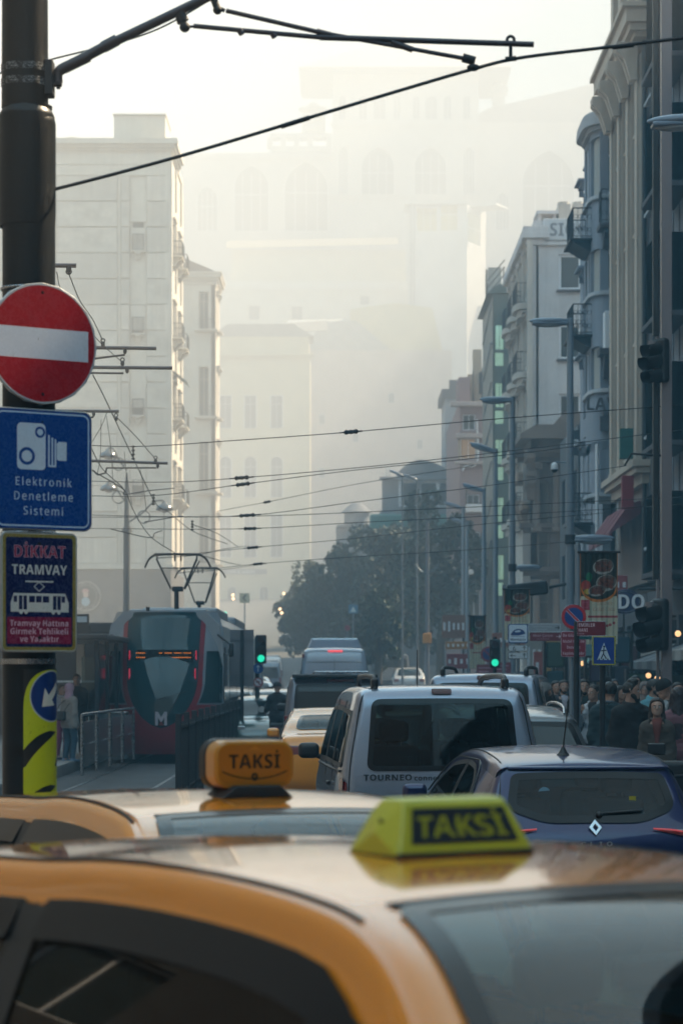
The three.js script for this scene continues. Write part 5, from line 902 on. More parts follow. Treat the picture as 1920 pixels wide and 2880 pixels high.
{ // signal post at the right kerb, its heads turned away from the camera
  const d = 40, X = mx(1872, d), g = thing('signal_post', 'tall mauve grey post with two black traffic signals on brackets, right edge', 'traffic light', [X, .12, -d]), Y = (py) => my(py, d) - .12, m = metalPaint(.20, .165, .17);
  mk('post', [rbox(.17, Y(-60), .16, .012, 0, Y(-60) / 2, 0), rbox(.05, Y(-60), .08, .01, -.135, Y(-60) / 2, -.02)], m, g); mk('cable_duct', [rbox(.093, Y(-60) - Y(946), .1, .01, -.17, (Y(-60) + Y(946)) / 2, .0), rbox(.093, Y(1066) - Y(1630), .1, .01, -.17, (Y(1066) + Y(1630)) / 2, 0)], mBlack, g);
  for (const [py, s] of [[1005, 1.15], [1745, 1.35]]) {
    const y = Y(py);
    mk('bracket', [rbox(.2 * s, .13 * s, .12, .05, -.1 * s, y + .17 * s, .02), rbox(.12 * s, .1 * s, .1, .045, -.06, y - .1 * s, .02), cyl(.062 * s, .062 * s, .13, -.19 * s, y + .17 * s - .065, .02, 20).rotateX(0)], m, g);
    const h = new THREE.Group(); h.name = 'signal_head'; g.add(h); h.position.set(-.12 * s, y - .05 * s, .10); h.rotation.y = -PI * .30;
    mk('housing', [rbox(.24 * s, .62 * s, .16, .06, 0, 0, -.06), visor(.105 * s, .24 * s).rotateX(.15).translate(0, .16 * s, .02), visor(.11 * s, .28 * s).rotateX(.2).translate(0, 0, .02), visor(.1 * s, .24 * s).rotateX(.2).translate(0, -.2 * s, .02)], mBlack, h);
    for (const k of [.16, 0, -.2]) mk('signal_lens', sph(.09 * s, 0, k * s, .03, 1, 1, .4), mRubber, h);
  }
  mk('wire_bracket', [rod(V(-.05, Y(1282), 0), V(-.56, Y(1276), .02), .018), rod(V(-.56, Y(1276), .02), V(-.67, Y(1310), .02), .015)], mIron, g);
}
// ---------------------------------------------------------------- road signs at the right
function plateSign(name, label, cat, px, py, d, wpx, hpx, draw, o = {}) {
  const s = d / FPX, w = wpx * s, h = hpx * s, gy = d > 20 ? .12 : 0, X = mx(o.post ?? px, d), g = thing(name, label, cat, [X, gy, -d], 0, o.group), x = mx(px, d) - X, y = my(py, d) - gy;
  const sh = o.disc ? new THREE.Shape().absarc(0, 0, w / 2, 0, 2 * PI) : rrect(w, h, (o.r ?? .03));
  const p = mk('plate', extr(sh, .012, .002).translate(0, 0, -.012), mSteel, g, [x, y, .07]);
  const q = new THREE.ShapeGeometry(o.disc ? new THREE.Shape().absarc(0, 0, w / 2 - .003, 0, 2 * PI) : rrect(w - .006, h - .006, o.r ?? .03), 20), P = q.attributes.position, uv = q.attributes.uv;
  for (let i = 0; i < P.count; i++) uv.setXY(i, P.getX(i) / w + .5, P.getY(i) / h + .5);
  const k = 512 / Math.max(wpx, hpx); mk('sign_face', own(q), std({ map: canvasTex(Math.round(wpx * k), Math.round(hpx * k), draw), roughness: .45 }), p, [0, 0, .0035]);
  if (o.post !== null) mk('post', cyl(.032, .032, y + h / 2 + (o.above || 0), 0, 0, 0, 12), o.pm || mGalv, g);
  return g;
}
const fitText = (c, t, x, y, w, f, col) => { c.fillStyle = col; c.font = f; c.textAlign = 'center'; c.textBaseline = 'middle'; c.fillText(t, x, y, w); };
plateSign('no_parking_sign', 'round blue no parking sign with a red rim and one red slash', 'road sign', 1611, 1735, 33, 70, 70, (c, W) => { c.fillStyle = '#b01c2e'; c.fillRect(0, 0, W, W); c.fillStyle = '#0c3b80'; c.beginPath(); c.arc(W / 2, W / 2, W * .37, 0, 7); c.fill(); c.strokeStyle = '#c3bcc8'; c.lineWidth = 62; c.beginPath(); c.moveTo(W * .22, W * .22); c.lineTo(W * .78, W * .78); c.stroke(); c.strokeStyle = '#b01c2e'; c.lineWidth = 44; c.beginPath(); c.moveTo(W * .2, W * .2); c.lineTo(W * .8, W * .8); c.stroke(); }, { disc: true, post: 1606 });
plateSign('control_notice', 'dark red plate with four lines of white lettering under the no parking sign', 'road sign', 1610, 1812, 32.8, 70, 72, (c, W, H) => { c.fillStyle = '#7a1830'; c.fillRect(0, 0, W, H); c.strokeStyle = '#b98a98'; c.lineWidth = 8; c.beginPath(); c.roundRect(10, 10, W - 20, H - 20, 30); c.stroke(); ['Bu Güzergah', 'Mobil EDS ile', 'Denetim', 'Yapılmaktadır'].forEach((t, i) => fitText(c, t, W / 2, 78 + i * 120, W * (i === 2 ? .55 : .88), 'bold 80px sans-serif', '#c4aab4')); }, { post: 1606 });
plateSign('street_name_sign', 'dark red sign reading a lane name in white capitals', 'street sign', 1660, 1768, 30, 80, 40, (c, W, H) => { c.fillStyle = '#6d1526'; c.fillRect(0, 0, W, H); c.textAlign = 'left'; c.textBaseline = 'middle'; c.fillStyle = '#c9b4ba'; c.font = 'bold 84px sans-serif'; c.fillText('EMİRLER', 22, 66, 300); c.fillText('HANI', 22, 156, 170); c.font = '34px sans-serif'; c.fillText('SOKAK', 22, 222, 150); }, { post: 1620, r: .008, pm: mIron });
plateSign('teal_plate', 'thin teal plate under the dark red street name sign', 'street sign', 1645, 1794, 30.1, 50, 9, (c, W, H) => { c.fillStyle = '#2f8d94'; c.fillRect(0, 0, W, H); }, { post: null, r: .005 });
plateSign('crossing_sign', 'blue square pedestrian crossing sign with a yellow border', 'road sign', 1695, 1830, 28, 66, 82, (c, W, H) => { c.fillStyle = '#a8a01c'; c.fillRect(0, 0, W, H); c.fillStyle = '#0c3a86'; c.fillRect(24, 24, W - 48, H - 48); c.fillStyle = '#b9c3cc'; c.beginPath(); c.moveTo(W / 2, 118); c.lineTo(W - 88, 420); c.lineTo(88, 420); c.fill(); c.strokeStyle = '#12233c'; c.lineWidth = 20; c.beginPath(); c.moveTo(W / 2, 210); c.lineTo(W / 2 - 8, 310); c.lineTo(W / 2 - 50, 400); c.moveTo(W / 2 - 8, 310); c.lineTo(W / 2 + 42, 400); c.moveTo(W / 2 - 50, 260); c.lineTo(W / 2 + 44, 250); c.stroke(); c.fillStyle = '#12233c'; c.beginPath(); c.arc(W / 2 + 4, 186, 19, 0, 7); c.fill(); for (const x of [110, 180, 260]) c.fillRect(x, 396, 26, 22); }, { post: 1693, r: .01, pm: mIron });
plateSign('station_sign', 'small white sign with a blue train symbol above two arrow plates', 'road sign', 1455, 1782, 46, 56, 54, (c, W, H) => { c.fillStyle = '#1a4d8c'; c.fillRect(0, 0, W, H); c.fillStyle = '#c3cedb'; c.beginPath(); c.roundRect(26, 26, W - 52, H - 52, 40); c.fill(); c.fillStyle = '#123f78'; c.beginPath(); c.moveTo(70, 270); c.quadraticCurveTo(150, 110, 300, 130); c.quadraticCurveTo(420, 150, 440, 250); c.quadraticCurveTo(300, 320, 70, 290); c.fill(); c.fillStyle = '#c3cedb'; c.beginPath(); c.ellipse(250, 190, 80, 26, -.1, 0, 7); c.fill(); c.fillStyle = '#123f78'; c.fillRect(80, 318, 350, 10); fitText(c, 'Marmaray', W / 2, 400, 400, 'bold 92px sans-serif', '#223a5c'); }, { post: 1456 });
for (const [py, l, t] of [[1823, 'white plate with a wheelchair symbol and an up arrow', 0], [1844, 'white plate with a left arrow and a walker symbol', 1]]) plateSign('arrow_plate', l + ' under the station sign', 'road sign', 1455, py, 46, 55, 18, (c, W, H) => { c.fillStyle = '#b9bfc6'; c.fillRect(0, 0, W, H); c.strokeStyle = '#20242a'; c.lineWidth = 18; c.strokeRect(4, 4, W - 8, H - 8); c.beginPath(); if (t) { c.moveTo(60, 84); c.lineTo(200, 84); c.moveTo(110, 40); c.lineTo(60, 84); c.lineTo(110, 128); } else { c.arc(160, 100, 36, 0, 5); c.moveTo(160, 90); c.lineTo(150, 40); } c.moveTo(420, 140); c.lineTo(420, 40); c.moveTo(380, 76); c.lineTo(420, 36); c.lineTo(460, 76); c.stroke(); }, { post: null, r: .01 });
plateSign('direction_sign', 'pale direction sign with a right arrow and faint lettering', 'direction sign', 1529, 1766, 47, 92, 24, (c, W, H) => { c.fillStyle = '#8f949c'; c.fillRect(0, 0, W, H); c.strokeStyle = '#c2c6cc'; c.lineWidth = 8; c.strokeRect(8, 8, W - 16, H - 16); fitText(c, 'Tarihi Yarımada', W * .42, 46, 300, '44px sans-serif', '#b9bec6'); fitText(c, 'Güzergahı', W * .42, 92, 200, '40px sans-serif', '#b9bec6'); c.strokeStyle = '#22262c'; c.lineWidth = 12; c.beginPath(); c.moveTo(420, 66); c.lineTo(490, 66); c.moveTo(462, 40); c.lineTo(490, 66); c.lineTo(462, 92); c.stroke(); }, { post: 1456, r: .01 });
plateSign('direction_sign', 'dark red direction sign with a right arrow and white lettering', 'direction sign', 1532, 1791, 47, 88, 24, (c, W, H) => { c.fillStyle = '#6e2434'; c.fillRect(0, 0, W, H); fitText(c, 'Mısır Çarşısı', W * .42, 50, 380, 'bold 56px sans-serif', '#bda3ac'); fitText(c, 'Spice Bazaar', W * .42, 104, 250, '38px sans-serif', '#a98d96'); c.strokeStyle = '#cbb6bd'; c.lineWidth = 12; c.beginPath(); c.moveTo(430, 66); c.lineTo(500, 66); c.moveTo(474, 40); c.lineTo(500, 66); c.lineTo(474, 92); c.stroke(); }, { post: 1456, r: .01 });
plateSign('no_parking_sign', 'blurred round no parking sign with a red rim behind the traffic light', 'road sign', 1372, 1840, 72, 44, 44, (c, W) => { c.fillStyle = '#8e2438'; c.fillRect(0, 0, W, W); c.fillStyle = '#133a70'; c.beginPath(); c.arc(W / 2, W / 2, W * .37, 0, 7); c.fill(); c.strokeStyle = '#8e2438'; c.lineWidth = 50; c.beginPath(); c.moveTo(80, 80); c.lineTo(430, 430); c.stroke(); }, { disc: true });
for (const [px, py, l] of [[1362, 1888, 'left one of two'], [1412, 1882, 'right one of two']]) plateSign('control_notice', 'small dark red notice plate above the silver van roof, ' + l, 'road sign', px, py, 71, 46, 38, (c, W, H) => { c.fillStyle = '#7a2236'; c.fillRect(0, 0, W, H); for (let i = 0; i < 3; i++) { c.fillStyle = '#b7929e'; c.fillRect(60, 90 + i * 110, 380 - i * 60, 34); } }, { r: .01 });
plateSign('crossing_sign', 'faint square crossing sign in the dark trees far ahead', 'road sign', 993, 1713, 120, 26, 26, (c, W, H) => { c.fillStyle = '#3f6f8c'; c.fillRect(0, 0, W, H); c.fillStyle = '#c0c8cc'; c.beginPath(); c.moveTo(W / 2, 90); c.lineTo(430, 420); c.lineTo(80, 420); c.fill(); }, { r: .01 });
plateSign('chevron_sign', 'small pale chevron sign at the far street corner on the left', 'road sign', 688, 1682, 135, 28, 28, (c, W, H) => { c.fillStyle = '#b5ae98'; c.fillRect(0, 0, W, H); c.strokeStyle = '#4d4640'; c.lineWidth = 70; c.beginPath(); c.moveTo(330, 90); c.lineTo(180, 256); c.lineTo(330, 420); c.stroke(); }, { r: .01 });
plateSign('round_sign', 'small reddish round sign over the far cars', 'road sign', 977, 1766, 118, 16, 16, (c, W) => { c.fillStyle = '#8e4050'; c.fillRect(0, 0, W, W); }, { disc: true });
{ // lights far ahead
  for (const [px, py, l] of [[655, 1674, 'upper of the two amber lights left'], [656, 1684, 'lower of the two amber lights left'], [798, 1669, 'single amber light over the far street'], [787, 1713, 'upper of two small amber lights'], [792, 1724, 'lower of two small amber lights']]) {
    const p = at(px, py, 128), m = mk('signal_lamp', sph(.075, 0, 0, 0), glow(1, .62, .34, .5), scene, p); tag(m, 'signal_lamp', l + ', glowing in the haze far ahead', 'signal light');
  }
  const p = at(634, 1724, 128), m = mk('signal_lamp', sph(.08, 0, 0, 0), glow(.05, .6, .4, .3), scene, p); tag(m, 'signal_lamp', 'tiny green signal light beyond the tram roof', 'signal light');
}
// ---------------------------------------------------------------- banners and shop signs
function foodBanner(c, W, H, v) {
  c.fillStyle = '#0c1d1c'; c.fillRect(0, 0, W, H); c.fillStyle = '#a9a592'; c.fillRect(0, H * .48, W, H * .52); c.fillStyle = '#b0641c'; c.beginPath(); c.ellipse(W * .5, H * .40, W * .47, H * .145, 0, 0, 7); c.fill(); c.fillStyle = '#0c1d1c'; c.beginPath(); c.ellipse(W * .5, H * .375, W * .45, H * .14, 0, 0, 7); c.fill(); c.fillRect(0, 0, W, H * .36);
  c.fillStyle = '#8e2a20'; c.beginPath(); c.ellipse(W * .16, H * .36, W * .13, H * .055, .3, 0, 7); c.fill(); c.fillStyle = '#0c5c3c'; c.beginPath(); c.ellipse(W * .24, H * .27, W * .09, H * .05, 0, 0, 7); c.fill(); c.fillStyle = '#a48a2c'; c.beginPath(); c.ellipse(W * .2, H * .43, W * .1, H * .03, 0, 0, 7); c.fill();
  const plate = (x, y, a, b) => { c.fillStyle = '#8d8a84'; c.beginPath(); c.ellipse(x, y, a, b, -.15, 0, 7); c.fill(); c.fillStyle = '#55463f'; c.beginPath(); c.ellipse(x + a * .05, y - b * .12, a * .9, b * .8, -.15, 0, 7); c.fill(); for (let i = 0; i < 70; i++) { c.fillStyle = ['#4a1c18', '#5e2a20', '#6d3a28', '#3a1614'][i & 3]; c.beginPath(); c.ellipse(x + (rnd() - .5) * a * 1.3, y + (rnd() - .5) * b * 1.1, 6 + rnd() * 20, 4 + rnd() * 8, rnd() * 3, 0, 7); c.fill(); } };
  plate(W * .62, H * .16, W * .28, H * .085); plate(W * .70, H * .335, W * .28, H * .09); plate(W * .45, H * .42, W * .24, H * .06);
  c.fillStyle = '#8c2238'; c.fillRect(W * .03, H * .52, W * .22, H * .11); c.strokeStyle = '#b97f8c'; c.lineWidth = 3; c.strokeRect(W * .07, H * .545, W * .14, H * .06);
  c.fillStyle = '#9a7566'; c.font = 'italic 62px serif'; c.textAlign = 'left'; c.fillText('Döner', W * .44, H * .575); c.fillText('Celal Usta', W * .33, H * .64, W * .6);
  c.fillStyle = '#8c2238'; c.fillRect(W * .2, H * .69, W * .8, H * .022); for (const [x, y] of [[.8, .79], [.9, .77], [.72, .8]]) { c.beginPath(); c.arc(W * x, H * y, 16, 0, 7); c.fill(); }
  c.fillStyle = '#a5602a'; c.fillRect(0, 0, 8, H * .5); c.fillRect(W - 8, 0, 8, H * .5); c.fillRect(0, 0, W, 8);
}
const bannerMap = canvasTex(420, 1020, (c, W, H) => foodBanner(c, W, H, 0));
function banner(px0, px1, py0, py1, d, label, ppx) {
  const w = (px1 - px0) * d / FPX, h = (py1 - py0) * d / FPX, X = mx(ppx, d), gy = .12, g = thing('food_banner', label, 'banner', [X, gy, -d], 0, 'food banners on posts along the right pavement'), x = mx((px0 + px1) / 2, d) - X, y = my((py0 + py1) / 2, d) - gy;
  const q = own(new THREE.PlaneGeometry(w, h, 30, 1)), P = q.attributes.position; for (let i = 0; i < P.count; i++) { const u = P.getX(i) / w, lo = P.getY(i) < 0 ? 1 : .35; P.setZ(i, Math.sin(u * 42) * .018 * lo + Math.sin(u * 17 + 1) * .015 * lo); } q.computeVertexNormals();
  mk('cloth', q, std({ map: bannerMap, roughness: .8, side: THREE.DoubleSide }), g, [x, y, .06]); mk('banner_rod', [rod(V(x - w / 2 - .04, y + h / 2, .06), V(x + w / 2 + .04, y + h / 2, .06), .018), rod(V(0, y + h / 2, 0), V(x, y + h / 2, .06), .015)], mIron, g); mk('post', cyl(.04, .04, y + h / 2 + .1, 0, 0, 0, 12), mGalv, g);
}
banner(1629, 1734, 1553, 1812, 36, 'largest food banner with meat dishes and a cream lower half', 1624);
banner(1416, 1488, 1657, 1800, 55, 'middle food banner beside the second street lamp', 1416);
banner(1318, 1364, 1732, 1880, 76, 'faded farthest food banner left of the traffic light', 1318);
{
  const d = 52, w = 88 * d / FPX, h = 66 * d / FPX, g = thing('oval_sign', 'dark blue oval shop sign with large white letters', 'shop sign', [mx(1757, d), my(1692, d), -d]);
  const s = new THREE.Shape().absellipse(0, 0, w / 2, h / 2, 0, 2 * PI); mk('board', extr(s, .14, .01).translate(0, 0, -.14), std({ color: C(.02, .035, .10), roughness: .4 }), g); mk('sign_rim', [new THREE.TorusGeometry(1, .03, 6, 40).scale(w / 2 - .03, h / 2 - .03, .5).translate(0, 0, .012)], mSteel, g);
  mk('sign_letters', text3('ADO', .30, .02), mWhiteFrame, g, [-.03, 0, .012]); mk('bracket', rod(V(w / 2 - .05, h * .55, -.07), V(w / 2 + 1.4, h * .55, -.07), .03), mIron, g); mk('bracket', rod(V(0, h / 2 - .01, -.07), V(0, h * .55, -.07), .02), mIron, g);
}
{ // awnings and clutter of the shops, several small signs standing out over the pavement
  const aw = [[1722, 1800, 52, .62], [1738, 1860, 44, .5], [1690, 1760, 60, .9], [1650, 1720, 68, 1.2]], cols = [[.36, .34, .33], [.30, .16, .10], [.20, .21, .23], [.26, .22, .20]];
  aw.forEach(([a, b, d], i) => {
    const y = my([1745, 1800, 1790, 1800][i], d), g = thing('shop_awning', ['long pale striped shop awning under the oval sign', 'orange edged dark awning over the nearest shop windows', 'grey shop awning behind the crossing sign', 'small awning over the shops behind the crowd'][i], 'awning', [XR - .05, y - .6, -d - 4]);
    for (let k = 0; k < 8; k++) mk('awning_strip', extr([[0, .55], [-1.6, 0], [-1.6, -.22], [-1.57, -.22], [-1.55, -.02], [0, .48]], .98).translate(0, 0, k), std({ color: C(...cols[i].map((c) => c * (k & 1 ? 1 : .55))), map: T_cloth, roughness: .9 }), g);
    mk('stay', [rod(V(0, -.3, .5), V(-1.5, -.02, .5), .015), rod(V(0, -.3, 7.5), V(-1.5, -.02, 7.5), .015)], mIron, g);
  });
  const sg = [[1715, 1645, 66, .9, .5, [.3, .06, .07], 'small red shop sign over the awning'], [1650, 1730, 78, 1.2, .6, [.30, .10, .06], 'reddish shop sign behind the no parking sign'], [1560, 1860, 70, .5, 1.4, [.35, .20, .06], 'orange vertical shop sign'], [1500, 1850, 76, .5, 1.6, [.3, .28, .26], 'pale vertical shop sign beside the lamp post'], [1528, 1880, 74, .6, 1, [.28, .06, .05], 'small red stall sign over the crowd'], [1440, 1800, 86, 1.4, .5, [.26, .09, .06], 'red shop sign at the corner'], [1275, 1762, 96, .9, .9, [.24, .13, .10], 'dull red round topped sign by the pale post'], [1287, 1815, 92, .9, .28, [.4, .18, .05], 'amber lettered shop sign near the pale post'], [1330, 1860, 84, 1.8, .5, [.24, .06, .07], 'long red stall sign near the traffic light'], [1440, 1906, 80, 2.4, .4, [.05, .09, .16], 'long blue stall sign above the silver van'], [1672, 1880, 64, 1.0, 1.3, [.12, .22, .24], 'pale teal kiosk panel behind the crowd'], [1300, 1930, 88, 2, .7, [.22, .07, .07], 'low red stall front in the far crowd']];
  for (const [px, py, d, w, h, c, l] of sg) { const g = thing('shop_sign', l, 'shop sign', at(px, py, d).toArray()); mk('board', rbox(w, h, .14, .02), std({ color: C(...c), roughness: .55 }), g); mk('sign_letters', Array.from({ length: Math.max(2, Math.round(w / .2)) }, (_, i, q = Math.max(2, Math.round(w / .2))) => rbox(.09, h * rr(.25, .45), .02, .004, -w / 2 + w * (i + .5) / q, 0, .075)), mWhiteFrame, g); mk('post', rod(V(w * .4, -h / 2, -.04), V(w * .4, -my(py, d) + .12, -.04), .03, .03, 6), mIron, g); }
  // lit shop lamps
  for (const [px, py, d, l] of [[1847, 1908, 52, 'warm lamp inside the right hand shop window'], [1822, 1900, 55, 'dim warm lamp beside it in the shop window'], [1905, 1782, 48, 'bright small shop lamp at the right edge'], [1636, 1866, 62, 'tiny warm lamp above the crowd'], [1645, 1858, 63, 'tiny green light above the crowd'], [1348, 1288, 157, 'sunlit glint on the roof aerials']].slice(0, 5)) { const p = at(px, py, d), m = mk('shop_lamp', sph(.06, 0, 0, 0), l.includes('green') ? glow(.1, .8, .5, .2) : glow(1, .55, .25, .22), scene, p); tag(m, 'shop_lamp', l, 'lamp'); }
  // goods and door panels of the shop fronts behind the crowd, each a stand
  for (let i = 0; i < 16; i++) { const px = 1560 + i * 23, d = 58 + ((i * 7) % 5) * 2, x = mx(px, d), h = rr(1.7, 2.9), g = thing('display_stand', 'narrow upright goods stand in front of the shops, ' + ['first', 'second', 'third', 'fourth', 'fifth', 'sixth', 'seventh', 'eighth', 'ninth', 'tenth', 'eleventh', 'twelfth', 'thirteenth', 'fourteenth', 'fifteenth', 'last'][i] + ' from the left', 'display stand', [x, .12, -d]); const c = [[.05, .055, .06], [.16, .12, .11], [.22, .2, .2], [.06, .08, .09], [.14, .07, .05]][i % 5]; mk('frame', [rbox(.06, h, .4, .01, -.25, h / 2, 0), rbox(.06, h, .4, .01, .25, h / 2, 0), rbox(.56, .05, .42, .01, 0, h, 0)], mIron, g); for (let k = 0; k < 4; k++) mk('goods', rbox(rr(.3, .44), h / 4.6, .3, .05, 0, h * (k + .5) / 4.1, 0), std({ color: C(...c.map((q) => q * rr(.5, 1.6))), roughness: .8, map: T_cloth }), g); }
}
{ // dome camera on the dark stone house
  const d = 60, g = thing('dome_camera', 'white dome security camera on a short arm left of the first lamp', 'security camera', at(1558, 1318, d).toArray());
  mk('housing', [sph(.085, 0, .05, 0, 1, 1.2, 1), cyl(.088, .088, .06, 0, -.02, 0, 20)], mWhiteFrame, g); mk('dome', sph(.082, 0, -.02, 0), phy({ color: C(.01, .01, .012), roughness: .08 }), g); mk('arm', [rod(V(0, .12, 0), V(.05, .16, 0), .02), rod(V(.05, .16, 0), V(.38, .14, .0), .02)], mGalv, g);
}
// ---------------------------------------------------------------- vehicles. Local axes: rear at z = 0, front at z = -L; the side outline is listed from the rear bumper over the roof to the front
const inPoly = (p, x, y) => { let c = false; for (let i = 0, j = p.length - 1; i < p.length; j = i++) if ((p[i][1] > y) !== (p[j][1] > y) && x < (p[j][0] - p[i][0]) * (y - p[i][1]) / (p[j][1] - p[i][1]) + p[i][0]) c = !c; return c; };
function roundPoly(p, r, k = 5) { // rounded corners
  const out = [], n = p.length;
  p.forEach((q, i) => { const a = p[(i + n - 1) % n], b = p[(i + 1) % n], R = Array.isArray(r) ? r[i] : r, da = Math.hypot(a[0] - q[0], a[1] - q[1]), db = Math.hypot(b[0] - q[0], b[1] - q[1]), ta = Math.min(R, da * .49) / da, tb = Math.min(R, db * .49) / db, s = [q[0] + (a[0] - q[0]) * ta, q[1] + (a[1] - q[1]) * ta], e = [q[0] + (b[0] - q[0]) * tb, q[1] + (b[1] - q[1]) * tb]; for (let j = 0; j <= k; j++) { const t = j / k; out.push([(1 - t) ** 2 * s[0] + 2 * t * (1 - t) * q[0] + t * t * e[0], (1 - t) ** 2 * s[1] + 2 * t * (1 - t) * q[1] + t * t * e[1]]); } });
  return out;
}
const dense = (p, step) => { const o = []; p.forEach((a, i) => { const b = p[(i + 1) % p.length], n = Math.max(1, Math.ceil(Math.hypot(b[0] - a[0], b[1] - a[1]) / step)); for (let j = 0; j < n; j++) o.push([lerp(a[0], b[0], j / n), lerp(a[1], b[1], j / n)]); }); o.push(o[0]); return o; };
const shrink = (p, m) => { // move every corner inwards along the bisector
  const n = p.length, area = p.reduce((s, a, i) => { const b = p[(i + 1) % n]; return s + a[0] * b[1] - b[0] * a[1]; }, 0), sg = area > 0 ? 1 : -1;
  return p.map((q, i) => { const a = p[(i + n - 1) % n], b = p[(i + 1) % n]; let nx = -(b[1] - a[1]), ny = b[0] - a[0]; const L = Math.hypot(nx, ny) || 1; return [q[0] + sg * nx / L * m, q[1] + sg * ny / L * m]; });
};
class Car {
  constructor(o) {
    Object.assign(this, { r: .075, crown: .035, sill: .22, belt: .95, NT: 150, NS: 40, NW: 22, taper: [.7, .10, .9, .14] }, o);
    const c = new THREE.CatmullRomCurve3(o.outline.map(([z, y]) => V(0, y, z)), false, 'centripetal', .5); c.arcLengthDivisions = 600;
    this.len = c.getLength(); this.pt = (a) => { const p = c.getPointAt(clamp(a / this.len, 0, 1)); return [p.z, p.y]; };
    this.holesSide = []; this.holesTop = [];
    const ys = []; for (let i = 0; i <= 900; i++) ys.push(this.pt(this.len * i / 900)); this.smp = ys; this.top = Math.max(...ys.map((q) => q[1]));
    this.ax = (z) => { let b = 0, e = 9; ys.forEach((q, i) => { if (q[1] > this.belt && Math.abs(q[0] - z) < e) { e = Math.abs(q[0] - z); b = i; } }); return this.len * b / 900; };   // arc length where the roof line passes z
    this.ay = (y, front) => { for (let i = 0; i <= 900; i++) { const q = ys[front ? 900 - i : i]; if (q[1] >= y) return this.len * (front ? 900 - i : i) / 900; } return 0; };
  }
  X(z, y) { // half width there
    const { W, roofW, belt, top, L, taper: [tr, ar, tf, af] } = this; let w = 1;
    if (z < tr) w -= ar * (1 - z / tr) ** 2.2; if (z > L - tf) w -= af * ((z - L + tf) / tf) ** 2.2;
    if (y > belt) { const t = clamp((y - belt) / (top - belt), 0, 1.1); return w * lerp(W * (this.shoulder || 1), roofW, Math.pow(t, this.tp || 1.25)); }
    const t = clamp((belt - y) / (belt - this.sill), 0, 1); return w * W * ((this.shoulder || 1) + (1 - (this.shoulder || 1)) * Math.min(1, t * 4) - .05 * t * t);
  }
  nrm(a) { const e = .02, p = this.pt(a - e), q = this.pt(a + e), L = Math.hypot(q[0] - p[0], q[1] - p[1]) || 1; return [-(q[1] - p[1]) / L, (q[0] - p[0]) / L]; }
  drop(a) { return this.crown; }
  edge(a) { const p = this.pt(a), n = this.nrm(a), h = this.crown + this.r; return [p[0] - n[0] * h, p[1] - n[1] * h]; }
  T(a, x, off = 0) { // a point of the top skin: a metres along the outline, x across
    const p = this.pt(a), n = this.nrm(a), e = this.edge(a), Xe = this.X(e[0], e[1]), s = clamp(x / Xe, -1, 1), ax = Math.abs(s) * Xe, k = clamp((ax - (Xe - this.r)) / this.r, 0, 1);
    const d = this.crown * s * s + this.r * (1 - Math.sqrt(1 - k * k)) - off; return V(s * Xe, p[1] - n[1] * d, -(p[0] - n[0] * d));
  }
  S(sg, z, y, off = 0) { return V(sg * (this.X(z, y) + off), y, -z); }
  body(mat, g) {
    const { NT, NS, NW, L } = this, rows = [], pos = [], idx = []; let cum = [0], arc = [0];
    for (let i = 1; i <= NT; i++) { const a = this.edge(this.len * (i - 1) / NT), b = this.edge(this.len * i / NT); cum.push(cum[i - 1] + Math.abs(b[0] - a[0])); arc.push(i); }
    const grid = (n, m, f, cut) => { const b = pos.length / 3, uvs = []; for (let i = 0; i <= n; i++) for (let j = 0; j <= m; j++) { const [p, q] = f(i, j); pos.push(p.x, p.y, p.z); uvs.push(q); } for (let i = 0; i < n; i++) for (let j = 0; j < m; j++) { const A = i * (m + 1) + j, B = A + 1, D = A + m + 1, E = D + 1, c = [0, 1].map((k) => (uvs[A][k] + uvs[B][k] + uvs[D][k] + uvs[E][k]) / 4); if (cut.some((h) => inPoly(h, c[0], c[1]))) continue; idx.push(b + A, b + B, b + D, b + B, b + E, b + D); } };
    grid(NT, NS, (i, j) => { const a = this.len * i / NT, e = this.edge(a), Xe = this.X(...e), s = Math.sin(lerp(-1, 1, j / NS) * PI / 2) * .55 + lerp(-1, 1, j / NS) * .45; return [this.T(a, s * Xe), [s * Xe, a]]; }, this.holesTop);
    for (const sg of [-1, 1]) grid(NT, NW, (i, j) => { const e = this.edge(this.len * i / NT), zb = lerp(.16, L - .16, .93 * cum[i] / cum[NT] + .07 * i / NT), t = j / NW, z = lerp(e[0], zb, t), y = lerp(e[1], this.sill, t); return [this.S(sg, z, y), [z, y]]; }, this.holesSide);
    const q = new THREE.BufferGeometry(); q.setAttribute('position', new THREE.Float32BufferAttribute(pos, 3)); q.setIndex(idx); q.computeVertexNormals();
    this.g = g; mk('body', q, mat, g); mk('floor_pan', [rbox(this.W * 1.8, .12, L * .9, .05, 0, this.sill + .02, -L / 2)], mBlack, g);
  }
  surf(poly, f, n = 18, m = 14) { // a convex outline filled by rows and laid on the surface by f(u, v)
    const ys = poly.map((p) => p[1]), y0 = Math.min(...ys), y1 = Math.max(...ys), R = [];
    for (let i = 0; i <= n; i++) { const y = lerp(y0 + 1e-4, y1 - 1e-4, i / n), xs = []; poly.forEach((a, k) => { const b = poly[(k + 1) % poly.length]; if ((a[1] > y) !== (b[1] > y)) xs.push(a[0] + (b[0] - a[0]) * (y - a[1]) / (b[1] - a[1])); }); const l = Math.min(...xs), r = Math.max(...xs), row = []; for (let j = 0; j <= m; j++) row.push(f(lerp(l, r, j / m), y)); R.push(row); }
    return loftSkin(R);
  }
  ring(poly, w, f) { const o = dense(poly, .04), s = shrink(poly, w), q = dense2(poly, s, .04); return loftSkin([q[0].map((p) => f(...p)), q[1].map((p) => f(...p))]); }
  topPatch(name, poly, mat, off = .006, n, m) { return mk(name, this.surf(poly, (x, a) => this.T(a, x, off), n, m), mat, this.g); }
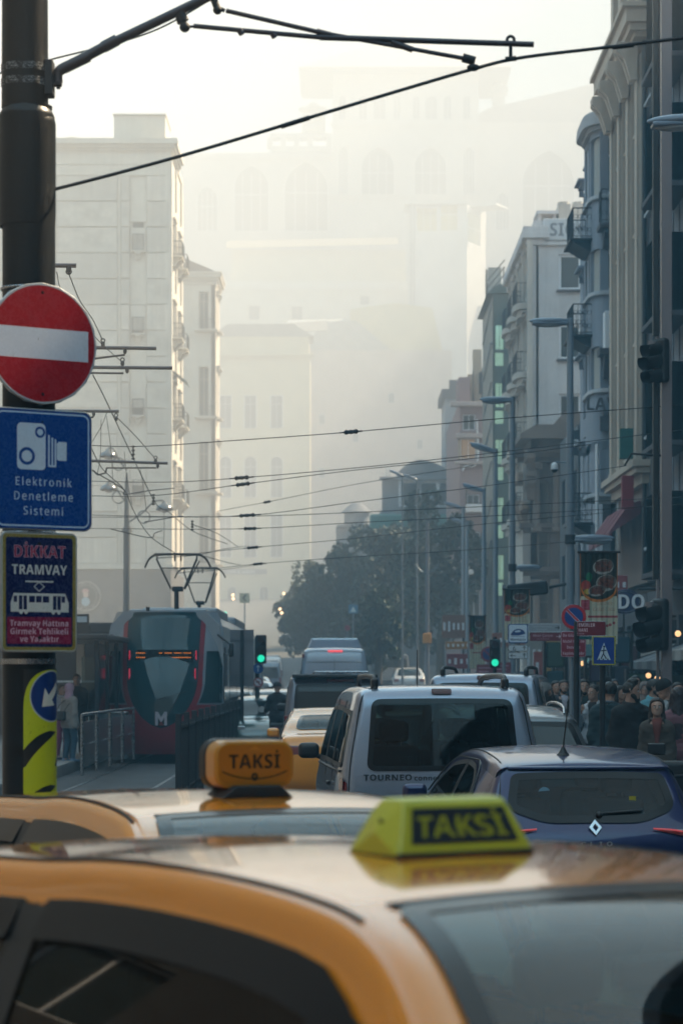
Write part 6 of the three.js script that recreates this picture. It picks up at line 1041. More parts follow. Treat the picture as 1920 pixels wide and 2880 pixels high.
  sidePatch(name, sg, poly, mat, off = .006, n, m) { return mk(name, this.surf(poly, (z, y) => this.S(sg, z, y, off), n, m), mat, this.g); }
  topWin(name, poly, o = {}) { // poly in [x, a]
    const f = (x, a) => this.T(a, x, .009); mk('window_seal', this.ring(shrink(poly, -.012), o.band || .055, f), o.seal || mGlassBlack, this.g);
    this.topPatch(name, poly, o.mat || glassDark, .006, 24, 20);
  }
  sideWin(poly, o = {}) { for (const sg of [-1, 1]) { mk('window_seal', this.ring(shrink(poly, -.012), o.band || .035, (z, y) => this.S(sg, z, y, .009)), o.seal || mRubber, this.g); this.sidePatch('side_window', sg, poly, o.mat || glassDark, .005); } }
  seam(name, pts, r = .006, mat = mRubber) { return mk(name, tube(pts, r, Math.max(12, pts.length * 6), 5), mat, this.g); }
  wheels(zs, R = .31, w = .2) {
    const ty = geoOf([lathe([[R * .62, -w / 2], [R * .95, -w / 2], [R, -w * .3], [R, w * .3], [R * .95, w / 2], [R * .62, w / 2]], 28).rotateZ(PI / 2)]), rim = geoOf([cyl(R * .63, R * .63, w * .7, 0, -w * .35, 0, 24).rotateZ(PI / 2), ...[0, 1, 2, 3, 4].map((k) => rbox(w * .8, R * .5, .05, .01, 0, R * .34, 0).rotateX(k * PI * .4))]); ty.userData.done = rim.userData.done = true;
    for (const z of zs) for (const s of [-1, 1]) { const p = new THREE.Group(); p.name = 'wheel'; p.position.set(s * (this.W - w * .55), R, -z); this.g.add(p); mk('tyre', ty, mRubber, p); mk('rim', rim, mSteel, p); }
  }
  mirrors(z, y, mat) { for (const s of [-1, 1]) { mk('wing_mirror', [rbox(.2, .15, .13, .05, s * (this.X(z, y) + .12), y + .05, -z), rod(V(s * (this.X(z, y) - .01), y - .02, -z), V(s * (this.X(z, y) + .08), y + .02, -z), .025)], mat, this.g); } }
  seats(rows, y = .62) { for (const z of rows) for (const x of [-.36, .36]) mk('seat', [rbox(.48, .16, .5, .06, x, y - .1, -z - .2), rbox(.46, .56, .14, .06, x, y + .22, -z + .04).rotateX(0), rbox(.26, .18, .1, .05, x, y + .62, -z + .08), rod(V(x - .06, y + .48, -z + .06), V(x - .06, y + .56, -z + .06), .008), rod(V(x + .06, y + .48, -z + .06), V(x + .06, y + .56, -z + .06), .008)], mSeat, this.g); }
}
function dense2(p, q, step) { const a = [], b = []; p.forEach((u, i) => { const v = p[(i + 1) % p.length], s = q[i], t = q[(i + 1) % q.length], n = Math.max(1, Math.ceil(Math.hypot(v[0] - u[0], v[1] - u[1]) / step)); for (let j = 0; j < n; j++) { a.push([lerp(u[0], v[0], j / n), lerp(u[1], v[1], j / n)]); b.push([lerp(s[0], t[0], j / n), lerp(s[1], t[1], j / n)]); } }); a.push(a[0]); b.push(b[0]); return [a, b]; }
const mDeflector = phy({ color: C(.008, .010, .013), roughness: .3, specularIntensity: .4 });
const mGlassBlack = phy({ color: C(.008, .010, .012), roughness: .15, specularIntensity: .6 }), mSeat = std({ color: C(.03, .032, .035), roughness: .9 });
const paint = (r, g, b, o = {}) => phy({ color: C(r, g, b), roughness: .26, roughnessMap: T_rough, ior: 1.8, clearcoat: 1, clearcoatRoughness: .04, ...o });
const flake = (r, g, b) => phy({ color: C(r, g, b), roughness: .34, metalness: .55, clearcoat: 1, clearcoatRoughness: .05 });
const tint = (r, g, b, o = {}) => phy({ color: C(r, g, b), transmission: 1, thickness: 0, roughness: .02, ior: 1.52, specularIntensity: .55, ...o });
const mTail = phy({ color: C(.16, .008, .012), roughness: .12, clearcoat: 1 }), mTailGlow = glow(.9, .05, .06, .35);
// put a car so that its local point p is seen at px, py; the height of p gives the distance
function park(g, p, px, py, ry, pitch = 0, lift = 0) { g.rotation.set(pitch, ry, 0, 'YXZ'); const q = p.clone().applyEuler(g.rotation), d = (EYE - q.y - lift) * FPX / (py - HORIZON); g.position.set(mx(px, d) - q.x, lift, -d - q.z); return d; }

// ---- yellow taxis
const mTaxi = paint(.78, .235, .010, { ior: 1.5 }), mTaxi2 = paint(.80, .26, .014, { ior: 1.5 });
function taxi(label, o = {}) {
  const g = thing('taxi', label, 'taxi'), k = o.k || 1, ext = o.ext || 0, bp = o.bp || 1.98, st = o.st || 1, zf = (z) => z < 1.5 ? z : z < 1.6 ? z + (z - 1.5) * 10 * ext : z < 2.9 ? 1.6 + ext + (z - 1.6) * st : 1.6 + ext + 1.3 * st + z - 2.9, c = new Car({ L: zf(4.5), W: .88, roofW: .64, belt: .97 * k, r: .085, crown: .025, shoulder: .97, tp: 1.15, sill: .22, NT: o.low ? 90 : 190, NS: o.low ? 24 : 52, NW: o.low ? 14 : 30,
    outline: [[.12, .22], [.03, .36], [0, .55], [.01, .8], [.05, .97], [.13, 1.06], [.24, 1.09], [.45, 1.10], [.62, 1.135], [.95, 1.28], [1.25, 1.345], [1.5, 1.408], [1.62, 1.452], [1.85, 1.468], [2.1, 1.474], [2.4, 1.468], [2.68, 1.449], [2.86, 1.420], [3.05, 1.352], [3.3, 1.19], [3.5, 1.045], [3.66, .99], [4.0, .93], [4.28, .84], [4.43, .70], [4.49, .5], [4.42, .24]].map(([z, y]) => [zf(z), y * k]) });
  const ax = (z) => c.ax(zf(z)), sideZ = (p) => p.map(([z, y]) => [zf(z), y]), a0 = ax(.68), a1 = ax(1.32), b0 = ax(2.84), b1 = ax(3.46);
  const rear = roundPoly([[-.60, a0], [.60, a0], [.52, a1], [-.52, a1]], .12), front = roundPoly([[-.555, b0], [.555, b0], [.70, b1], [-.70, b1]], [.05, .05, .1, .1]);
  const Y = (y) => y * k, topY = (z) => c.edge(ax(z))[1] - .022, arch = (z0, z1, n) => Array.from({ length: n + 1 }, (_, i) => { const z = lerp(z0, z1, i / n); return [z, topY(z)]; });
  const sideF = roundPoly(sideZ([[bp + .04, Y(1.0)], [3.32, Y(.985)], [3.06, Y(1.19)], [2.86, topY(2.86) - .03], ...arch(2.7, bp + .04, 6)]), .04), sideR = roundPoly(sideZ([[bp - .04, Y(1.0)], [1.02, Y(1.02)], [1.0, Y(1.06)], [1.2, Y(1.19)], ...arch(1.42, bp - .04, 3)]), .03);
  const see = !o.low; if (see) { c.holesTop.push(shrink(rear, .02), shrink(front, .02)); c.holesSide.push(shrink(sideF, .02), shrink(sideR, .02)); }
  const gr = see ? tint(.055, .10, .11) : glassDark, gf = see ? tint(.30, .46, .48, { specularIntensity: 1 }) : glassDark;
  c.body(o.mat || mTaxi, g); c.topWin('rear_window', rear, { mat: gr }); c.topWin('windscreen', front, { mat: gf, band: .06 }); c.sideWin(sideF, { mat: gr, band: .03 }); c.sideWin(sideR, { mat: gr, band: .03 });
  if (!o.low) {
    c.seats([zf(2.35), zf(1.35)], .58 * k); mk('dashboard', [rbox(1.3, .2, .5, .08, 0, .95 * k, -zf(3.25)), rbox(1.25, .3, .5, .06, 0, .92, -zf(.85))], mSeat, g);
    mk('steering_wheel', [new THREE.TorusGeometry(.18, .016, 8, 24).rotateX(-.5).translate(.34, .98 * k, -zf(2.85))], mBlack, g);
    for (const s of [-1, 1]) { // dark rain deflectors over the side windows and the roof ditch strips
      for (const [z0, z1, n] of [[bp + .06, 3.28, 14], [1.02, bp - .06, 10]]) { const up = [], lo = []; for (let i = 0; i <= n; i++) { const z = lerp(z0, z1, i / n), top = z > 2.8 ? lerp(topY(2.8), Y(1.0), Math.pow((z - 2.8) / .5, 1.25)) : z < 1.42 ? lerp(topY(1.42), Y(1.06), Math.pow((1.42 - z) / .42, 1.3)) : topY(z); up.push(c.S(s, zf(z), top + .012, .012)); lo.push(c.S(s, zf(z), top - .085, .026)); } mk('rain_deflector', loftSkin([up, lo]), mDeflector, g); }
      const di = []; for (let i = 0; i <= 26; i++) { const a = lerp(ax(1.3), ax(2.86), i / 26), e = c.edge(a), xe = c.X(...e); di.push(c.T(a, s * (xe - .055), .001)); } c.seam('roof_strip', di, .0075, mRubber);
      mk('window_trim', tube(Array.from({ length: 24 }, (_, i) => { const z = lerp(1.0, 3.34, i / 23); return c.S(s, zf(z), Y(.985), .008); }), .012, 40, 5), mBlack, g);
      c.seam('door_seam', [c.S(s, zf(bp), topY(bp), .002), c.S(s, zf(bp), Y(1.0), .002), c.S(s, zf(bp), .6, .002), c.S(s, zf(bp), .3, .002)], .006);
      mk('door_handle', rbox(.03, .03, .16, .01), mTaxi, g, c.S(s, zf(bp + .2), .88, .02)); mk('door_handle', rbox(.03, .03, .16, .01), mTaxi, g, c.S(s, 1.3, .9, .02));
      mk('pillar_cover', c.surf(sideZ([[bp - .06, Y(.99)], [bp + .06, Y(.99)], [bp + .06, topY(bp)], [bp - .06, topY(bp)]]), (z, y) => c.S(s, z, y, .012), 8, 3), mBlack, g);
    }
    mk('wiper', [rod(c.T(ax(3.44), -.5, .02), c.T(ax(3.38), .1, .03), .008), rod(c.T(ax(3.44), .1, .02), c.T(ax(3.36), .6, .03), .008)], mBlack, g);
    mk('screen_header', c.surf([[-.56, ax(2.80)], [.56, ax(2.80)], [.56, ax(2.835)], [-.56, ax(2.835)]], (x, a) => c.T(a, x, .004), 3, 20), mRubber, g);
    mk('interior_mirror', rbox(.22, .07, .03, .02, .0, 1.27 * k, -zf(2.98)), mBlack, g);
  }
  c.wheels([zf(.78), zf(3.55)]); c.mirrors(zf(3.1), 1.0 * k, o.mat || mTaxi);
  for (const s of [-1, 1]) c.sidePatch('tail_light', s, roundPoly([[.02, .78], [.34, .80], [.30, .95], [.03, .93]], .04), mTail, .01);
  c.topPatch('tail_light', roundPoly([[-.78, c.ay(.78)], [-.5, c.ay(.8)], [-.5, c.ay(.92)], [-.78, c.ay(.93)]], .03), mTail, .01); c.topPatch('tail_light', roundPoly([[.5, c.ay(.8)], [.78, c.ay(.78)], [.78, c.ay(.93)], [.5, c.ay(.92)]], .03), mTail, .01);
  for (const s of [-1, 1]) c.topPatch('headlight', roundPoly([[s * .45, c.ay(.72, 1)], [s * .76, c.ay(.70, 1)], [s * .74, c.ay(.80, 1)], [s * .48, c.ay(.78, 1)]], .03), mChrome, .01);
  c.topPatch('number_plate', roundPoly([[-.26, c.ay(.62)], [.26, c.ay(.62)], [.26, c.ay(.73)], [-.26, c.ay(.73)]], .01), mWhiteFrame, .012);
  return [g, c];
}
function taxiSign(c, g, z, kind) { // the roof sign: a part of the car it is bolted to, but looked at as a thing of its own lamp housing
  const p = c.T(c.ax(z), 0), s = new THREE.Group(); s.name = 'roof_sign'; s.position.copy(p); s.rotation.y = PI; s.scale.setScalar(kind ? .98 : 1.12); g.add(s);
  if (kind) { // yellow green wedge with a dark lettered panel
    const m = phy({ color: C(.45, .44, .035), roughness: .35, transmission: 0 }), w = .40, h = .135, b = new THREE.BufferGeometry();
    const prof = [[.105, 0], [.103, .018], [.062, h - .02], [.048, h - .004], [.03, h], [-.03, h], [-.048, h - .004], [-.075, h - .03], [-.115, .018], [-.117, 0]], R = [];
    for (const t of [-1, -.985, -.95, 0, .95, .985, 1]) R.push(prof.map(([z, y]) => { const in_ = Math.abs(t) > .96 ? (Math.abs(t) - .95) / .05 : 0; return V(t * (w / 2 - .05 * (y / h) ** 1.0) , y * (1 - .04 * in_), z * (1 - .06 * in_)); }));
    const cap = (r, f) => { const q = new THREE.BufferGeometry(), P = []; const ctr = V(r[0].x, h * .4, 0); for (let i = 0; i < r.length; i++) { const a = r[i], e = r[(i + 1) % r.length]; P.push(...ctr.toArray(), ...(f ? e : a).toArray(), ...(f ? a : e).toArray()); } q.setAttribute('position', new THREE.Float32BufferAttribute(P, 3)); q.computeVertexNormals(); return q; };
    mk('sign_housing', [loftSkin(R), cap(R[0], 0), cap(R.at(-1), 1)], m, s); mk('sign_base', [rbox(w * 1.0, .016, .225, .006, 0, .0, -.004)], mBlack, s);
    const map = canvasTex(512, 200, (x) => { x.fillStyle = '#1c2430'; x.fillRect(0, 0, 512, 200); x.fillStyle = '#8f9020'; x.textAlign = 'center'; x.textBaseline = 'middle'; x.font = 'bold 168px sans-serif'; x.fillText('TAKSİ', 256, 108, 470); });
    const q = own(new THREE.PlaneGeometry(1, 1, 1, 1)), P = q.attributes.position; [[-.135, .112], [.135, .112], [-.158, .028], [.158, .028]].forEach(([x, y], i) => P.setXYZ(i, x, y, .062 + (h - .02 - y) / (h - .038) * .041 + .0025)); q.computeVertexNormals(); mk('sign_print', q, std({ map, roughness: .4 }), s);
    mk('side_mark', rbox(.006, .05, .02, .003, 0, 0, 0).rotateX(.3).translate(-w / 2 + .017, .062, .0), std({ color: C(.10, .10, .01) }), s);
  } else { // amber rounded box on a black foot
    const m = phy({ color: C(.50, .20, .012), roughness: .3, clearcoat: .4 });
    mk('sign_foot', [extr([[-.13, 0], [.13, 0], [.085, .035], [-.085, .035]], .2, .006).translate(0, 0, -.1)], mBlack, s);
    mk('sign_housing', [extr(rrect(.29, .155, .045, 0, .118), .09, .012).translate(0, 0, -.045 + .006)], m, s); mk('sign_back', [extr(rrect(.30, .165, .05, 0, .118), .05, .012).translate(0, 0, -.10)], mBlack, s);
    const map = canvasTex(560, 300, (x) => { x.fillStyle = '#b06a10'; x.fillRect(0, 0, 560, 300); x.fillStyle = '#1d1408'; x.textAlign = 'center'; x.textBaseline = 'middle'; x.font = 'bold 150px sans-serif'; x.fillText('TAKSİ', 280, 128, 440); x.lineWidth = 11; x.strokeStyle = '#2a1c08'; x.beginPath(); x.arc(280, -330, 590, 1.12, 2.02); x.stroke(); x.beginPath(); x.ellipse(280, 246, 26, 32, 0, 0, 7); x.fill(); x.fillStyle = '#b06a10'; x.beginPath(); x.arc(280, 240, 9, 0, 7); x.fill(); x.fillStyle = '#c47a14'; for (const y of [16]) { x.beginPath(); x.moveTo(280, 4); x.lineTo(330, 40); x.lineTo(230, 40); x.fill(); } });
    mk('sign_print', own(new THREE.ShapeGeometry(rrect(.28, .145, .04), 10)).translate(0, .118, .0645), (() => { const t = map; t.repeat.set(1 / .28, 1 / .145); t.offset.set(.5, .5); return std({ map: t, roughness: .35 }); })(), s);
  }
}
{
  const [g, c] = taxi('nearest yellow taxi with a yellow green wedge roof sign across the bottom of the photo', { k: 1.05, ext: .75, st: 1.2, bp: 1.66 });
  const zh = 1.6 + .75 + 1.25 * 1.2, ah = c.ax(zh), e = c.edge(ah); park(g, c.T(ah, c.X(...e) - .055), 1008, 2588, PI + .56); taxiSign(c, g, zh - .66, 1);
}
{
  const [g, c] = taxi('second yellow taxi with an amber boxed roof sign, behind the nearest one', { k: 1, mat: mTaxi2, ext: .8, st: 1.15, bp: 1.66 });
  const zh = 1.6 + .8 + 1.25 * 1.15, ah = c.ax(zh), e = c.edge(ah); park(g, c.T(ah, c.X(...e) - .055), 372, 2312, PI + .38); taxiSign(c, g, zh - .50, 0);
}
{
  const [g, c] = taxi('yellow taxi seen from behind between the far taxi van and the silver van', { mat: paint(.78, .27, .016, { ior: 1.5 }), rearGlass: 1 });
  g.position.set(-.07, 0, -37); g.rotation.y = .02; mk('boot_label', rbox(.14, .12, .01, .003), mWhiteFrame, g, c.T(c.ay(.86), .28, .012));
}
// ---- blue hatchback
{
  const g = thing('hatchback', 'dark blue hatchback seen from behind with a black roof aerial, right lane', 'car', [1.80, 0, -17.6], .10);
  const c = new Car({ L: 4.05, W: .90, roofW: .575, belt: .90, r: .10, crown: .035, shoulder: .94, tp: 1.1, NT: 190, NS: 52, NW: 30, taper: [1.0, .16, .9, .14],
    outline: [[.12, .24], [.03, .38], [0, .55], [-.01, .68], [.0, .78], [.035, .86], [.085, .925], [.20, 1.10], [.31, 1.255], [.335, 1.30], [.33, 1.322], [.37, 1.345], [.6, 1.388], [1.0, 1.42], [1.5, 1.436], [1.95, 1.425], [2.3, 1.385], [2.48, 1.34], [2.8, 1.17], [3.1, 1.0], [3.25, .96], [3.7, .87], [3.95, .74], [4.04, .52], [3.98, .25]] });
  const m = phy({ color: C(.002, .010, .075), roughness: .3, metalness: .3, clearcoat: .75, clearcoatRoughness: .05 }), a0 = c.ay(.945), a1 = c.ay(1.262), b0 = c.ax(2.46), b1 = c.ax(3.05);
  const rear = roundPoly([[-.34, a0 - .02], [.34, a0 - .02], [.60, a0 + .10], [.545, a1], [-.545, a1], [-.60, a0 + .10]], [.1, .1, .09, .05, .05, .09]), front = roundPoly([[-.52, b0], [.52, b0], [.68, b1], [-.68, b1]], .06);
  const sF = roundPoly([[1.72, .95], [2.92, .95], [2.62, 1.16], [2.3, 1.28], [1.72, 1.315]], [.03, .04, .1, .1, .03]), sR = roundPoly([[1.66, .95], [.98, .99], [.86, 1.03], [1.0, 1.19], [1.25, 1.29], [1.66, 1.315]], [.03, .05, .05, .08, .08, .03]);
  c.holesTop.push(shrink(rear, .02), shrink(front, .02)); c.holesSide.push(shrink(sF, .02), shrink(sR, .02));
  const gl = tint(.06, .125, .135); c.body(m, g); c.topWin('rear_window', rear, { mat: gl, band: .06 }); c.topWin('windscreen', front, { mat: tint(.45, .6, .6) }); c.sideWin(sF, { mat: gl, seal: mBlack }); c.sideWin(sR, { mat: gl, seal: mBlack });
  c.seats([2.1, 1.15], .56); mk('parcel_shelf', rbox(1.0, .05, .5, .02, 0, .9, -.75), mSeat, g); c.wheels([.74, 3.3], .32); c.mirrors(2.75, .97, m);
  // spoiler lip, tail lamps that wrap round the corner, chrome emblem and letters
  const lip = []; for (let i = 0; i <= 20; i++) lip.push(c.T(c.ay(1.30), lerp(-.57, .57, i / 20), .012)); mk('spoiler_lip', tube(lip, .016, 40, 6), m, g);
  for (const s of [-1, 1]) {
    c.topPatch('tail_light', roundPoly([[s * .40, c.ay(.875)], [s * .80, c.ay(.80)], [s * .80, c.ay(.885)]], [.01, .02, .02]), mTail, .012, 12, 16); c.sidePatch('tail_light', s, roundPoly([[.12, .74], [.36, .82], [.40, .90], [.12, .87]], .03), mTail, .012);
    mk('light_bar', tube([c.T(c.ay(.875), s * .42, .02), c.T(c.ay(.865), s * .6, .02), c.T(c.ay(.852), s * .78, .022)], .006, 16, 5), glow(.95, .14, .16, .05), g);
    c.seam('hatch_seam', [c.T(c.ay(1.29), s * .62, .002), c.T(c.ay(1.1), s * .655, .002), c.T(c.ay(.95), s * .69, .002), c.T(c.ay(.90), s * .71, .002)], .005);
    c.seam('roof_strip', Array.from({ length: 16 }, (_, i) => { const a = lerp(c.ax(.5), c.ax(2.4), i / 15), e = c.edge(a); return c.T(a, s * (c.X(...e) - .06), .001); }), .006);
    mk('door_handle', rbox(.03, .03, .15, .01), m, g, c.S(s, 1.85, .86, .02));
    c.seam('door_seam', [c.S(s, 1.69, 1.33, .002), c.S(s, 1.69, .95, .002), c.S(s, 1.69, .4, .002)], .005); c.seam('window_frame', Array.from({ length: 18 }, (_, i) => { const z = lerp(.84, 2.95, i / 17); return c.S(s, z, 1.335 - Math.max(0, z - 2.1) ** 2 * .42 - Math.max(0, 1.25 - z) ** 2 * 1.4, .008); }), .008, mBlack);
  }
  const E = c.T(c.ay(.882), 0, .012), t = .42; // lozenge emblem
  mk('emblem', [extr((() => { const s = shapeOf([[0, .058], [.044, 0], [0, -.058], [-.044, 0]]); s.holes.push(new THREE.Path([[0, .030], [.022, 0], [0, -.030], [-.022, 0]].map((p) => new THREE.Vector2(...p)))); return s; })(), .010, .003).rotateX(-t)], mChrome, g, E);
  mk('letters', ['C', 'L', 'I', 'O'].map((l, i) => text3(l, .030, .004).scale(1.5, 1, 1).rotateX(-.15).translate((i - 1.5) * .062, 0, 0)), mChrome, g, c.T(c.ay(.775), 0, .006));
  c.topPatch('hatch_recess', roundPoly([[-.42, c.ay(.60)], [.42, c.ay(.60)], [.46, c.ay(.73)], [-.46, c.ay(.73)]], .04), m, .004); c.topPatch('number_plate', roundPoly([[-.26, c.ay(.58)], [.26, c.ay(.58)], [.26, c.ay(.69)], [-.26, c.ay(.69)]], .01), mWhiteFrame, .012);
  const an = c.T(c.ax(.62), -.12); mk('aerial', [cyl(.052, .036, .018, an.x, an.y - .004, an.z, 20), lathe([[.036, 0], [.02, .03], [.010, .05]], 16).translate(an.x, an.y + .01, an.z), rod(an.clone().add(V(0, .045, 0)), an.clone().add(V(.03, .40, .06)), .006, .004)], mBlack, g);
  mk('rear_wiper', [rod(c.T(c.ay(.975), .04, .02), c.T(c.ay(1.0), .36, .022), .009), sph(.025, ...c.T(c.ay(.97), .04, .015).toArray())], mBlack, g);
  mk('window_sticker', own(new THREE.CircleGeometry(.045, 20)), std({ color: C(.18, .32, .42), roughness: .5 }), g, c.T(c.ay(1.13), -.33, -.004).add(V(0, 0, .0)), 0); mk('window_sticker', face(.05, .04), std({ color: C(.45, .36, .03) }), g, c.T(c.ay(1.08), .30, .011), 0);
}
// ---- silver people carriers
function carrier(label, mat, o = {}) {
  const g = thing('people_carrier', label, 'van'), H = o.H || 1.885, q = H - 1.885;
  const c = new Car({ L: 4.28, W: .90, roofW: .70, belt: 1.12, r: .10, crown: .025, shoulder: .975, tp: 1.3, sill: .25, NT: 180, NS: 46, NW: 30, taper: [.7, .06, .9, .16],
    outline: [[.10, .26], [.02, .4], [0, .6], [0, .85], [.015, 1.1], [.05, 1.35], [.10, 1.62], [.135, 1.76], [.17, 1.82], [.24, 1.862], [.5, 1.885], [1.2, 1.892], [2.0, 1.88], [2.45, 1.845], [2.65, 1.79], [2.95, 1.55], [3.3, 1.22], [3.42, 1.15], [3.8, 1.05], [4.1, .92], [4.24, .72], [4.27, .5], [4.2, .26]].map(([z, y]) => [z, y > 1 ? y + q * (y - 1) / .885 : y]) });
  const h = (y) => c.ay(y + q * Math.max(0, y - 1) / .885), y_ = (y) => y + q * Math.max(0, y - 1) / .885;
  const rear = roundPoly([[-.635, h(1.175)], [.635, h(1.175)], [.585, h(1.76)], [-.585, h(1.76)]], .07), front = roundPoly([[-.6, c.ax(2.68)], [.6, c.ax(2.68)], [.72, c.ax(3.3)], [-.72, c.ax(3.3)]], .06);
  const wins = [[[.22, 1.2], [1.02, 1.2], [1.02, 1.68], [.30, 1.66]], [[1.1, 1.2], [2.02, 1.2], [2.02, 1.69], [1.1, 1.685]], [[2.1, 1.2], [3.16, 1.18], [2.78, 1.56], [2.5, 1.67], [2.1, 1.69]]].map((p) => roundPoly(p.map(([z, y]) => [z, y_(y)]), .05));
  c.holesTop.push(shrink(rear, .02), shrink(front, .02)); wins.forEach((w) => c.holesSide.push(shrink(w, .02)));
  const gl = tint(.045, .085, .095); c.body(mat, g); c.topWin('rear_window', rear, { mat: gl, band: .045 }); c.topWin('windscreen', front, { mat: tint(.5, .62, .62) }); wins.forEach((w) => c.sideWin(w, { mat: tint(.12, .16, .17), seal: mBlack, band: .04 }));
  c.seats([2.5, 1.6, .8], .86); c.wheels([.8, 3.35], .32); c.mirrors(3.05, 1.2, mBlack);
  c.topPatch('brake_light', roundPoly([[-.085, h(1.805)], [.085, h(1.805)], [.085, h(1.848)], [-.085, h(1.848)]], .02), std({ color: C(.05, .006, .010), roughness: .25 }), .012);
  for (const s of [-1, 1]) {
    c.seam('tailgate_seam', [c.T(h(1.872), s * .60, .001), c.T(h(1.80), s * .675, .001), c.T(h(1.5), s * .735, .001), c.T(h(1.2), s * .785, .001), c.T(h(.9), s * .80, .001), c.T(h(.6), s * .80, .001)], .006);
    c.sidePatch('tail_light', s, roundPoly([[.04, .78], [.2, .80], [.2, 1.10], [.06, 1.10]], .04), mTail, .01); c.topPatch('tail_light', roundPoly([[s * .815, c.ay(.80)], [s * .875, c.ay(.80)], [s * .86, c.ay(1.08)], [s * .815, c.ay(1.08)]], .02), mTail, .012);
    for (const z of [1.06, 2.06]) c.seam('door_seam', [c.S(s, z, y_(1.75), .002), c.S(s, z, 1.2, .002), c.S(s, z, .45, .002)], .006); mk('window_line', tube([c.S(s, .25, y_(1.155), .006), c.S(s, 1.6, y_(1.15), .006), c.S(s, 3.1, y_(1.14), .006)], .012, 20, 5), mBlack, g);
    mk('roof_rail', [tube([c.T(c.ax(.28), s * .56, -.01), c.T(c.ax(.36), s * .56, .075), c.T(c.ax(.6), s * .57, .085), c.T(c.ax(1.4), s * .58, .085), c.T(c.ax(2.1), s * .57, .07), c.T(c.ax(2.3), s * .56, -.01)], .024, 40, 8), rbox(.06, .1, .14, .025, ...c.T(c.ax(.34), s * .56, .035).toArray())], mBlack, g);
    mk('door_handle', rbox(.035, .035, .16, .012), mBlack, g, c.S(s, 1.18, 1.02, .02));
  }
  c.topPatch('tailgate_handle', roundPoly([[-.30, c.ay(.985)], [.42, c.ay(.985)], [.40, c.ay(1.035)], [-.28, c.ay(1.035)]], .02), mat, .02); c.topPatch('number_plate', roundPoly([[-.26, c.ay(.80)], [.26, c.ay(.80)], [.26, c.ay(.92)], [-.26, c.ay(.92)]], .01), mWhiteFrame, .012);
  return [g, c, h];
}
const mSilver = flake(.25, .285, .36);
{
  const [g, c, h] = carrier('large silver people carrier seen from behind in the middle of the photo', mSilver); g.position.set(.86, 0, -21); g.rotation.y = .062;
  mk('letters', [text3('TOURNEO', .05, .004).scale(1.25, 1, 1)], mIron, g, c.T(c.ay(1.105), -.47, .006)); mk('letters', [text3('connect', .042, .004).scale(1.15, 1, 1)], mIron, g, c.T(c.ay(1.10), -.12, .006));
  const o = c.T(c.ay(1.01), .02, .024); mk('oval_emblem', [sph(.07, 0, 0, 0, 1, .42, .12, 20)], std({ color: C(.02, .03, .07), roughness: .2 }), g, o); mk('emblem_rim', [new THREE.TorusGeometry(.07, .004, 6, 30).scale(1, .43, 1)], mChrome, g, o.clone().add(V(0, 0, .003))); mk('emblem_letters', text3('Ford', .026, .002), mChrome, g, o.clone().add(V(0, 0, .009)));
  const an = c.T(c.ax(2.2), -.02); mk('aerial', rod(an, an.clone().add(V(0, .34, .02)), .005, .004), mBlack, g);
  // the people inside, as dark shapes behind the tinted glass
  mk('paint_chip', rbox(.012, .04, .004, .002), mRubber, g, c.T(h(1.68), -.70, .004));
}
{
  const [g, c] = carrier('silver van with black side glass and roof rails behind the large people carrier', flake(.21, .24, .31), { H: 2.0 }); g.position.set(1.86, 0, -33); g.rotation.y = -.15;
  for (const s of [-1, 1]) c.sidePatch('dark_side', s, roundPoly([[.12, 1.25], [2.05, 1.25], [2.05, 1.86], [.2, 1.86]], .06), glassDark, .014);
}
// ---- grey sport utility beside the carrier
{
  const g = thing('sport_utility', 'dark grey high hatchback with a short aerial, right of the silver people carrier', 'car', [1.80, 0, -25.4], .04);
  const c = new Car({ L: 4.3, W: .91, roofW: .60, belt: 1.02, r: .12, crown: .04, shoulder: .95, tp: 1.15, NT: 130, NS: 36, NW: 22, taper: [1.0, .14, .9, .15], outline: [[.1, .3], [0, .5], [0, .8], [.06, 1.0], [.14, 1.1], [.34, 1.4], [.40, 1.50], [.40, 1.53], [.5, 1.57], [.9, 1.63], [1.5, 1.66], [2.1, 1.65], [2.5, 1.58], [2.7, 1.5], [3.3, 1.12], [3.5, 1.07], [4.0, .98], [4.25, .8], [4.3, .5], [4.2, .3]] });
  const m = flake(.13, .135, .145); const rear = roundPoly([[-.60, c.ay(1.10)], [.60, c.ay(1.10)], [.70, c.ay(1.22)], [.60, c.ay(1.48)], [-.60, c.ay(1.48)], [-.70, c.ay(1.22)]], .06);
  c.body(m, g); c.topWin('rear_window', rear); c.topWin('windscreen', roundPoly([[-.56, c.ax(2.68)], [.56, c.ax(2.68)], [.7, c.ax(3.2)], [-.7, c.ax(3.2)]], .05));
  c.sideWin(roundPoly([[.75, 1.12], [3.05, 1.08], [2.5, 1.42], [1.9, 1.5], [1.2, 1.48], [.85, 1.3]], .08)); c.wheels([.8, 3.4], .34); c.mirrors(2.95, 1.12, m); for (const s of [-1, 1]) { c.sidePatch('tail_light', s, roundPoly([[.1, .9], [.4, .93], [.4, 1.05], [.12, 1.05]], .03), mTail, .012); mk('roof_rail', tube([c.T(c.ax(.6), s * .55, 0), c.T(c.ax(.8), s * .57, .04), c.T(c.ax(2.1), s * .57, .04), c.T(c.ax(2.3), s * .55, 0)], .016, 24, 6), mSteel, g); }
  const an = c.T(c.ax(.65), .12); mk('aerial', [rod(an, an.clone().add(V(0, .17, .02)), .007, .004), cyl(.035, .02, .03, an.x, an.y, an.z)], mBlack, g);
}
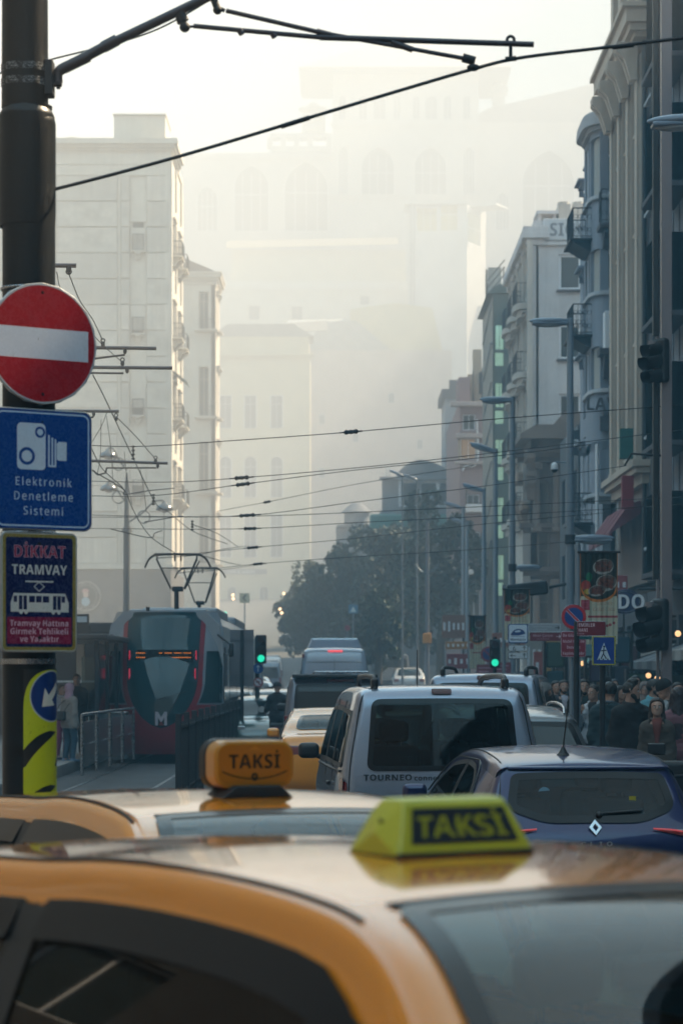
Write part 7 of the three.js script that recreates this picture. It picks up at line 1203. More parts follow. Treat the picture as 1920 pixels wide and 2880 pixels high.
// ---- vans ahead
{
  const g = thing('taxi_van', 'grey van with a dark rear window, an amber taxi board and a bright roof hatch', 'van', [-.12, 0, -45]);
  const c = new Car({ L: 4.9, W: .95, roofW: .80, belt: 1.15, r: .10, crown: .03, shoulder: .98, tp: 1.5, NT: 110, NS: 32, NW: 18, taper: [.6, .05, .9, .16], outline: [[.08, .3], [0, .5], [0, 1.0], [.03, 1.3], [.1, 1.75], [.16, 1.92], [.28, 1.985], [.7, 2.0], [2.5, 2.0], [3.2, 1.95], [3.45, 1.85], [4.0, 1.3], [4.15, 1.22], [4.7, 1.0], [4.88, .7], [4.85, .3]] });
  c.body(flake(.15, .17, .22), g); c.topWin('rear_window', roundPoly([[-.74, c.ay(1.18)], [.74, c.ay(1.18)], [.70, c.ay(1.80)], [-.70, c.ay(1.80)]], .07)); c.topWin('windscreen', roundPoly([[-.7, c.ax(3.5)], [.7, c.ax(3.5)], [.8, c.ax(3.95)], [-.8, c.ax(3.95)]], .05)); c.sideWin(roundPoly([[.3, 1.22], [3.6, 1.22], [3.2, 1.75], [.3, 1.75]], .06)); c.wheels([.9, 3.9], .34); c.mirrors(3.7, 1.3, mBlack);
  mk('roof_hatch', [rbox(1.0, .05, .8, .02, .12, 2.03, -.75), rod(V(-.38, 1.99, -.4), V(-.38, 2.03, -.4), .03)], mSteel, g); mk('brake_light', rbox(.5, .05, .03, .01), mTail, g, c.T(c.ay(1.88), .1, .0));
  mk('taxi_board', rbox(.50, .22, .03, .02, .28, 1.32, .02), std({ color: C(.45, .20, .02), roughness: .5 }), g); mk('board_letters', text3('TAKSİ', .12, .006), mBlack, g, [.28, 1.33, .037]); mk('spoiler', rbox(1.55, .07, .3, .03, 0, 1.96, -.06), mBlack, g);
  for (const s of [-1, 1]) mk('tail_light', rbox(.09, .5, .06, .02), mTail, g, c.T(c.ay(1.0), s * .87, .0));
}
{
  const g = thing('minibus', 'tall white minibus with a raised roof unit and red brake light ahead of the taxis', 'minibus', [-.19, 0, -67]);
  const c = new Car({ L: 6.6, W: 1.0, roofW: .80, belt: 1.3, r: .13, crown: .03, shoulder: .985, tp: 1.6, NT: 110, NS: 32, NW: 18, taper: [.5, .04, 1, .16], outline: [[.06, .35], [0, .5], [0, 1.2], [.03, 1.8], [.08, 2.4], [.12, 2.58], [.2, 2.68], [.4, 2.72], [4.5, 2.72], [5.0, 2.6], [5.2, 2.4], [5.7, 1.5], [5.9, 1.35], [6.4, 1.1], [6.58, .8], [6.55, .35]] });
  const m = paint(.33, .37, .46); c.body(m, g); const rw = roundPoly([[-.80, c.ay(1.25)], [.80, c.ay(1.25)], [.76, c.ay(1.98)], [-.76, c.ay(1.98)]], .14); c.topWin('rear_window', rw); c.topWin('windscreen', roundPoly([[-.75, c.ax(5.25)], [.75, c.ax(5.25)], [.85, c.ax(5.68)], [-.85, c.ax(5.68)]], .05)); c.sideWin(roundPoly([[.4, 1.4], [5.2, 1.4], [5.0, 2.1], [.4, 2.1]], .08)); c.wheels([1.4, 5.1], .36); c.mirrors(5.5, 1.5, mBlack);
  mk('roof_unit', [extr([[-.72, 0], [.72, 0], [.60, .26], [-.60, .26]], 2.4, .05).translate(0, 2.69, -4.0)], m, g); mk('brake_light', rbox(.40, .055, .04, .015), glow(1, .12, .14, .16), g, c.T(c.ay(2.62), .02, .02)); mk('side_light', rbox(.04, .1, .06, .01), glow(.05, .6, .4, .12), g, c.S(-1, .2, 1.95, .02)); mk('side_light', rbox(.06, .1, .06, .01), mTail, g, c.S(-1, .1, 2.5, .01));
  c.seam('door_seam', [c.T(c.ay(2.6), 0, .002), c.T(c.ay(2.3), 0, .002), c.T(c.ay(2.0), 0, .002)], .006); c.seam('panel_crease', [c.T(c.ay(2.32), -.75, .002), c.T(c.ay(2.32), 0, .002), c.T(c.ay(2.32), .75, .002)], .006); c.seam('door_seam', [c.T(c.ay(2.0), -.9, .002), c.T(c.ay(2.45), -.86, .002), c.T(c.ay(2.60), -.74, .002), c.T(c.ay(2.62), 0, .002), c.T(c.ay(2.60), .74, .002), c.T(c.ay(2.45), .86, .002), c.T(c.ay(2.0), .9, .002)], .005);
  for (const s of [-1, 1]) mk('tail_light', rbox(.08, .6, .06, .02), mTail, g, c.T(c.ay(1.1), s * .93, .0));
}
// ---- the far traffic: one small car and one small van, copied
function smallCar() {
  const g = thing('distant_car', '', 'car'), c = new Car({ L: 4.3, W: .88, roofW: .60, belt: .95, r: .1, crown: .03, shoulder: .97, NT: 60, NS: 18, NW: 10, outline: [[.1, .25], [0, .5], [.05, .95], [.3, 1.05], [.7, 1.35], [1.3, 1.48], [2.2, 1.47], [2.6, 1.38], [3.3, 1.0], [3.9, .9], [4.28, .6], [4.2, .25]] });
  c.body(paint(.5, .52, .55), g); c.topWin('rear_window', roundPoly([[-.58, c.ax(.36)], [.58, c.ax(.36)], [.5, c.ax(.85)], [-.5, c.ax(.85)]], .08)); c.topWin('windscreen', roundPoly([[-.55, c.ax(2.62)], [.55, c.ax(2.62)], [.68, c.ax(3.2)], [-.68, c.ax(3.2)]], .05)); c.sideWin(roundPoly([[.9, 1.0], [3.1, 1.0], [2.5, 1.34], [1.3, 1.36]], .08)); c.wheels([.75, 3.5]);
  for (const s of [-1, 1]) { mk('tail_light', rbox(.26, .14, .06, .02), mTail, g, c.T(c.ay(.85), s * .66, 0)); mk('headlight', rbox(.3, .12, .06, .02), mChrome, g, c.T(c.ay(.75, 1), s * .6, 0)); }
  return g;
}
function smallVan() {
  const g = thing('distant_van', '', 'van'), c = new Car({ L: 4.6, W: .9, roofW: .78, belt: 1.1, r: .09, crown: .03, NT: 60, NS: 18, NW: 10, outline: [[.05, .3], [0, .6], [.02, 1.2], [.1, 1.75], [.2, 1.87], [.5, 1.9], [3.0, 1.88], [3.4, 1.75], [3.9, 1.15], [4.4, 1.0], [4.58, .6], [4.5, .3]] });
  c.body(paint(.5, .47, .46), g); c.topWin('rear_window', roundPoly([[-.68, c.ay(1.1)], [.68, c.ay(1.1)], [.64, c.ay(1.62)], [-.64, c.ay(1.62)]], .07)); c.topWin('windscreen', roundPoly([[-.65, c.ax(3.45)], [.65, c.ax(3.45)], [.75, c.ax(3.85)], [-.75, c.ax(3.85)]], .05)); c.sideWin(roundPoly([[.3, 1.15], [3.5, 1.15], [3.2, 1.65], [.3, 1.65]], .06)); c.wheels([.8, 3.7]); mk('roof_rack', rbox(1.4, .08, 1.6, .03, 0, 1.93, -1.5), mSteel, g); for (const s of [-1, 1]) mk('tail_light', rbox(.1, .36, .06, .02), mTail, g, c.T(c.ay(.95), s * .8, 0));
  return g;
}
{
  const sc = smallCar(), sv = smallVan(); let nc = 0, nv = 0;
  const place = (van, X, d, ry, col, label, grp) => {
    const first = van ? !nv++ : !nc++, src = van ? sv : sc, o = first ? src : src.clone(); if (!first) { o.name = numbered(van ? 'distant_van' : 'distant_car'); scene.add(o); }
    o.position.set(X, groundY(d), -d); o.rotation.y = ry; const slope = (groundY(d + 4) - groundY(d)) / 4; o.rotation.order = 'YXZ'; o.rotation.x = Math.atan(slope) * Math.cos(ry);
    o.userData = { label, category: van ? 'van' : 'car', group: grp }; const m = paint(...col); o.children.find((q) => q.name === 'body').material = m;
  };
  const L = 'cars in the left lane beyond the tramway fence', R = 'traffic far ahead on the rising street';
  place(0, mx(744, 62), 62, PI + .03, [.05, .10, .09], 'dark green car facing the camera, nearest in the left lane queue', L);
  place(0, mx(772, 74), 74, .02, [.45, .46, .48], 'pale grey car behind the motorcyclist in the left lane queue', L);
  place(0, mx(716, 92), 92, .05, [.62, .62, .63], 'white car just beyond the end of the tramway fence', L);
  place(0, mx(714, 104), 104, .06, [.55, .55, .57], 'second white car beyond the tramway fence', L);
  place(1, mx(742, 122), 122, .05, [.10, .14, .20], 'dark blue van beside the green traffic light', L);
  place(1, mx(752, 140), 140, .05, [.60, .60, .60], 'white van in the left lane just above the blue van', L);
  place(0, mx(733, 170), 170, .05, [.6, .6, .6], 'small white car highest in the left lane queue', L);
  place(1, mx(1112, 152), 152, .0, [.52, .46, .44], 'pinkish white van with a roof rack behind the minibus, right', R);
  place(0, mx(1150, 128), 128, .0, [.42, .44, .46], 'grey car right of the pinkish van', R);
  place(1, mx(1056, 205), 205, .05, [.5, .5, .5], 'white box van far up the street under the trees', R);
  place(0, mx(1080, 178), 178, .0, [.22, .22, .24], 'dark car far up the street above the pinkish van', R);
  place(0, mx(1118, 190), 190, .1, [.3, .31, .33], 'grey car far up the street right of the dark one', R);
  place(0, mx(790, 222), 222, -1.25, [.6, .62, .66], 'white saloon crossing the street at the top of the rise', R);
  place(0, mx(920, 226), 226, -1.3, [.35, .36, .38], 'grey car at the top of the rise under the trees', R);
  place(0, mx(855, 214), 214, -1.2, [.12, .12, .13], 'dark car beside the white saloon at the top of the rise', R);
}
// ---------------------------------------------------------------- people: limbs as tapered capsules joined by a smooth minimum and meshed with surface nets
function surfaceNet(f, lo, hi, h) {
  const n = [0, 1, 2].map((k) => Math.ceil((hi[k] - lo[k]) / h) + 1), [nx, ny, nz] = n, F = new Float32Array(nx * ny * nz), at3 = (i, j, k) => i + nx * (j + ny * k);
  for (let k = 0; k < nz; k++) for (let j = 0; j < ny; j++) for (let i = 0; i < nx; i++) F[at3(i, j, k)] = f(lo[0] + i * h, lo[1] + j * h, lo[2] + k * h);
  const id = new Int32Array(nx * ny * nz).fill(-1), P = [], idx = [];
  for (let k = 0; k < nz - 1; k++) for (let j = 0; j < ny - 1; j++) for (let i = 0; i < nx - 1; i++) {
    let m = 0, c = 0, sx = 0, sy = 0, sz = 0; const v = [];
    for (let q = 0; q < 8; q++) { const g = F[at3(i + (q & 1), j + ((q >> 1) & 1), k + (q >> 2))]; v.push(g); if (g < 0) m |= 1 << q; }
    if (m === 0 || m === 255) continue;
    for (let a = 0; a < 8; a++) for (let b = a + 1; b < 8; b++) { const x = a ^ b; if (x !== 1 && x !== 2 && x !== 4) continue; if ((v[a] < 0) === (v[b] < 0)) continue; const t = v[a] / (v[a] - v[b]); c++; sx += lerp(a & 1, b & 1, t); sy += lerp((a >> 1) & 1, (b >> 1) & 1, t); sz += lerp(a >> 2, b >> 2, t); }
    id[at3(i, j, k)] = P.length / 3; P.push(lo[0] + (i + sx / c) * h, lo[1] + (j + sy / c) * h, lo[2] + (k + sz / c) * h);
  }
  const quad = (a, b, c, d, flip) => { if (a < 0 || b < 0 || c < 0 || d < 0) return; if (flip) idx.push(a, c, b, a, d, c); else idx.push(a, b, c, a, c, d); };
  for (let k = 1; k < nz - 1; k++) for (let j = 1; j < ny - 1; j++) for (let i = 1; i < nx - 1; i++) {
    const s = F[at3(i, j, k)] < 0;
    if (s !== F[at3(i + 1, j, k)] < 0) quad(id[at3(i, j - 1, k - 1)], id[at3(i, j, k - 1)], id[at3(i, j, k)], id[at3(i, j - 1, k)], !s);
    if (s !== F[at3(i, j + 1, k)] < 0) quad(id[at3(i - 1, j, k - 1)], id[at3(i - 1, j, k)], id[at3(i, j, k)], id[at3(i, j, k - 1)], !s);
    if (s !== F[at3(i, j, k + 1)] < 0) quad(id[at3(i - 1, j - 1, k)], id[at3(i, j - 1, k)], id[at3(i, j, k)], id[at3(i - 1, j, k)], !s);
  }
  const g = new THREE.BufferGeometry(); g.setAttribute('position', new THREE.Float32BufferAttribute(P, 3)); g.setIndex(idx); g.computeVertexNormals(); return g;
}
const smin = (a, b, k) => { const h = clamp(.5 + .5 * (b - a) / k, 0, 1); return lerp(b, a, h) - k * h * (1 - h); };
function caps(list, k) { // [ax,ay,az, bx,by,bz, ra, rb, squash z]
  return (x, y, z) => { let d = 1e9; for (const [ax, ay, az, bx_, by, bz, ra, rb, sq = 1] of list) { const px = x - ax, py = y - ay, pz = (z - az) / sq, dx = bx_ - ax, dy = by - ay, dz = (bz - az) / sq, L = dx * dx + dy * dy + dz * dz, t = L ? clamp((px * dx + py * dy + pz * dz) / L, 0, 1) : 0, e = Math.hypot(px - dx * t, py - dy * t, pz - dz * t) - lerp(ra, rb, t); d = d > 1e8 ? e : smin(d, e, k); } return d; };
}
const bounds = (list, m) => { const lo = [9, 9, 9], hi = [-9, -9, -9]; for (const q of list) for (const o of [0, 3]) for (let k = 0; k < 3; k++) { const r = Math.max(q[6], q[7]) * Math.max(1, q[8] || 1) + m; lo[k] = Math.min(lo[k], q[o + k] - r); hi[k] = Math.max(hi[k], q[o + k] + r); } return [lo, hi]; };
const net = (list, k, h) => surfaceNet(caps(list, k), ...bounds(list, .03 + k * .3), h);
// Faces +z. o: h height, fem, arms: [left, right] each [elbow, wrist] offsets from the shoulder, hair kind, colours
const headCache = new Map();
function headGeo(fem, beard) { // skin of head and neck, chin at y = 0, crown at 0.225
  const key = fem + '' + !!beard; if (headCache.has(key)) return headCache.get(key);
  const L = [[0, .135, -.02, 0, .125, .005, .079, .074], [0, .075, .02, 0, .045, .045, .060, .042], [0, .028, .058, 0, .03, .05, .026, .03], [-.03, .05, .02, -.012, .02, .05, .034, .024], [.03, .05, .02, .012, .02, .05, .034, .024], [0, -.07, -.032, 0, .04, -.018, fem ? .048 : .056, .05],
    [0, .118, .078, 0, .082, .096, .010, .0145], [-.011, .078, .086, .011, .078, .086, .009, .009], [-.028, .122, .066, .028, .122, .066, .014, .014], [-.043, .083, .050, -.03, .076, .06, .016, .014], [.043, .083, .050, .03, .076, .06, .016, .014], [-.018, .051, .081, .018, .051, .081, .0075, .0075], [-.014, .042, .078, .014, .042, .078, .008, .008], [-.079, .095, -.006, -.083, .122, -.012, .010, .014, .6], [.079, .095, -.006, .083, .122, -.012, .010, .014, .6]];
  const f0 = caps(L.slice(0, 6), .03), f1 = caps(L.slice(6), .012);
  const f = (x, y, z) => { let d = smin(f0(x, y, z), f1(x, y, z), .012); for (const s of [-1, 1]) { const e = Math.hypot((x - s * .031) / 1.25, (y - .104) / .8, z - .0815) - .0125; d = Math.max(d, -e); } return d; };
  const g = geoOf(surfaceNet(f, [-.11, -.10, -.115], [.11, .225, .125], .0052)); g.userData.done = true; headCache.set(key, g); return g;
}
const hairCache = new Map();
function hairGeo(kind) {
  if (hairCache.has(kind)) return hairCache.get(kind);
  const scalp = (r, cutY) => (x, y, z) => { const d = Math.hypot(x / .98, (y - .133), (z + .014) / 1.1) - r; const face = (z * .9 - (y - .148) * .75 - .030); return Math.max(d, face, cutY - y + Math.max(0, z) * .3); };
  let f, lo = [-.14, -.05, -.16], hi = [.14, .26, .13];
  const bump = (x, y, z) => .004 * Math.sin(x * 90 + z * 50) * Math.sin(y * 80 + z * 70) + .003 * Math.sin(x * 190) * Math.sin(z * 170);
  if (kind === 'short') f = (x, y, z) => scalp(.092, .075)(x, y, z) + bump(x, y, z) * .6;
  else if (kind === 'quiff') f = (x, y, z) => smin(scalp(.089, .085)(x, y, z), Math.hypot(x / 1.2, (y - .218) / .75, (z - .012) / 1.35) - .048, .02) + bump(x, y, z);
  else if (kind === 'beanie') f = (x, y, z) => Math.max(Math.hypot(x / .98, (y - .135) / 1.12, (z + .012) / 1.08) - .101, .118 - y - z * .12);
  else if (kind === 'hood') { lo = [-.17, -.16, -.17]; f = (x, y, z) => Math.max(smin(Math.hypot(x / .98, (y - .128) / 1.05, (z + .012) / 1.1) - .106, caps([[0, .05, -.02, 0, -.09, -.02, .085, .115, .9]], .04)(x, y, z), .04), -(Math.hypot(x / .8, (y - .085) / 1.12, (z - .1) / 1.0) - .078)); }
  else { lo = [-.17, -.44, -.18]; f = (x, y, z) => smin(scalp(.094, -.02)(x, y, z), caps([[0, .1, -.062, 0, -.36, -.095, .078, .075, .62], [-.062, .1, -.02, -.085, -.25, -.03, .036, .045, .8], [.062, .1, -.02, .085, -.25, -.03, .036, .045, .8]], .03)(x, y, z), .03) + bump(x, y, z); }
  const g = geoOf(surfaceNet(f, lo, hi, kind === 'long' ? .008 : .0065)); g.userData.done = true; hairCache.set(kind, g); return g;
}
const eyeG = geoOf([sph(.0115, -.031, .104, .0735), sph(.0115, .031, .104, .0735)]), irisG = geoOf([sph(.0058, -.031, .104, .0815, 1, 1, .6, 8), sph(.0058, .031, .104, .0815, 1, 1, .6, 8)]), browG = geoOf([rod(V(-.046, .122, .073), V(-.018, .126, .0815), .0036, .0042, 6), rod(V(.046, .122, .073), V(.018, .126, .0815), .0036, .0042, 6)]), lipG = geoOf([sph(.5, 0, .046, .0835, .042, .011, .012, 10)]);
for (const g of [eyeG, irisG, browG, lipG]) g.userData.done = true;
const mEye = std({ color: C(.42, .40, .38), roughness: .3 }), mIris = std({ color: C(.015, .01, .008), roughness: .2 }), mLip = std({ color: C(.26, .09, .08), roughness: .6 });
const handCaps = (c) => { // relaxed hand hanging down from the wrist at the origin, palm towards -x * c
  const L = [[0, 0, 0, 0, -.03, 0, .026, .03, .9], [0, -.03, .006, -.002, -.075, .008, .032, .034, 1]];
  [[.028, .068, .0085], [.01, .078, .009], [-.009, .072, .0085], [-.026, .056, .0075]].forEach(([z, len, r]) => { const a = [0, -.085, z * 1.0], b = [-.008 * c, -.085 - len * .42, z * 1.05], d = [-.026 * c, -.085 - len * .78, z * 1.0], e = [-.044 * c, -.085 - len * .95, z]; L.push([...a, ...b, r * 1.1, r], [...b, ...d, r, r * .92], [...d, ...e, r * .92, r * .75]); });
  L.push([-.006 * c, -.025, .022, -.014 * c, -.055, .046, .014, .0115], [-.014 * c, -.055, .046, -.022 * c, -.085, .05, .0115, .009]); return L;
};
const handCache = {}; const handGeo = (c) => { if (!handCache[c]) { handCache[c] = geoOf(net(handCaps(c), .006, .0042)); handCache[c].userData.done = true; } return handCache[c]; };
function person(label, o) {
  const H = o.h || 1.74, s = H / 1.74, fem = !!o.fem, g = thing('person', label, 'person', [o.x, o.y ?? .12, o.z], o.ry || 0, undefined);
  const shY = 1.425, shX = fem ? .135 : .155, hipX = .092, lean = o.lean || 0;
  const P = (a, b, ra, rb, sq) => [...a, ...b, ra, rb, sq || 1];
  const arms = [-1, 1].map((sd, i) => { const [e, w] = (o.arms && o.arms[i]) || [[sd * .03, -.27, -.02], [sd * .045, -.51, .045]]; const S = [sd * shX, shY - .075, lean]; return { S, E: [S[0] + e[0], S[1] + e[1], S[2] + e[2]], W: [S[0] + w[0], S[1] + w[1], S[2] + w[2]] }; });
  const step = o.step || 0, legs = [-1, 1].map((sd) => { const f = step * sd; return { A: [sd * hipX, .90, 0], K: [sd * .10, .49, .03 + f * .5 + .02], F: [sd * .105, .075, f - .02] }; });
  // body: skin, one continuous surface with head left to its own finer grid merged in
  const torso = fem ? [[0, 1.33, lean, 0, 1.18, .0, .108, .102, .78], [-.02, 1.395, lean, -.105, 1.335, lean, .066, .058, .95], [.02, 1.395, lean, .105, 1.335, lean, .066, .058, .95], [0, 1.14, 0, 0, .98, 0, .105, .135, .8], [-.06, .95, 0, .06, .95, 0, .115, .115, .9]] : [[0, 1.32, lean, 0, 1.14, 0, .128, .122, .78], [-.02, 1.405, lean, -.13, 1.35, lean, .074, .064, .95], [.02, 1.405, lean, .13, 1.35, lean, .074, .064, .95], [0, 1.12, 0, 0, .98, 0, .125, .13, .8], [-.06, .95, 0, .06, .95, 0, .11, .11, .9]];
  const neck = [0, 1.42, lean - .01, 0, 1.52, lean + .008, .058, .05], armL = arms.flatMap(({ S, E, W }) => [P(S, E, fem ? .045 : .053, fem ? .037 : .042), P(E, W, fem ? .036 : .041, .026)]), legL = legs.flatMap(({ A, K, F }) => [P(A, K, .085, .056), P(K, F, .055, .036), P([F[0], .045, F[2] - .02], [F[0] * 1.15, .04, F[2] + .15], .04, .034)]);
  const bodyG = net([...torso, neck, ...armL, ...legL], .045, .019);
  const head = new THREE.Object3D(); const hy = 1.515 - 0, turn = o.turn || 0, nod = o.nod || 0; head.position.set(0, hy, lean + .012); head.rotation.set(nod, turn, 0, 'YXZ'); head.updateMatrix();
  const hg = headGeo(fem).clone().applyMatrix4(head.matrix), hands = arms.map(({ E, W }, i) => { const d = V(...W).sub(V(...E)).normalize(), q = new THREE.Quaternion().setFromUnitVectors(V(0, -1, 0), d); return handGeo(i ? 1 : -1).clone().applyQuaternion(q).translate(...W); });
  const skin = std({ color: C(...(o.skin || [.36, .20, .145])), roughness: .6 }); const b = mk('body', [bodyG, hg, ...(o.noHands ? [] : hands)], skin, g);
  const sub = (n, geo, m) => { const q = mk(n, geo, m, g); q.matrixAutoUpdate = true; q.position.copy(head.position).multiplyScalar(1); q.rotation.copy(head.rotation); return q; };
  sub('eyes', eyeG, mEye); sub('irises', irisG, mIris); sub('eyebrows', browG, std({ color: C(...(o.hairC || [.012, .010, .010])), roughness: .8 })); sub('lips', lipG, mLip);
  const hm = std({ color: C(...(o.hairC || [.012, .011, .011])), roughness: o.hair === 'beanie' || o.hair === 'hood' ? .95 : .55, map: o.hair === 'hood' ? T_cloth : null }); sub({ beanie: 'beanie', hood: 'head_scarf' }[o.hair] || 'hair', hairGeo(o.hair || 'short'), hm);
  if (o.beard) { const bg = geoOf(surfaceNet((x, y, z) => Math.max(caps([[-.05, .055, .02, 0, .012, .058, .03, .034], [.05, .055, .02, 0, .012, .058, .03, .034], [-.02, .06, .078, .02, .06, .078, .008, .008]], .012)(x, y, z), Math.hypot(x / 1.4, y - .046, z - .09) < .013 ? .01 : -1), [-.1, -.05, -.03], [.1, .09, .11], .006)); sub('beard', bg, std({ color: C(.014, .012, .011), roughness: .9 })); }
  // clothes: the same limbs, wider
  const t = o.thick ?? .022, fit = (q, a, sq) => [q[0], q[1], q[2], q[3], q[4], q[5], q[6] + a, q[7] + a, q[8]];
  const long = o.coat || 0, hem = long ? [[-.07, .95, 0, -.085, .95 - long, .01, .125, .15, .85], [.07, .95, 0, .085, .95 - long, .01, .125, .15, .85]] : [];
  const sleeves = arms.flatMap(({ S, E, W }) => { const c = lerp(0, 1, .93), W2 = E.map((e, k) => lerp(e, W[k], c)); return [P(S, E, (fem ? .05 : .058) + t, (fem ? .045 : .05) + t * .8), P(E, W2, (fem ? .044 : .049) + t * .8, .036 + t * .6)]; });
  const jl = [...torso.map((q) => fit(q, t)), ...sleeves, ...hem], jf0 = caps(jl, .05), fold = (x, y, z) => .0055 * Math.sin(y * 46 + x * 22 + Math.sin(z * 30) * 1.5) * Math.sin(x * 26 + z * 31 + y * 9) + .003 * Math.sin(y * 90 + z * 60);
  const nk = (x, y, z) => Math.hypot(x, (z - lean - (o.open ? .07 : 0)) * .9) - .075 - (o.open ? .02 : 0);
  const jf = (x, y, z) => Math.max(jf0(x, y, z) + fold(x, y, z), y > 1.40 ? Math.min(.05, -(nk(x, y, z))) * (y - 1.40) * 12 - .0 : -1, (o.crop ?? (.86 - long)) - y - .0);
  mk(long ? 'coat' : 'jacket', surfaceNet(jf, ...bounds(jl, .05), .0165), std({ color: C(...o.top), map: T_cloth, roughness: .92 }), g);
  if (o.collar !== 0) mk('collar', [tube(Array.from({ length: 12 }, (_, i) => { const a = i / 12 * 2 * PI; return V(.078 * Math.sin(a), 1.475 + .018 * -Math.cos(a), lean - .005 + .072 * Math.cos(a)); }), o.collarR || .020, 28, 8, true)], std({ color: C(...(o.collarC || o.top)), map: T_cloth, roughness: .92 }), g);
  if (o.shirt) mk('shirt', surfaceNet((x, y, z) => Math.max(caps([[0, 1.36, lean + .035, 0, 1.1, .03, .105, .10, .8]], .02)(x, y, z) - t * .95, Math.abs(x) - .028 - Math.max(0, y - 1.2) * .14, -z + .02), [-.14, .95, -.02], [.14, 1.48, .2], .014), std({ color: C(...o.shirt), map: T_cloth, roughness: .9 }), g);
  mk('trousers', surfaceNet(caps([[-.055, .95, 0, .055, .95, 0, .122, .122, .9], ...legs.flatMap(({ A, K, F }) => [P(A, K, .10, .075), P(K, [F[0], .10, F[2]], .075, .062)])], .03), [-.34, .06, -.5], [.34, 1.07, .5], .02), std({ color: C(...(o.legsC || [.02, .022, .028])), map: T_cloth, roughness: .92 }), g);
  for (const { F } of legs) mk('shoe', [rbox(.095, .05, .27, .02, F[0] * 1.08, .025, F[2] + .06), sph(.05, F[0] * 1.08, .055, F[2] + .02, .95, .9, 1.8)], std({ color: C(...(o.shoeC || [.03, .03, .032])), roughness: .6 }), g);
  if (o.bag) mk('shoulder_bag', [rbox(.30, .2, .1, .03, o.bag[0], o.bag[1], o.bag[2]), tube([V(o.bag[0] + .12, o.bag[1] + .1, o.bag[2]), V(.1, 1.3, o.bag[2] > 0 ? .16 : -.16), V(-.14, 1.48, 0), V(o.bag[0] - .12, o.bag[1] + .1, o.bag[2])], .008, 30, 5)], std({ color: C(.015, .017, .02), roughness: .6 }), g);
  g.scale.setScalar(s); return g;
}
{
  const put = (px, d, ry, label, o) => person(label, { x: mx(px, d), z: -d, ry, ...o });
  const A = (dx, dy, dz, ex, ey, ez) => [[dx, dy, dz], [ex, ey, ez]];
  // right pavement, nearest first
  put(1774, 29.5, .30, 'young man in a black hoodie with swept up dark hair, head turned to the right', { h: 1.79, hair: 'quiff', beard: 1, turn: 1.05, top: [.012, .012, .014], thick: .032, collarR: .03, arms: [A(-.06, -.27, -.03, -.05, -.50, .08), A(.05, -.25, .05, -.06, -.34, .27)], skin: [.34, .19, .14] });
  put(1846, 28.6, -.12, 'woman in a brown coat with long dark hair and an orange top', { h: 1.60, fem: 1, hair: 'long', hairC: [.03, .018, .014], top: [.075, .060, .050], coat: .3, open: 1, shirt: [.17, .04, .03], thick: .035, skin: [.40, .23, .17] });
  put(1906, 29.0, 2.9, 'woman in a dusty pink jacket with long dark hair, back turned, right edge', { h: 1.72, fem: 1, hair: 'long', hairC: [.022, .016, .02], top: [.20, .085, .105], thick: .04 });
  put(1712, 30.5, 2.75, 'man in a dark teal jacket seen from behind, left of the man in black', { h: 1.78, hair: 'short', top: [.016, .04, .052], thick: .035, collarC: [.10, .13, .16], turn: .5 });
  put(1838, 34.5, .55, 'man in a bright turquoise jacket collar looking to the right', { h: 1.80, hair: 'short', beard: 1, top: [.10, .26, .31], thick: .04, turn: .6, collarR: .035, collarC: [.12, .34, .40] });
  put(1874, 32.5, -.5, 'man with a black beanie looking down to the left', { h: 1.80, hair: 'beanie', hairC: [.012, .014, .016], top: [.03, .045, .05], shirt: [.35, .35, .36], turn: -.9, nod: .35 });
  put(1668, 36.5, -.35, 'woman in a white jacket with a dark vest and raised arm', { h: 1.72, fem: 1, hair: 'short', top: [.42, .44, .48], thick: .03, shirt: [.02, .02, .025], turn: -.5, arms: [A(-.1, -.2, .1, -.02, -.05, .22), A(.05, -.27, -.02, .07, -.5, .05)] });
  put(1640, 39, .1, 'man in a dark green jacket with a broad dark collar, beside the sign post', { h: 1.80, hair: 'short', beard: 1, top: [.018, .035, .036], thick: .04 });
  put(1622, 38, 2.6, 'dark haired person in a black coat by the lamp post, back turned', { h: 1.66, fem: 1, hair: 'short', top: [.016, .02, .024], coat: .2 });
  put(1584, 44, .1, 'bearded man in a white shirt and dark open jacket near the black van', { h: 1.78, hair: 'short', beard: 1, top: [.02, .022, .026], open: 1, shirt: [.40, .38, .44] });
  put(1562, 46, .25, 'person in dark clothes just left of the bearded man', { h: 1.76, hair: 'short', top: [.03, .028, .03] });
  put(1742, 38, .2, 'woman with dark red scarf partly hidden behind the teal jacket', { h: 1.70, fem: 1, hair: 'long', top: [.10, .05, .055], turn: .7 });
  put(1758, 42, -.3, 'young person in a grey jumper looking down in the crowd', { h: 1.70, hair: 'short', top: [.11, .10, .11], nod: .3 });
  put(1703, 45, 3.0, 'man with a black cap seen from behind in the crowd', { h: 1.82, hair: 'beanie', hairC: [.012, .012, .014], top: [.02, .026, .034] });
  put(1786, 47, .1, 'person in a dark jacket standing behind the man in black', { h: 1.86, hair: 'short', top: [.025, .03, .035] });
  put(1812, 44, -.2, 'woman with a pale scarf behind the man in black', { h: 1.74, fem: 1, hair: 'hood', hairC: [.20, .16, .15], top: [.08, .07, .07] });
  put(1905, 37, .15, 'man in a pale grey jacket at the right edge behind the pink jacket', { h: 1.76, hair: 'short', top: [.30, .31, .34] });
  put(1726, 52, .1, 'distant man with a brown jacket in the middle of the crowd', { h: 1.78, hair: 'short', top: [.10, .07, .05] });
  put(1774, 55, 2.9, 'distant person in black seen from behind in the crowd', { h: 1.8, hair: 'short', top: [.015, .016, .02] });
  put(1660, 54, .2, 'distant woman in a violet top near the teal kiosk panel', { h: 1.68, fem: 1, hair: 'long', top: [.14, .09, .15] });
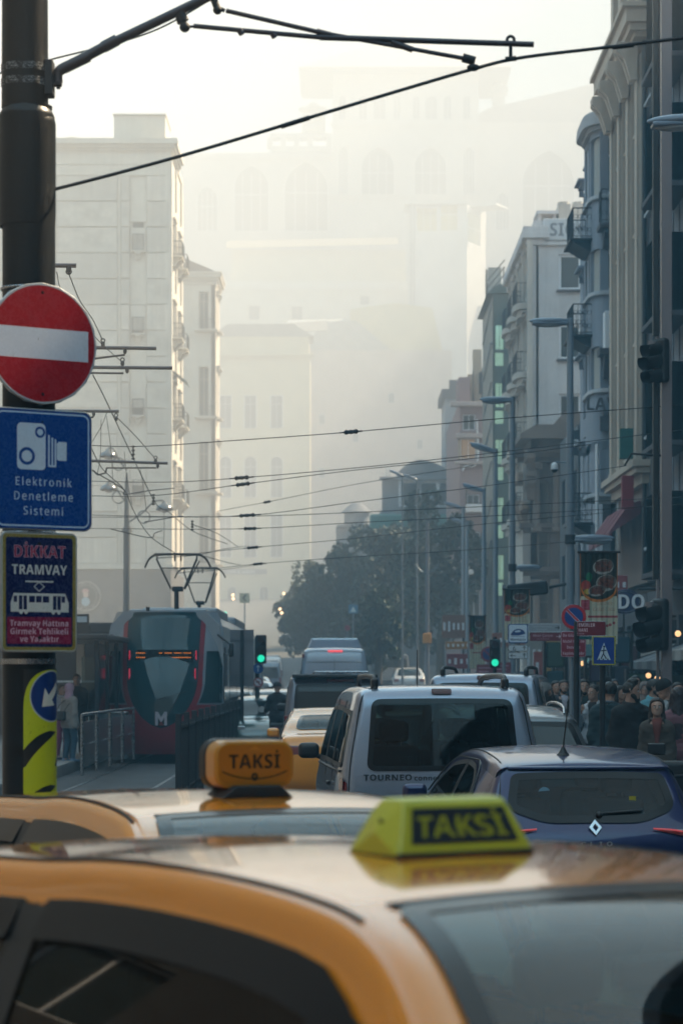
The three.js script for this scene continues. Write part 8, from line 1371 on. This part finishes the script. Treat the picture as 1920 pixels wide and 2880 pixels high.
  put(1844, 52, 3.0, 'distant man in a grey coat by the lit shop window', { h: 1.8, hair: 'short', top: [.06, .06, .065], coat: .25 });
  put(1605, 58, .1, 'distant person in a blue jacket beyond the lamp post', { h: 1.75, hair: 'short', top: [.04, .07, .12] });
  // tram stop
  person('woman in a pink head scarf and beige jacket with a black bag at the stop', { x: mx(196, 51), y: .21, z: -51, ry: 2.5, h: 1.60, fem: 1, hair: 'hood', hairC: [.40, .23, .31], top: [.26, .225, .205], coat: .12, legsC: [.03, .07, .11], shoeC: [.08, .14, .22], bag: [.1, 1.02, -.2], thick: .035 });
  person('dark haired woman in a white top facing the woman with the pink scarf', { x: mx(168, 52), y: .21, z: -52.4, ry: .6, h: 1.58, fem: 1, hair: 'short', top: [.50, .50, .55], crop: 1.02, legsC: [.28, .05, .12], shoeC: [.05, .08, .14], arms: [[[-.05, -.26, .03], [0, -.2, .22]], [[.05, -.27, -.02], [.075, -.5, .045]]], turn: .3 });
  person('tall dark figure standing inside the tram shelter', { x: mx(216, 54.5), y: .21, z: -54.5, ry: .2, h: 1.80, hair: 'short', top: [.02, .02, .024], coat: .2 });
  person('person in a long black coat waiting between the shelter and the tram', { x: mx(280, 54), y: .21, z: -54, ry: 2.9, h: 1.74, hair: 'short', top: [.012, .014, .017], coat: .42, noHands: 0 });
  // motorcyclist in the traffic
  const mc = thing('motor_scooter', 'dark motor scooter between the lanes beside the grey taxi van', 'scooter', [mx(778, 56), 0, -56]);
  mk('body', [rbox(.36, .42, 1.3, .12, 0, .62, -.7), rbox(.42, .7, .12, .05, 0, .8, -1.45), rbox(.34, .12, .7, .05, 0, .84, -.45)], mBlack, mc); for (const z of [-.15, -1.5]) mk('wheel', [new THREE.TorusGeometry(.23, .06, 8, 24).rotateY(PI / 2).translate(0, .29, z), cyl(.17, .17, .06, 0, -.03, 0).rotateZ(PI / 2).translate(0, .29, z)], mRubber, mc); mk('handlebar', [rod(V(-.36, 1.06, -1.3), V(.36, 1.06, -1.3), .018), rod(V(0, .9, -1.4), V(0, 1.06, -1.3), .025)], mIron, mc); mk('tail_light', rbox(.12, .06, .04, .01, 0, .78, -.03), mTail, mc);
  const rd = person('scooter rider in dark jacket and round helmet ahead of the taxis', { x: mx(778, 56), y: .12, z: -56.5, ry: PI, h: 1.7, hair: 'beanie', hairC: [.03, .03, .035], top: [.02, .024, .03], thick: .035, arms: [[[-.05, -.2, .18], [-.12, -.28, .42]], [[.05, -.2, .18], [.12, -.28, .42]]] });
  // a scooter's mirror and handlebar at the right edge
  const ms = thing('motor_scooter', 'scooter handlebar and mirror reaching in at the right edge', 'scooter', [mx(1962, 22), 0, -22.6]);
  mk('body', [rbox(.38, .45, 1.3, .12, 0, .62, .2), rbox(.42, .72, .12, .05, 0, .82, -.5)], mBlack, ms); for (const z of [-.6, .75]) mk('wheel', [new THREE.TorusGeometry(.23, .06, 8, 24).rotateY(PI / 2).translate(0, .29, z)], mRubber, ms); mk('handlebar', [rod(V(-.36, 1.04, -.4), V(.36, 1.04, -.4), .018)], mIron, ms);
  for (const s of [-1, 1]) mk('mirror', [rod(V(s * .25, 1.04, -.4), V(s * .28, 1.24, -.42), .008), rbox(.17, .11, .03, .025, s * .24, 1.29, -.42)], mBlack, ms); mk('windshield', [rbox(.06, .30, .02, .008, -.21, .98, -.48)], mChrome, ms);
}
// ---------------------------------------------------------------- trees under the hill, in the shade of the right row
function tree(px, d, top, w, label, kind) {
  const gy = groundY(d), X = mx(px, d), H = my(top, d) - gy, g = thing('street_tree', label, 'tree', [X, gy, -d], 0, 'dark trees at the foot of the hill'), R = w * d / FPX / 2;
  const tr = [rod(V(0, 0, 0), V(.1, H * .35, 0), .26, .18, 9)], tips = [];
  for (let i = 0; i < 9; i++) { const a = i / 9 * 2 * PI + rnd(), r = R * rr(.35, .8), y = H * rr(.45, .85), b = V(.1, H * rr(.25, .38), 0), m = V(Math.cos(a) * r * .5, (b.y + y) / 2 + .3, Math.sin(a) * r * .5), e = V(Math.cos(a) * r, y, Math.sin(a) * r); tr.push(rod(b, m, .10, .06, 6), rod(m, e, .06, .02, 5)); tips.push(e, m); }
  mk('trunk', tr, std({ color: C(.05, .04, .032), map: T_stone, roughness: .95 }), g);
  const clumps = []; for (let i = 0; i < 40; i++) { const u = rr(-1, 1), a = rr(0, 2 * PI), q = Math.sqrt(1 - u * u), k = Math.cbrt(rr(.15, 1.35)); clumps.push([V(Math.cos(a) * q * R * k, H * .62 + u * H * .36 * k, Math.sin(a) * q * R * k), rr(.35, 1.0) * R * .33]); }
  for (const t of tips) clumps.push([t, R * .28]);
  const P = [], N = [], v = V(), n = V(), t1 = V(), t2 = V();
  for (const [c, r] of clumps) for (let i = 0; i < 150; i++) {
    n.set(rr(-1, 1), rr(-1, 1), rr(-1, 1)).normalize(); v.copy(n).multiplyScalar(r * Math.cbrt(rr(.2, 1))).add(c); const m = V(rr(-1, 1), rr(-.2, 1.2), rr(-1, 1)).normalize(); t1.set(rr(-1, 1), rr(-1, 1), rr(-1, 1)).cross(m).normalize(); t2.crossVectors(m, t1); const s = rr(.10, .22);
    const a = v.clone().addScaledVector(t1, s), b = v.clone().addScaledVector(t2, s * .55), e = v.clone().addScaledVector(t1, -s), f = v.clone().addScaledVector(t2, -s * .55); for (const q of [a, b, e, a, e, f]) { P.push(q.x, q.y, q.z); N.push(m.x, m.y, m.z); }
  }
  const q = new THREE.BufferGeometry(); q.setAttribute('position', new THREE.Float32BufferAttribute(P, 3)); q.setAttribute('normal', new THREE.Float32BufferAttribute(N, 3)); q.setAttribute('uv', new THREE.Float32BufferAttribute(new Float32Array(P.length / 3 * 2), 2)); q.userData.ownUV = true;
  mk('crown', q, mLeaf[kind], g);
}
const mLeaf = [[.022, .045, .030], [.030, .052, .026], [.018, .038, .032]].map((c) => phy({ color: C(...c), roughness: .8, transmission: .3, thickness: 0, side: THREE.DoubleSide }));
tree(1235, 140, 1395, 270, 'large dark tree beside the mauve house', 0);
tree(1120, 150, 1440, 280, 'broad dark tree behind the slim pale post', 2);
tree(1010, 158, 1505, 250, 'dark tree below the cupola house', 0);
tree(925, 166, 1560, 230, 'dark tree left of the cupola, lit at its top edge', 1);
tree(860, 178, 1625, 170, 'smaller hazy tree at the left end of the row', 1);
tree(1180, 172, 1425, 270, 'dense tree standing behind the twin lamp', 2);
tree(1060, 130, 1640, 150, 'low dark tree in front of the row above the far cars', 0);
scene.traverse((o) => { if (o.isMesh) o.castShadow = o.receiveShadow = true; });
renderer.render(scene, camera);
